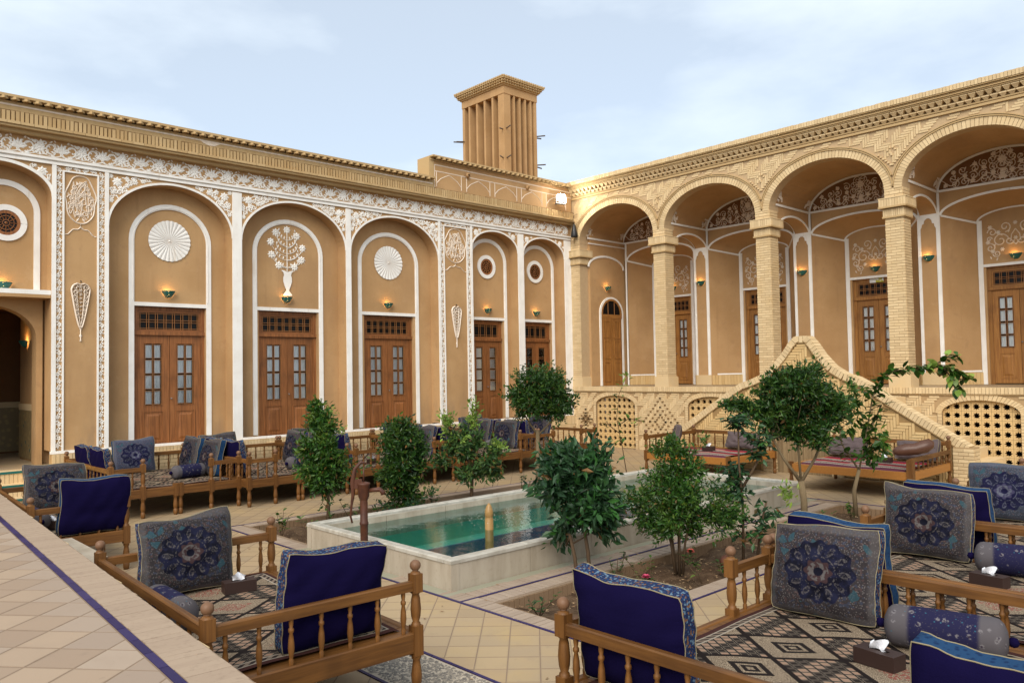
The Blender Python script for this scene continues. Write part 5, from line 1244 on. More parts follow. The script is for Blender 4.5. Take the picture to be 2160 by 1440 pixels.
    for s_ in (-1, 1): m.ribbon([(c+s_*(.05+.9*t_*hw), ZV+.08+.16*math.sin(t_*PI*2.5)**2) for t_ in [q/24 for q in range(25)]], .018, .012)
    lp = MB(); bb_ = lp.pts([(x, D1-.001, z) for x, z in [(u0+.03, ZV)]+arc(c, ZV, hw-.03, LR-.03, 24)[1:-1]+[(u1-.03, ZV)]]); lp.face([bb_+q for q in range(25)]); put('lunette_ground', (lp, 'lunette'), AR)
    put('lunette_scrolls', (m, 'cream'), AR, (0, D1-.003, 0))
    # squinch scroll patches on the vault feet
    for s_ in (0, 1):
        m = MB(); r3 = random.Random(5+k)
        for q in range(34):
            a, z = r3.uniform(.0, .26), r3.uniform(.03, .36)
            if a > .30-z*.55: continue
            m.spiral(a, z, .04, r3.random()*6, 1.2, 1, .014, .01, n=8); m.petal(a, z, r3.random()*6, .05, .022, .01)
        put('vault_foot_scrolls', (m, 'cream'), AR, (u0+.02, (.30 if not s_ else D1-.03), ZV+.03), (.28, 0, PI/2), scale=(1, 1, 1) if not s_ else (-1, 1, 1), kind='stuff')
    # door tympanum scrolls
    m = MB()
    for s_ in (-1, 1):
        for (x, z, r_, a0, tr_, d) in ((.30, 4.95, .17, PI, 1.35, -1), (.46, 5.15, .10, 0, 1.3, 1), (.20, 5.25, .12, -PI/2, 1.3, -1), (.50, 4.80, .10, PI/2, 1.3, 1), (.38, 4.66, .08, 0, 1.4, -1), (.12, 4.93, .09, PI, 1.2, 1), (.52, 5.0, .06, PI, 1.2, -1)):
            m.spiral(ic+s_*x, z, r_, a0 if s_ > 0 else PI-a0, tr_, d*s_, .024, .018, n=18)
        for x, z in ((.50, 5.27, ), (.55, 4.93), (.34, 5.14), (.46, 4.72), (.27, 4.75)): m.flower(ic+s_*x, z, .055, 6, .018)
        for x, z, a in ((.25, 5.05, .8), (.40, 4.9, -1.2), (.15, 5.1, 2), (.52, 4.62, -2), (.36, 4.58, -1.2)): m.petal(ic+s_*x, z, a if s_ > 0 else PI-a, .09, .035, .016)
        m.ribbon([(ic, 4.83), (ic+s_*.09, 4.95), (ic+s_*.08, 5.06), (ic, 5.18)], .02, .016)
    m.flower(ic, 4.98, .05, 6, .018); m.flower(ic, 5.32, .05, 6, .018); put('tympanum_scrolls', (m, 'stucco'), AR, (0, D2-.001, 0))
put('white_bands', (wh, 'white'), AR); put('end_wall', (pl, 'plaster'), AR)
put('back_mass', (MB().bx(-.5, D2+.32, 0, ULEN, D2+.6, 7.2), 'plaster'), AR)
put('far_end_wall', (MB().bx(ULEN-.9, .3, ZT, ULEN-.7, D2+.3, 7.0), 'plaster'), AR)
# arched door in the end wall (faces local +x)
ad = sub('door', AR, (EU+.004, 1.30, ZT), PI/2)
m = MB(); m.bx(-.46, -.02, .0, -.02, .02, 2.05); put('leaf', (m, 'teak_z'), ad); m = MB(); m.bx(-.012, -.02, 0, .46, .02, 2.05); put('leaf', (m, 'teak_z'), ad)
m = MB(); m.bx(-.48, -.03, 2.05, .48, .02, 2.16); m.band([(-.45, 2.16)]+arc(0, 2.18, .45, .43, 18)+[(.45, 2.16)], .06, .03, 0); put('frame', (m, 'teak_x'), ad)
for s_ in (-1, 1):
    for z0, z1 in ((.12, .7), (.82, 1.35), (1.45, 1.95)): m = MB(); m.band([(s_*.24-.13, z0), (s_*.24+.13, z0), (s_*.24+.13, z1), (s_*.24-.13, z1), (s_*.24-.13, z0)], .03, .012, -.02); put('raised_panel', (m, 'teak_z'), ad)
m = MB(); b = m.pts([(x, -.002, z) for x, z in [(-.45, 2.16)]+arc(0, 2.18, .45, .42, 18)+[(.45, 2.16)]]); m.face([b+i for i in range(21)]); put('pane', (m, 'glass_dark'), ad)
m = MB()
for x in (-.15, .15): m.bx(x-.012, -.014, 2.16, x+.012, -.003, 2.56)
put('glazing_bars', (m, 'bar'), ad)
for u, yy, z, rz, lb in ((1.72, D2-.01, 4.70, -PI/2, 'above the first porch door behind the second column'), (7.83, D2-.01, 4.66, -PI/2, 'over the porch door marked with a small sign'), (10.89, D2-.01, 4.62, -PI/2, 'over the rightmost porch door')): sconce((yy, -u, z), rz, 'glowing teal wall sconce '+lb)
for u, z, lb in ((3.22, 4.68, 'on the narrow pier between the first two porch bays'), (6.28, 4.66, 'on the narrow pier between the middle porch bays'), (9.34, 4.68, 'on the narrow pier left of the rightmost porch door')): sconce((D1-.01, -u, z), -PI/2, 'glowing teal wall sconce '+lb, 1.3)
sconce((1.12, -EU-.02, 4.72), 0, 'glowing teal wall sconce above the small arched door in the corner', 1.3)
# ================================================================== STAIR
SX = -2.0
STR = thing('staircase', 'buff brick double stair with sloping parapet rising to a central peak', 'staircase', (SX, 0, 0), -PI/2)   # local x = -world y, local y = depth
prof = [(4.15, .12), (5.39, .93), (6.55, 1.70), (6.8, 1.84), (7.05, 1.92), (7.3, 2.02), (7.55, 2.2), (7.78, 2.45), (7.95, 2.68), (8.08, 2.80), (8.34, 2.80), (8.46, 2.66), (8.62, 2.42), (8.84, 2.18), (9.08, 2.03), (9.3, 1.96), (9.55, 1.82), (9.91, 1.56), (11.26, .72)]
OP = (7.62, 8.75, 1.0)      # opening under the stair
tall = lambda x: next((prof[i][1]+(prof[i+1][1]-prof[i][1])*(x-prof[i][0])/(prof[i+1][0]-prof[i][0]) for i in range(len(prof)-1) if prof[i][0] <= x <= prof[i+1][0]), 0)
m = MB()
P = [(prof[0][0], 0)]+prof+[(11.26, 0)]
for i in range(len(prof)-1):
    (xa, za), (xb, zb) = prof[i], prof[i+1]
    m.hexa([(xa, 0, 0), (xb, 0, 0), (xb, .22, 0), (xa, .22, 0), (xa, 0, za), (xb, 0, zb), (xb, .22, zb), (xa, .22, za)])
put('parapet_wall', (m, 'mortar_mid'), STR)
hb = MB(); herring(hb, 4.2, 11.25, 0.02, 2.75, lambda x, z: z > .02 and z < tall(x)-.13 and not (OP[0] < x < OP[1] and z < OP[2]) and not x > 10.98, 0, .014, .22, .055, .009); put('parapet_bricks', (hb, 'brick_gold'), STR, kind='stuff')
cm = MB(); cp = MB()
for i in range(len(prof)-1):
    (xa, za), (xb, zb) = prof[i], prof[i+1]; L = math.hypot(xb-xa, zb-za); k = max(1, int(L/.068)); dx, dz = (xb-xa)/L, (zb-za)/L; nx, nz = -dz, dx
    for q in range(k):
        t0, t1 = L*(q+.05)/k, L*(q+.95)/k
        cm.prism([(xa+dx*t0-nx*.11, za+dz*t0-nz*.11), (xa+dx*t1-nx*.11, za+dz*t1-nz*.11), (xa+dx*t1+nx*.02, za+dz*t1+nz*.02), (xa+dx*t0+nx*.02, za+dz*t0+nz*.02)], -.03-rnd.uniform(0, .005), .25)
    cp.prism([(xa-nx*.128, za-nz*.128), (xb-nx*.128, zb-nz*.128), (xb-nx*.112, zb-nz*.112), (xa-nx*.112, za-nz*.112)], -.035, .02)
put('coping_bricks', (cm, 'brick'), STR, kind='stuff'); put('coping_groove', (cp, 'mortar_mid'), STR)
pm_ = MB(); courses(pm_, 11.0, 11.34, -.04, .26, 0, .70, .062, 'fr', .17); put('end_pier_bricks', (pm_, 'brick'), STR, kind='stuff'); put('end_pier', (MB().bx(11.0, -.04, 0, 11.34, .26, .72), 'mortar'), STR)
pm_ = MB(); courses(pm_, 7.30, 7.60, -.04, .2, 0, 1.02, .062, 'fr', .15); courses(pm_, 8.78, 9.02, -.04, .2, 0, 1.02, .062, 'fr', .15); put('opening_jamb_bricks', (pm_, 'brick'), STR, kind='stuff'); put('opening_jamb', (MB().bx(7.30, -.04, 0, 7.60, .2, 1.02).bx(8.78, -.04, 0, 9.02, .2, 1.02), 'mortar'), STR)
put('stair_backwall', (MB().bx(4.3, 1.75, 0, 11.2, 1.9, .1), 'brick'), STR)
for k in range(8):     # steps behind the parapet, both flights
    for s_ in (-1, 1): c0 = 8.2+s_*(.7+.3*(8-k)); put('stair_tread', (MB().bx(min(c0, c0+s_*.3), .24, 0, max(c0, c0+s_*.3), 1.9, .2+.19*k), 'brick'), STR)
put('landing', (MB().bx(7.45, .24, 1.05, 8.95, 1.9, 1.70), 'brick'), STR)
rs = thing('reed_screen', 'upright reed screen closing the opening under the stairs', 'screen', (SX, -8.2, 0), -PI/2); m = MB()
for i in range(75): x = -.56+i*.0152; m.lathe([(.0072, 0), (.0072, .98+rnd.uniform(-.01, .01))], 5, (x, -.03+rnd.uniform(-.004, .004), 0))
put('reeds', (m, 'reed'), rs, kind='stuff'); put('top_rod', (MB().tube([(-.57, -.045, .93), (.57, -.045, .96)], .012, 6), 'black'), rs)
# ================================================================== FLOODLIGHT, PENDANT
fl_ = thing('floodlight', 'switched on led floodlight glaring white at the parapet corner', 'floodlight', (-.80, -.42, 7.2), rad(-32))
put('housing', (MB().bx(-.13, 0, -.10, .13, .06, .10), 'steel'), fl_); put('lens', (MB().bx(-.115, -.012, -.085, .115, -.001, .085), 'flood'), fl_); put('glare_dome', (MB().lathe([(.0, .085), (.05, .078), (.09, .055), (.11, .0)], 16), 'flood'), fl_, (0, -.012, 0), (PI/2, 0, 0)); put('bracket', (MB().bx(-.14, .06, -.16, .14, .22, -.13).bx(-.15, .0, -.16, -.131, .1, .02).bx(.131, 0, -.16, .15, .1, .02), 'steel'), fl_)  # the glowing dome is added over the lens to imitate the glare
l = bpy.data.lights.new('flood_lamp', 'AREA'); l.energy = 45; l.size = .22; l.color = (1, .93, .78); l.spread = PI; lo = bpy.data.objects.new('flood_lamp', l); col.objects.link(lo); lo.parent = fl_; lo.location = (.05, -.03, 0); lo.rotation_euler = (PI/2, 0, rad(-105))
pdn = thing('hanging_loudspeaker', 'black cone shaped loudspeaker hanging at the corner of the eaves', 'loudspeaker', (-.14, -.30, 6.14))
put('housing', (MB().lathe([(0, 0), (.10, 0), (.105, .02), (.09, .12), (.06, .26), (.04, .34), (.03, .38), (0, .39)], 14), 'black'), pdn); put('cord', (MB().tube([(0, 0, .38), (0, .01, .54)], .006, 5), 'black'), pdn)
# ================================================================== WOODEN TAKHT BEDS
HF, SEAT = .937, .46
def post_me(top=True, wood='wood_z'):
    m = MB(); q = .036
    m.lathe([(.0, 0), (.028, 0), (.034, .03), (.036, .09), (.026, .10), (.026, .11), (.034, .12), (.037, .17), (.028, .24), (.024, .27), (.033, .28), (.033, .30)], 12)
    m.bx(-q, -q, .30, q, q, .50)
    if top:
        m.lathe([(.033, .50), (.03, .515), (.022, .525), (.032, .56), (.036, .61), (.03, .68), (.024, .705), (.032, .715), (.032, .72)], 12); m.bx(-q, -q, .72, q, q, .845)
        m.lathe([(.036, .845), (.03, .856), (.018, .862)], 12); m.cur = 1
        m.lathe([(.018, .862), (.022, .866)]+[(.038*math.sin(a), .899-.038*math.cos(a)) for a in [.5+k*.33 for k in range(8)]]+[(0, .937)], 12)
    return m.mesh('post', [wood, 'finial'])
POST, LEG = post_me(), post_me(False)
SPIN = MB().lathe([(.014, 0), (.016, .03), (.011, .04), (.014, .05), (.021, .10), (.018, .15), (.011, .19), (.018, .20), (.018, .215), (.011, .225), (.015, .25), (.015, .28)], 8).mesh('spindle', 'wood_z')
def rail_me(L, y0, z0, y1, z1, ax, rnd_=False):
    b = .008; m = MB()
    P = [(y0, z0), (y1, z0), (y1, z1-b), (y1-b, z1), (y0+b, z1), (y0, z1-b)]
    k = len(P)
    if ax == 'x':
        n = m.pts([(0, a, z) for a, z in P]+[(L, a, z) for a, z in P])
    else: n = m.pts([(a, 0, z) for a, z in P]+[(a, L, z) for a, z in P])
    m.face([n+i for i in range(k)]); m.face([n+k+i for i in reversed(range(k))])
    for i in range(k): j = (i+1) % k; m.face([n+i, n+k+i, n+k+j, n+j])
    return m.mesh('rail', 'wood_'+ax)
def takht(label, loc, rz, W, D, segs=True, rails='lrb', nsp=.18, group='wooden tea house beds', rug=True, ruglabel=None, seg=.5, mid=True):
    t = thing('takht_bed', label, 'day bed', loc, rz, group)
    for x, y in ((0, 0), (W, 0), (0, D), (W, D)): put('post', POST, t, (x, y, 0))
    sx = []
    if segs: sx = [(0, seg), (W-seg, W)]; put('post', POST, t, (seg, 0, 0)); put('post', POST, t, (W-seg, 0, 0))
    if mid:
        for dx in (-.04, .04): put('leg', LEG, t, (W/2+dx, 0, 0)); put('leg', LEG, t, (W/2+dx, D, 0))
    put('seat_rail', rail_me(W, -.028, .325, .028, SEAT, 'x'), t); put('seat_rail', rail_me(W, D-.028, .325, D+.028, SEAT, 'x'), t)
    put('seat_rail', rail_me(D, -.028, .326, .028, SEAT-.001, 'y'), t); put('seat_rail', rail_me(D, W-.028, .326, W+.028, SEAT-.001, 'y'), t)
    for i in range(int(W/.15)): a = W*i/int(W/.15); b = W*(i+1)/int(W/.15); put('seat_board', (MB().bx(a+.003, .03, .42, b-.003, D-.03, .452), 'wood_y'), t)
    def spins(n, f_):
        for i in range(n): put('spindle', SPIN, t, f_((i+.5)/n))
    if 'l' in rails: put('top_rail', rail_me(D, -.024, .735, .024, .80, 'y'), t); spins(int(D/nsp), lambda q: (0, D*q, SEAT-.001))
    if 'r' in rails: put('top_rail', rail_me(D, W-.024, .735, W+.024, .80, 'y'), t); spins(int(D/nsp), lambda q: (W, D*q, SEAT-.001))
    if 'b' in rails: put('top_rail', rail_me(W, D-.024, .736, D+.024, .801, 'x'), t); spins(int(W/nsp), lambda q: (W*q, D, SEAT-.001))
    for a, b in sx:
        put('top_rail', (MB().bx(a, -.024, .736, b, .024, .80), 'wood_x'), t)
        for q in (.33, .67): put('spindle', SPIN, t, (a+(b-a)*q, 0, SEAT-.001))
    if rug:
        rw, rd = W-.16, D-.14; m = MB(); nx, ny = 24, 24; b = len(m.v)
        for j in range(ny+1):
            for i in range(nx+1): x, y = -rw/2+rw*i/nx, -rd/2+rd*j/ny; m.v.append((x, y, .004*math.sin(x*7+y*3+W)+.003*math.sin(y*13-x*4)+(-.012 if j == 0 else 0)))
        for j in range(ny):
            for i in range(nx): q = b+j*(nx+1)+i; m.face([q, q+1, q+nx+2, q+nx+1], True)
        c, s_ = math.cos(rz), math.sin(rz); lx, ly = W/2, D/2+.01
        r = put('rug', (m, rugmat('diamond kilim', rw, rd)), None, (loc[0]+c*lx-s_*ly, loc[1]+s_*lx+c*ly, SEAT+.012), (0, 0, rz)); tag(r, ruglabel or 'black and tan diamond kilim spread on '+label, 'rug', 'diamond kilims on the beds')
    return t
# ------------------------------------------------------------------ cushions
def cushion_meshes(Wc=.74, Hc=.62, Tc=.19, seed=0, front='medal', back='navy', gus='gusset'):
    r_ = random.Random(seed); N = 22; sag = r_.uniform(.5, 1.4); tilt = r_.uniform(-.02, .03); ear = r_.uniform(.025, .05)
    ph = [r_.uniform(0, 6.28) for _ in range(6)]
    def pt(i, j, side):
        u, v = -1+2*i/N, -1+2*j/N
        x = Wc/2*u*(1-.045*(1-v*v)-.05*abs(v)**7); z = Hc/2+Hc/2*v*(1-.05*sag*(1-u*u)-.055*abs(u)**7)+tilt*u*(v+1)/2
        x += .010*math.sin(v*3+ph[0]); z += .010*math.sin(u*4+ph[1])*(v+1)/2+ear*.35*abs(u)**4*(v if v > 0 else .2*v)
        bul = max(0, (1-abs(u)**2.8)*(1-abs(v)**2.8)); g_ = .052
        y = g_+Tc*.45*bul**.6*(1+.10*math.sin(u*2.5+ph[2])-.12*v)
        edge = min(1-abs(u), 1-abs(v)); y += .006*math.sin((u*math.cos(ph[3])+v*math.sin(ph[3]))*17+ph[4])*max(0, 1-edge*2.2)+.004*math.sin(u*11+v*7+ph[5])
        if side == 0:
            for tu, tv in ((-.36, .36), (.36, .36), (-.36, -.36), (.36, -.36), (0, 0), (0, .5), (0, -.5)):
                y -= .024*math.exp(-((u-tu)**2+(v-tv)**2)/.016)
        else: y -= .020*math.exp(-(v+.2)**2/.05)*(1-u*u)
        return (x, -y if side == 0 else y*.85, z)
    out = []
    for side, nm, mt in ((0, 'front_panel', front), (1, 'back_panel', back)):
        m = MB(); b = m.pts([pt(i, j, side) for j in range(N+1) for i in range(N+1)])
        for j in range(N):
            for i in range(N):
                q = b+j*(N+1)+i; fq = [q, q+1, q+N+2, q+N+1]; m.face(fq if side == 0 else fq[::-1], True)
        out.append((nm, m.mesh(nm, mt)))
    per = [(i, 0) for i in range(N)]+[(N, j) for j in range(N)]+[(i, N) for i in range(N, 0, -1)]+[(0, j) for j in range(N, 0, -1)]
    m = MB(); b = m.pts([pt(i, j, 0) for i, j in per]+[pt(i, j, 1) for i, j in per]); k = len(per)
    for i in range(k): j = (i+1) % k; m.face([b+j, b+i, b+k+i, b+k+j], True)
    out.append(('gusset', m.mesh('gusset', gus)))
    for side in (0, 1):
        m = MB(); P = [pt(i, j, side) for i, j in per]; m.tube(P+[P[0]], .0032, 5, False); out.append(('piping', m.mesh('piping', 'piping')))
    return out
CUSH = {}
def cushion(label, loc, face, lean=.22, var=0, kind='grey', group='brocade floor cushions', rock=0):
    key = (kind, var)
    if key not in CUSH:
        sty = {'grey': ('medal', 'navy', 'gusset'), 'blue': ('medal_blue', 'navy', 'gusset_sky'), 'sky': ('medal', 'navy', 'gusset_sky'), 'mauve': ('mauve', 'mauve', 'mauve'), 'low': ('mauve', 'mauve', 'mauve')}[kind]
        CUSH[key] = cushion_meshes(seed=var, front=sty[0], back=sty[1], gus=sty[2]) if kind not in ('mauve', 'low') else cushion_meshes(.72, .54 if kind == 'mauve' else .36, .14, var, *sty)
    t = thing('cushion', label, 'cushion', loc, face, group, -lean); t.rotation_euler[1] = rock
    for nm, me in CUSH[key]: put(nm, me, t)
    return t
BOL = {}
def bolster(label, loc, rz, mt='paisley', L=.62, r=.115):
    t = thing('bolster', label, 'bolster', loc, rz, 'round bolsters')
    k = (mt, L, r)
    if k not in BOL:
        m = MB(); pr = [(0, -L/2)]+[(r*(1-(1-q)**2.2)**.5, -L/2+.07*q) for q in (.1, .35, .7, 1)]+[(r*1.02, 0)]+[(r*(1-(1-q)**2.2)**.5, L/2-.07*q) for q in (1, .7, .35, .1)]+[(0, L/2)]; m.lathe(pr, 20)
        m.v = [(z, y, x+r) for x, y, z in m.v]; m.f = [q[::-1] for q in m.f]; e = MB()
        for s_ in (-1, 1): e.lathe([(0, -.03), (.022, -.02), (.03, .0), (.02, .025), (0, .03)], 8, (s_*(L/2+.02), 0, r))
        BOL[k] = (m.mesh('bolster_cover', mt), e.mesh('tassel', 'navy'))
    put('cover', BOL[k][0], t); put('tassels', BOL[k][1], t); return t
TB = []
def tissue(label, loc, rz):
    t = thing('tissue_box', label, 'tissue box', loc, rz, 'dark tissue boxes')
    if not TB:
        TB.append(MB().bx(-.125, -.06, 0, .125, .06, .088).mesh('box', 'box_brown')); m = MB(); b = len(m.v); k = 9
        for j in range(4):
            for i in range(k): a = i/(k-1); rr = [.05, .045, .055, .05][j]; m.v.append((-rr+2*rr*a, .018*math.sin(a*7+j*1.3)*(1+j*.3), .085+j*.018+(.012*math.sin(a*5) if j == 3 else 0)))
        for j in range(3):
            for i in range(k-1): q = b+j*k+i; m.face([q, q+1, q+k+1, q+k], True)
        TB.append(m.mesh('tissue', 'tissue')); TB.append(MB().bx(-.06, -.012, .0882, .06, .012, .0892).mesh('slot', 'void'))
    put('box', TB[0], t); put('tissue', TB[1], t); put('slot', TB[2], t); return t
SZ = SEAT+.014
# near left bed (front faces +x)
takht('the turned wood bed beside the terrace in the left foreground', (-14.18, -11.55, 0), rad(88), 2.3, 1.4, segs=False, ruglabel='black and tan kilim on the left foreground bed')
cushion('navy backed cushion leaning on the near rail of the left foreground bed', (-14.72, -11.33, SZ), PI, .16, 1, 'grey')
cushion('grey medallion cushion leaning on the far rail of the left foreground bed', (-14.93, -9.50, SZ), rad(-2), .2, 2, 'grey')
bolster('paisley bolster along the terrace side of the left foreground bed', (-15.33, -10.2, SZ), PI/2)
tissue('dark tissue box on the left foreground bed', (-14.62, -9.75, SZ), rad(-10))
takht('the second bed along the terrace toward the entrance steps', (-14.39, -6.19, 0), rad(87.5), 2.25, .96, segs=False, ruglabel='kilim on the second terrace side bed')
cushion('navy cushion with sky blue braid on the second terrace side bed', (-14.72, -6.12, SZ), PI, .14, 3, 'sky')
cushion('grey medallion cushion at the far end of the second terrace side bed', (-14.66, -4.22, SZ), rad(-4), .2, 4, 'grey')
bolster('paisley bolster on the second terrace side bed', (-15.15, -5.4, SZ), PI/2)
tissue('dark tissue box on the second terrace side bed', (-15.0, -5.55, SZ), 0)
# row along the left wing (front faces -y)
rowC = [(-13.62, -11.60, -2.92, 'first'), (-11.54, -9.66, -3.2, 'second'), (-9.60, -7.34, -3.42, 'third'), (-7.28, -5.08, -3.52, 'fourth'), (-5.03, -3.15, -3.56, 'last')]
for i, (x0, x1, y, nm) in enumerate(rowC):
    D = -y-.42; W = x1-x0; where = f'the {nm} bed by the niched wall'
    takht(where, (x0, y, 0), 0, W, D, segs=True, seg=.47, ruglabel=f'kilim on {where}')
    a = 'from the entrance'
    k = 'blue' if i == 0 else 'grey'
    cushion(f'medallion cushion against the back rail of {where}', (x0+1.05 if i == 0 else x0+.55, -.68, SZ), 0, .22, 5+i % 2, k)
    for q, yy in enumerate((y+1.75, y+.85)):
        which = 'farther' if q == 0 else 'nearer'
        if i < 4 or q == 0: cushion(f'{which} cushion on the right rail of {where}', (x1-.17, yy, SZ), -PI/2, .2, 7+q, 'sky' if i == 0 else 'grey')
        cushion(f'{which} cushion on the left rail of {where}', (x0+.17, yy-.06, SZ), PI/2, .2, 9+q, 'grey')
    bolster(f'paisley bolster on {where}', (x1-.56, y+.75 if i < 4 else y+1.5, SZ), rad(18) if i else rad(12))
tissue('dark tissue box on the third bed by the niched wall', (-8.9, -2.9, SZ), .3)
# row at right (front faces +y)
rowD = [(-11.88, -14.13, 'nearest'), (-9.63, -11.80, 'second'), (-7.28, -9.53, 'third'), (-4.75, -7.2, 'farthest')]
for i, (xa, xb, nm) in enumerate(rowD):
    where = f'the {nm} bed of the right row'; W = xa-xb
    takht(where, (xa, -12.88, 0), PI, W, 2.55, segs=True, seg=.52, ruglabel=f'kilim on {where}')
    if i < 3:
        cushion(f'navy backed cushion on the near rail of {where}', (xb+.19, -13.33 if i else -13.27, SZ), PI/2, .17, 11+i, 'grey' if i == 0 else 'sky')
        cushion(f'large grey medallion cushion on the far rail of {where}', (xa-.2, -13.40 if i == 0 else -13.28, SZ), -PI/2+rad(3), .17, 14+i, 'grey' if i < 2 else 'blue')
        bolster(f'paisley bolster by the far rail of {where}', (xa-.36, -14.22 if i == 0 else -14.05, SZ), PI/2+rad(12), 'paisley', .66, .125)
        tissue(f'dark tissue box with white tissue on {where}', (xa-.82, -14.02 if i == 0 else -13.95, SZ), rad(80))
cushion('navy cushion with bright blue braid at the right end of the nearest bed', (-13.9, -15.05, SZ), PI/2, .14, 18, 'sky')
# two beds before the stair (front faces -x)
def redbed(label, y0, W, left, right, arm_low):
    t = thing('takht_bed', label, 'day bed', (-4.0, y0, 0), -PI/2, 'beds with crimson rugs before the stair'); D = 1.75
    for x, y, tall_ in ((0, 0, left), (W, 0, right and not arm_low), (0, D, True), (W, D, True)): put('post' if tall_ else 'leg', POST if tall_ else LEG, t, (x, y, 0))
    if arm_low: put('arm_post', (MB().bx(W-.05, -.05, 0, W+.05, .05, .66), 'wood_z'), t)
    for q in ((-.02, -.03, W+.02, .03), (-.02, D-.03, W+.02, D+.03)): put('seat_rail', (MB().bx(q[0], q[1], .33, q[2], q[3], SEAT), 'dark_wood'), t)
    for x in (0, W): put('seat_rail', (MB().bx(x-.03, .03, .33, x+.03, D-.03, SEAT-.002), 'dark_wood'), t)
    put('top_rail', rail_me(W, D-.03, .76, D+.03, .83, 'x'), t)
    for i in range(int(W/.2)): put('spindle', SPIN, t, (W*(i+.5)/int(W/.2), D, SEAT), scale=(1, 1, 1.08))
    for x, on in ((0, left), (W, right)):
        if not on: continue
        put('top_rail', (MB().bx(x-.03, 0, .62 if x and arm_low else .74, x+.03, D, .68 if x and arm_low else .81), 'wood_y'), t)
        for i in range(8): put('spindle', SPIN, t, (x, D*(i+.6)/8.4, SEAT), scale=(1, 1, .6 if x and arm_low else 1))
    for i in range(int(W/.2)): a = W*i/int(W/.2); b = W*(i+1)/int(W/.2); put('seat_board', (MB().bx(a+.003, .035, .42, b-.003, D-.035, .452), 'wood_y'), t)
    m = MB(); nx, ny = 20, 16; rw, rd = W-.25, 1.3; b = len(m.v)
    for j in range(ny+1):
        for i in range(nx+1): x, y = -rw/2+rw*i/nx, -rd/2+rd*j/ny; m.v.append((x, y, .008*math.sin(x*6+y*4)+.005*math.sin(y*15)-(.07 if j == 0 else .02 if j == 1 else 0)))
    for j in range(ny):
        for i in range(nx): q = b+j*(nx+1)+i; m.face([q, q+1, q+nx+2, q+nx+1], True)
    r = put('rug', (m, 'redrug'), None, (-4.0+.66, y0-W/2, SEAT+.024), (0, 0, -PI/2)); tag(r, 'crimson and white striped rug on '+label, 'rug', 'crimson rugs before the stair')
    return t
redbed('the wooden bed left of the reed screen', -5.72, 1.95, True, False, False); redbed('the wide wooden bed right of the reed screen', -8.95, 2.05, False, True, True)
cushion('mauve buttoned cushion on the left arm of the bed left of the reed screen', (-3.45, -6.02, SZ+.01), PI+rad(35), .24, 21, 'mauve', 'mauve buttoned cushions')
cushion('mauve cushion slumped on the back rail of the bed left of the reed screen', (-2.50, -7.05, SZ+.01), -PI/2, .35, 22, 'low', 'mauve buttoned cushions')
cushion('mauve cushion at the right end of the bed right of the reed screen', (-2.50, -10.55, SZ+.01), -PI/2, .35, 23, 'low', 'mauve buttoned cushions')
cushion('mauve cushion at the left end of the bed right of the reed screen', (-2.50, -9.3, SZ+.01), -PI/2, .35, 24, 'low', 'mauve buttoned cushions')
tissue('dark tissue box on the crimson rug left of the reed screen', (-3.25, -6.75, SZ+.022), PI/2); tissue('dark tissue box on the crimson rug right of the reed screen', (-3.15, -10.25, SZ+.022), -PI/2)
lb = thing('leather_bolster', 'brown leather bolster resting across the low arm of the right bed', 'bolster', (-3.62, -10.9, .70), rad(-58)); m = MB()
m.tube([(-.30, 0, .05), (-.24, 0, .065), (-.1, .01, .09), (.04, 0, .10), (.18, -.01, .15), (.28, 0, .20), (.32, 0, .21)], [.03, .075, .10, .095, .11, .085, .025], 14); put('cover', (m, 'leather'), lb)
jug = thing('clay_jug', 'dark terracotta jug lying on its side in the right planting bed', 'jug', (-9.42, -10.98, -.05), rad(25)); m = MB(); m.lathe([(0, 0), (.04, .005), (.065, .07), (.07, .14), (.045, .24), (.02, .30), (.028, .34)], 14); m.v = [(z-.2, y, x+.065) for x, y, z in m.v]; m.f = [q[::-1] for q in m.f]; put('body', (m, 'terracotta'), jug)
# ================================================================== PLANTS
def leaf_block(C, Dv, sz, wd=.42, fold=.25, six=False):
    n = len(C); Dv = Dv/np.linalg.norm(Dv, axis=1, keepdims=True); rv = nrng.normal(size=(n, 3)); sd_ = np.cross(Dv, rv); sd_ /= np.linalg.norm(sd_, axis=1, keepdims=True)+1e-9; nm = np.cross(sd_, Dv); s_ = sz[:, None]
    base = C; tip = C+Dv*s_; l1 = C+Dv*s_*.45+sd_*s_*wd*.5+nm*s_*fold*.3; r1 = C+Dv*s_*.45-sd_*s_*wd*.5+nm*s_*fold*.3; mid = C+Dv*s_*.5-nm*s_*fold*.12
    V = np.stack([base, l1, tip, r1, mid], 1).reshape(-1, 3); i = np.arange(n)*5
    Fc = np.concatenate([np.stack([i, i+4, i+1], 1), np.stack([i+1, i+4, i+2], 1), np.stack([i, i+3, i+4], 1), np.stack([i+4, i+3, i+2], 1)])
    return V, Fc
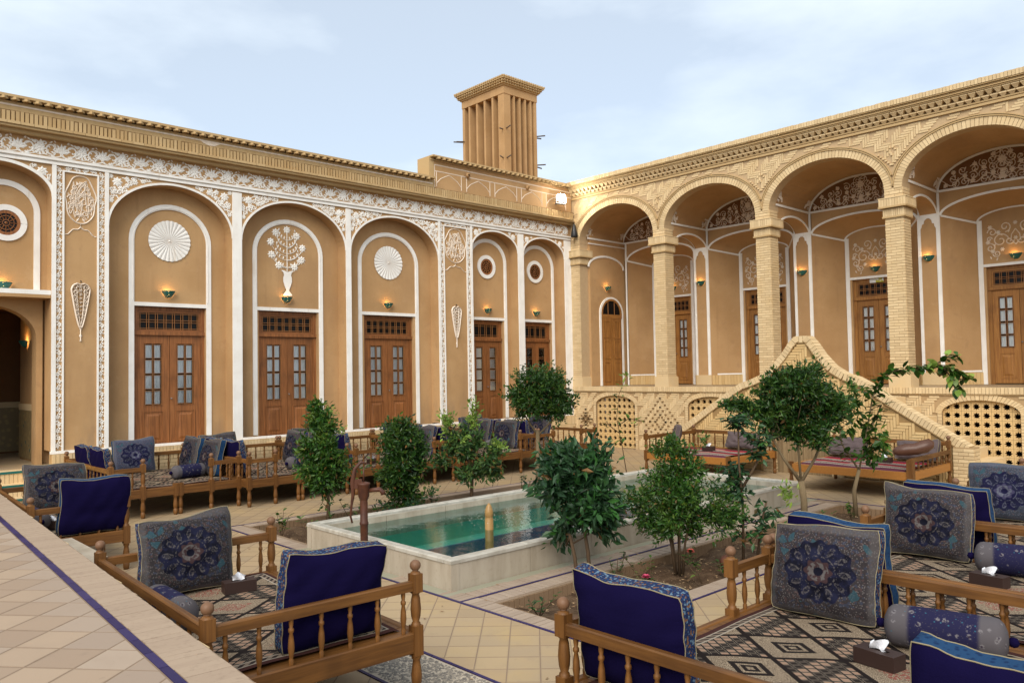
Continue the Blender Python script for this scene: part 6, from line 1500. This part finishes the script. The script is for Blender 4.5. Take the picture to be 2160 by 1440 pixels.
def crown(blobs, n, sz, per=9, shell=.5, droop=.15, out=.8, tight=False, wd=.42):
    """leaves on twigs, twigs gathered in uneven clumps, clumps spread through ellipsoids (cx,cy,cz,rx,ry,rz,weight)"""
    ws = np.array([b[6] for b in blobs]); ws = ws/ws.sum(); C, Dv, tips = [], [], []
    nt_ = max(1, n//per)
    for b, w_ in zip(blobs, ws):
        k = max(1, int(nt_*w_)); Rb = np.array(b[3:6]); nc = max(5, int(k/(14 if tight else 26)))
        cd_ = nrng.normal(size=(nc, 3)); cd_ /= np.linalg.norm(cd_, axis=1, keepdims=True); cc = cd_*(nrng.random((nc, 1))**.45)*(nrng.uniform(.85, 1.02, (nc, 1)) if tight else nrng.uniform(.62, 1.12, (nc, 1)))
        pick = nrng.choice(nc, k, p=(lambda q: q/q.sum())(nrng.uniform(.4, 1.6, nc))); off = nrng.normal(size=(k, 3))*nrng.uniform(.10, .21, (nc, 1))[pick]
        d = cc[pick]+off; tw = np.array(b[:3])+d*Rb; tips.append(tw)
        dn = d/(np.linalg.norm(d, axis=1, keepdims=True)+1e-6)
        td = dn*out+off*2.2+nrng.normal(size=(k, 3))*.4+np.array([0, 0, .35]); td /= np.linalg.norm(td, axis=1, keepdims=True)
        for q in range(per):
            s_ = (q/per)*sz*2.4; C.append(tw+td*(s_-sz)+nrng.normal(size=(k, 3))*sz*.16); Dv.append(td*.75+nrng.normal(size=(k, 3))*.75-np.array([0, 0, droop]))
    C = np.concatenate(C); Dv = np.concatenate(Dv); S_ = sz*nrng.uniform(.55, 1.3, len(C))
    return C, Dv, S_, np.concatenate(tips)
def leaf_mesh(name, C, Dv, S_, mt, wd=.42):
    V, Fc = leaf_block(C, Dv, S_, wd); me = bpy.data.meshes.new(name); me.from_pydata(V.tolist(), [], Fc.tolist()); me.materials.append(M[mt]); return me
LEAF1 = {}
def one_leaf(mt, wd=.5):
    if (mt, wd) not in LEAF1:
        m = MB(); P = [(0, 0, 0), (.25, wd*.38, .05), (.55, wd*.46, .06), (.82, wd*.26, .02), (1, 0, -.06), (.82, -wd*.26, .02), (.55, -wd*.46, .06), (.25, -wd*.38, .05), (.3, 0, -.005), (.6, 0, .0), (.85, 0, -.02)]
        n = m.pts(P)
        for q in ((0, 8, 1), (1, 8, 9, 2), (2, 9, 10, 3), (3, 10, 4), (0, 7, 8), (7, 6, 9, 8), (6, 5, 10, 9), (5, 4, 10)): m.face([n+i for i in q], True)
        LEAF1[(mt, wd)] = m.mesh('leaf', mt)
    return LEAF1[(mt, wd)]
def single_leaf(par, base, p, d, s_, mt, wd=.5):
    d = Vector(d).normalized(); q = d.to_track_quat('X', 'Z').to_euler(); o = put('leaf', one_leaf(mt, wd), par, Vector(p)-Vector(base), q, (s_, s_, s_)); return o
def plant(name, label, cat, base, trunks, blobs, n, sz, mt, bark='bark', per=9, shell=.5, branches=14, singles=0, wd=.42, group=None, droop=.15, out=.8, extra=None, tight=False):
    t = thing(name, label, cat, (base[0], base[1], base[2]), 0, group); B_ = np.array(base)
    m = MB()
    for P, r0, r1 in trunks:
        k = len(P); m.tube([tuple(np.array(p)-B_) for p in P], [r0+(r1-r0)*i/(k-1) for i in range(k)], 8)
    C, Dv, S_, tips = crown(blobs, n, sz, per, shell, droop, out, tight)
    tops = [np.array(P[-1]) for P, _, _ in trunks]
    for q in range(branches):
        tp_ = tips[nrng.integers(len(tips))]; s0 = min(tops, key=lambda a: np.linalg.norm(a-tp_)); Pq = trunks[int(np.argmin([np.linalg.norm(a-tp_) for a in tops]))][0]; s0 = np.array(Pq[-1]) if q % 3 else np.array(Pq[-2])*.4+np.array(Pq[-1])*.6
        md = (s0+tp_)/2+np.array([0, 0, -.04])+nrng.normal(size=3)*.03; m.tube([tuple(s0-B_), tuple(md-B_), tuple(tp_-B_)], [.011, .007, .003], 5)
    put('trunk', (m, bark), t)
    if singles:
        order = np.argsort(np.linalg.norm(C-np.array(CAM), axis=1)); pick = order[:singles*6:6]; keep = np.setdiff1d(np.arange(len(C)), pick)
        for i in pick: single_leaf(t, base, C[i], Dv[i], float(S_[i])*1.1, mt, wd*1.1)
        C, Dv, S_ = C[keep], Dv[keep], S_[keep]
    put('crown', leaf_mesh('crown', C-B_, Dv, S_, mt, wd), t, kind='stuff')
    if extra:
        for bl, n2, s2, mt2, pr2, sh2 in extra:
            C, Dv, S_, _ = crown(bl, n2, s2, pr2, sh2, -.2, .5); put('young_shoots', leaf_mesh('young_shoots', C-B_, Dv, S_, mt2, wd), t, kind='stuff')
    return t
GZ = -.10
plant('shrub_tree', 'small upright green tree on a thin stake left of the hand pump', 'tree', (-11.38, -5.5, GZ), [([(-11.38, -5.5, GZ), (-11.37, -5.5, .3), (-11.38, -5.49, .6)], .032, .02)], [(-11.38, -5.49, 1.1, .38, .38, .66, 3), (-11.33, -5.52, .75, .44, .44, .4, 2), (-11.42, -5.46, 1.5, .26, .26, .32, 1.2)], 9500, .076, 'leaf_mid', per=8, extra=[([(-11.40, -5.48, 1.66, .22, .22, .16, 1), (-11.2, -5.6, 1.35, .2, .2, .2, .6)], 260, .05, 'leaf_light', 7, .6)])
plant('shrub', 'dense dark green shrub right of the hand pump', 'shrub', (-9.95, -5.45, GZ), [([(-9.95, -5.45, GZ), (-9.95, -5.45, .3), (-9.97, -5.44, .7)], .04, .02)], [(-9.98, -5.44, 1.05, .40, .40, .46, 3), (-10.0, -5.42, .6, .46, .46, .36, 2.4), (-9.9, -5.5, .25, .40, .4, .3, 1.2)], 13000, .078, 'leaf_dark', per=8, extra=[([(-9.9, -5.5, .16, .45, .4, .2, 1)], 500, .06, 'leaf_blue', 6, .7)])
plant('pomegranate_tree', 'loose light green young tree with two upright yellow green shoots', 'tree', (-8.6, -5.5, GZ), [([(-8.62, -5.5, GZ), (-8.6, -5.5, .25), (-8.57, -5.49, .55)], .035, .022), ([(-8.58, -5.49, .5), (-8.75, -5.34, 1.0), (-8.92, -5.18, 1.45)], .015, .006), ([(-8.58, -5.49, .5), (-8.5, -5.56, 1.1), (-8.52, -5.55, 1.8)], .015, .006)], [(-8.75, -5.35, .72, .42, .42, .36, 2), (-8.40, -5.68, .62, .46, .46, .32, 2), (-8.62, -5.48, .95, .34, .34, .3, 1.5)], 3000, .10, 'leaf_soft', per=6, extra=[([(-8.88, -5.22, 1.30, .13, .13, .34, 1), (-8.55, -5.53, 1.45, .12, .12, .45, 1.2), (-8.3, -5.75, 1.0, .25, .25, .18, .6), (-8.75, -5.35, 1.0, .22, .22, .2, .6)], 700, .085, 'leaf_light', 6, .6)])
plant('topiary_tree', 'round headed dark green tree on a bare pale trunk before the corner', 'tree', (-7.0, -5.5, GZ), [([(-7.0, -5.5, GZ), (-6.99, -5.5, .5), (-6.98, -5.5, 1.1)], .042, .036), ([(-6.98, -5.5, 1.0), (-6.75, -5.7, 1.3), (-6.65, -5.8, 1.5)], .02, .01), ([(-6.98, -5.5, 1.0), (-7.1, -5.35, 1.3), (-7.2, -5.3, 1.5)], .02, .01)], [(-6.95, -5.53, 1.80, .50, .5, .47, 4), (-6.72, -5.76, 1.58, .32, .32, .28, 1.3), (-7.18, -5.32, 1.6, .30, .30, .28, 1.1)], 15000, .072, 'leaf_dark', 'bark_pale', per=8, tight=True)
plant('laurel_tree', 'bay laurel with two slender trunks standing in front of the pool', 'tree', (-11.05, -10.24, GZ), [([(-11.09, -10.2, GZ), (-11.11, -10.19, .2), (-11.15, -10.16, .45)], .022, .017), ([(-10.99, -10.29, GZ), (-11.0, -10.28, .25), (-11.04, -10.25, .6), (-11.02, -10.26, .9)], .023, .015)], [(-11.02, -10.25, 1.06, .37, .37, .44, 4), (-11.11, -10.17, .66, .34, .34, .26, 1.5), (-10.92, -10.34, .68, .33, .33, .26, 1.5)], 4300, .115, 'leaf_blue', 'bark', per=7, singles=180, wd=.42)
plant('bush', 'broad fine leaved green bush in the right planting bed', 'bush', (-9.9, -10.7, GZ), [([(-9.95+dx, -10.7+dy, GZ), (-9.95+dx*2, -10.7+dy*2, .25), (-9.95+dx*4, -10.7+dy*4, .55)], .016, .01) for dx, dy in ((.03, .02), (-.03, .03), (.02, -.03), (-.02, -.02), (0, .04))], [(-9.94, -10.66, .95, .40, .40, .40, 3), (-10.02, -10.58, .55, .50, .46, .32, 2.5), (-9.78, -10.8, .55, .46, .42, .32, 2), (-9.98, -10.62, 1.25, .18, .18, .16, .5)], 14000, .054, 'leaf_mid', per=9, singles=0, extra=[([(-9.95, -10.65, .8, .5, .5, .5, 1)], 900, .045, 'leaf_dark', 8, .9)])
# umbrella-leaved plant: whorls of drooping leaflets
t7 = thing('umbrella_plant', 'umbrella plant with whorled drooping leaves in the right planting bed', 'plant', (-9.04, -10.96, GZ)); m = MB(); b7 = np.array((-9.04, -10.96, GZ))
stems = [[(-9.04, -10.96, GZ), (-9.03, -10.97, .5), (-9.06, -10.95, 1.1), (-9.05, -10.95, 1.55)], [(-8.83, -11.02, GZ), (-8.80, -11.06, .3), (-8.76, -11.12, .6)], [(-9.05, -10.96, .75), (-8.9, -11.08, 1.05), (-8.84, -11.14, 1.3)]]
for P in stems: m.tube([tuple(np.array(p)-b7) for p in P], [.018, .015, .012, .009][:len(P)], 6)
put('stem', (m, 'bark'), t7); whor = []
for (cx, cy, cz, rx, rz_, k) in ((-9.05, -10.95, 1.52, .18, .09, 9), (-8.86, -11.13, 1.24, .16, .16, 9), (-9.08, -10.92, .95, .2, .14, 8), (-9.08, -10.92, .62, .22, .26, 16), (-8.8, -11.18, .48, .2, .24, 14), (-9.0, -11.0, .3, .2, .15, 8)):
    for q in range(k): whor.append((cx+rnd.uniform(-rx, rx)*.8, cy+rnd.uniform(-rx, rx)*.8, cz+rnd.uniform(-rz_, rz_)))
n_ = 0
for wx, wy, wz in whor:
    k = rnd.randint(6, 9); a0 = rnd.random()*6; 
    for q in range(k):
        a = a0+2*PI*q/k; el = rnd.uniform(-.65, .25); L = rnd.uniform(.095, .145); single_leaf(t7, b7, (wx, wy, wz), (math.cos(a), math.sin(a), el), L, 'leaf_blue' if rnd.random() < .8 else 'leaf_soft', .46); n_ += 1
        if n_ > 295: break
    if n_ > 295: break
ys = np.array([(wx, wy, wz) for wx, wy, wz in whor]); ar = nrng.integers(len(ys), size=560); C = ys[ar]+nrng.normal(size=(560, 3))*.04; Dv = nrng.normal(size=(560, 3)); Dv[:, 2] = Dv[:, 2]*.4-.35; put('small_leaves', leaf_mesh('small_leaves', C-b7, Dv, nrng.uniform(.07, .12, 560), 'leaf_blue'), t7, kind='stuff')
C = np.array([(-8.62, -11.33, .72)])+nrng.normal(size=(60, 3))*.06; put('young_shoots', leaf_mesh('young_shoots', C-b7, nrng.normal(size=(60, 3))+np.array([0, 0, .6]), nrng.uniform(.06, .1, 60), 'leaf_light'), t7, kind='stuff')
plant('orange_tree', 'spreading dark green tree on a pale forked trunk near the right beds', 'tree', (-6.69, -10.54, GZ), [([(-6.69, -10.54, GZ), (-6.69, -10.54, .3), (-6.72, -10.52, .58)], .05, .045), ([(-6.72, -10.52, .56), (-6.9, -10.36, .9), (-7.1, -10.2, 1.4)], .028, .012), ([(-6.72, -10.52, .56), (-6.55, -10.66, .9), (-6.4, -10.8, 1.4)], .028, .012), ([(-6.72, -10.52, .56), (-6.74, -10.5, 1.1), (-6.75, -10.5, 1.6)], .02, .01)], [(-6.78, -10.46, 1.78, .46, .46, .40, 3.2), (-7.0, -10.26, 1.5, .36, .36, .30, 1.8), (-6.46, -10.76, 1.52, .38, .38, .32, 2.0), (-7.28, -10.0, 1.66, .22, .22, .12, .6), (-6.7, -10.5, 1.2, .36, .36, .22, .9), (-6.7, -10.52, 2.12, .26, .26, .16, .7)], 15000, .078, 'leaf_dark', 'bark_pale', per=8, branches=22, extra=[([(-6.6, -10.6, 2.2, .25, .25, .12, 1), (-6.3, -10.9, 1.75, .3, .3, .2, 1), (-7.1, -10.15, 1.8, .25, .25, .15, .8)], 420, .055, 'leaf_mid', 7, .7)])
# citrus with a long reaching branch: every leaf of the branch is its own piece
t9 = thing('citrus_tree', 'citrus sapling with a long leafy branch reaching out to the right', 'tree', (-5.32, -10.67, GZ)); b9 = np.array((-5.32, -10.67, GZ)); m = MB()
tr9 = [[(-5.32, -10.67, GZ), (-5.33, -10.66, .3), (-5.27, -10.72, .61)], [(-5.27, -10.72, .6), (-5.18, -10.80, 1.1), (-5.09, -10.88, 1.69), (-5.0, -10.97, 1.95), (-4.86, -11.1, 2.1), (-4.6, -11.34, 2.15), (-4.34, -11.59, 2.18), (-4.15, -11.76, 2.12), (-4.0, -11.91, 1.95)], [(-5.27, -10.72, .6), (-5.45, -10.55, 1.0), (-5.5, -10.5, 1.5)], [(-5.18, -10.8, 1.1), (-5.06, -10.92, 1.4), (-5.0, -10.98, 1.6)], [(-4.4, -11.53, 2.17), (-4.25, -11.68, 2.3), (-4.12, -11.8, 2.33)], [(-4.3, -11.63, 2.16), (-4.2, -11.72, 1.98), (-4.1, -11.82, 1.8)], [(-5.2, -10.78, 1.0), (-5.05, -10.9, 1.1), (-4.98, -10.98, 1.0)]]
for k, P in enumerate(tr9): m.tube([tuple(np.array(p)-b9) for p in P], [.036, .032, .026] if k == 0 else [max(.014-.0016*i, .004) for i in range(len(P))], 7)
put('trunk', (m, 'bark_pale'), t9)
for k, P in enumerate(tr9[1:]):
    tot = 200 if k == 0 else 34
    for i in range(tot):
        q = (i+rnd.random())/tot*(len(P)-1); a = min(int(q), len(P)-2); fr = q-a; p = Vector(P[a]).lerp(Vector(P[a+1]), fr)
        if p.z < .8: continue
        d = (Vector(P[a+1])-Vector(P[a])).normalized()*.5+Vector((rnd.gauss(0, .7), rnd.gauss(0, .7), rnd.uniform(-1.0, .35))); fresh = p.x > -4.45 and rnd.random() < .4
        single_leaf(t9, b9, p+Vector((rnd.gauss(0, .03), rnd.gauss(0, .03), rnd.gauss(0, .03))), d, rnd.uniform(.10, .19), 'leaf_light' if fresh else 'leaf_mid', .62)
C, Dv, S_, _ = crown([(-5.38, -10.6, 1.5, .34, .34, .45, 1.5), (-5.12, -10.85, 1.05, .25, .25, .35, 1)], 380, .13, 5, .6, .4); put('crown', leaf_mesh('crown', C-b9, Dv, S_, 'leaf_mid', .55), t9, kind='stuff')
# thin fresh sprig before the first pierced screen
t10 = thing('climbing_sprig', 'thin sprig with fresh light green leaves before the pierced screen', 'plant', (-4.6, -5.7, GZ)); b10 = np.array((-4.6, -5.7, GZ)); m = MB()
P10 = [[(-4.6, -5.7, GZ), (-4.66, -5.62, .6), (-4.74, -5.55, 1.2), (-4.70, -5.6, 1.7), (-4.59, -5.69, 2.02)], [(-4.72, -5.57, 1.05), (-4.55, -5.73, 1.2), (-4.36, -5.9, 1.12)], [(-4.7, -5.58, .9), (-4.85, -5.45, 1.05), (-4.9, -5.4, 1.15)]]
for P in P10: m.tube([tuple(np.array(p)-b10) for p in P], [.01, .009, .007, .006, .004][:len(P)], 5)
put('stem', (m, 'bark'), t10)
for k, (p, ft_) in enumerate([((-4.6, -5.69, 2.0), 1), ((-4.64, -5.65, 1.88), 1), ((-4.7, -5.6, 1.7), 0), ((-4.73, -5.57, 1.4), 0), ((-4.40, -5.87, 1.12), 1), ((-4.5, -5.78, 1.15), 0), ((-4.86, -5.44, 1.07), 0), ((-4.7, -5.58, 1.1), 0), ((-4.66, -5.62, .8), 0)]):
    for q in range(7): single_leaf(t10, b10, Vector(p)+Vector((rnd.gauss(0, .05), rnd.gauss(0, .05), rnd.gauss(0, .05))), (rnd.gauss(0, 1), rnd.gauss(0, 1), rnd.uniform(-.3, .8)), rnd.uniform(.10, .18), 'leaf_light' if ft_ else 'leaf_mid', .5)
def seedling(label, x, y, hgt, n, sz, mt, fl=None, spread=.1, cat='plant'):
    t = thing('seedling', label, cat, (x, y, GZ), 0, 'small plants in the beds'); m = MB(); k = 3
    for s_ in range(k):
        dx, dy = rnd.gauss(0, spread), rnd.gauss(0, spread); hh = hgt*rnd.uniform(.7, 1.0); m.tube([(0, 0, 0), (dx*.5, dy*.5, hh*.5), (dx, dy, hh)], [.008, .006, .003], 5)
        for i in range(n//k):
            q = rnd.uniform(.25, 1.05); a = rnd.random()*6.28; single_leaf(t, (0, 0, 0), (dx*q, dy*q, hh*q), (math.cos(a), math.sin(a), rnd.uniform(-.2, .7)), sz*rnd.uniform(.6, 1.2), mt, .5)
        if fl and s_ == 0:
            for r_ in range(3):
                for i in range(6): a = i*1.05+r_*.5; single_leaf(t, (0, 0, 0), (dx, dy, hh+.01), (math.cos(a), math.sin(a), .3+.5*r_), .05, fl, .9)
    put('stem', (m, 'bark'), t)
seedling('sparse seedling at the left tip of the left planting bed', -12.12, -5.5, .40, 40, .085, 'leaf_mid'); seedling('leafy seedling against the left end of the pool', -11.95, -6.15, .36, 46, .09, 'leaf_soft'); seedling('small plant behind the pool rim near the hand pump', -10.9, -5.4, .42, 40, .09, 'leaf_soft')
seedling('low plant below the round headed tree', -7.4, -5.5, .42, 70, .075, 'leaf_soft', None, .16); seedling('bright seedling at the near corner of the right planting bed', -12.15, -10.68, .24, 34, .07, 'leaf_soft'); seedling('small rose with a pink bloom in the right planting bed', -10.95, -11.05, .30, 40, .07, 'leaf_mid', 'petal_pink', .07, 'flower'); seedling('small rose with a coral bloom in the right planting bed', -10.1, -11.1, .36, 40, .075, 'leaf_soft', 'petal_orange', .08, 'flower')
seedling('seedling beside the pale forked trunk', -6.35, -10.75, .26, 30, .07, 'leaf_mid'); seedling('seedling beside the citrus sapling', -5.75, -10.8, .30, 34, .08, 'leaf_mid'); seedling('low sprig behind the laurel trunks', -10.75, -10.45, .34, 34, .065, 'leaf_mid'); seedling('low sprig left of the fine leaved bush', -10.55, -10.75, .30, 40, .06, 'leaf_mid', None, .14); seedling('low plant under the fine leaved bush', -9.75, -11.15, .22, 40, .07, 'leaf_mid', None, .12); seedling('low plant between the shrubs behind the pool rim', -9.3, -5.3, .3, 40, .08, 'leaf_blue', None, .12)
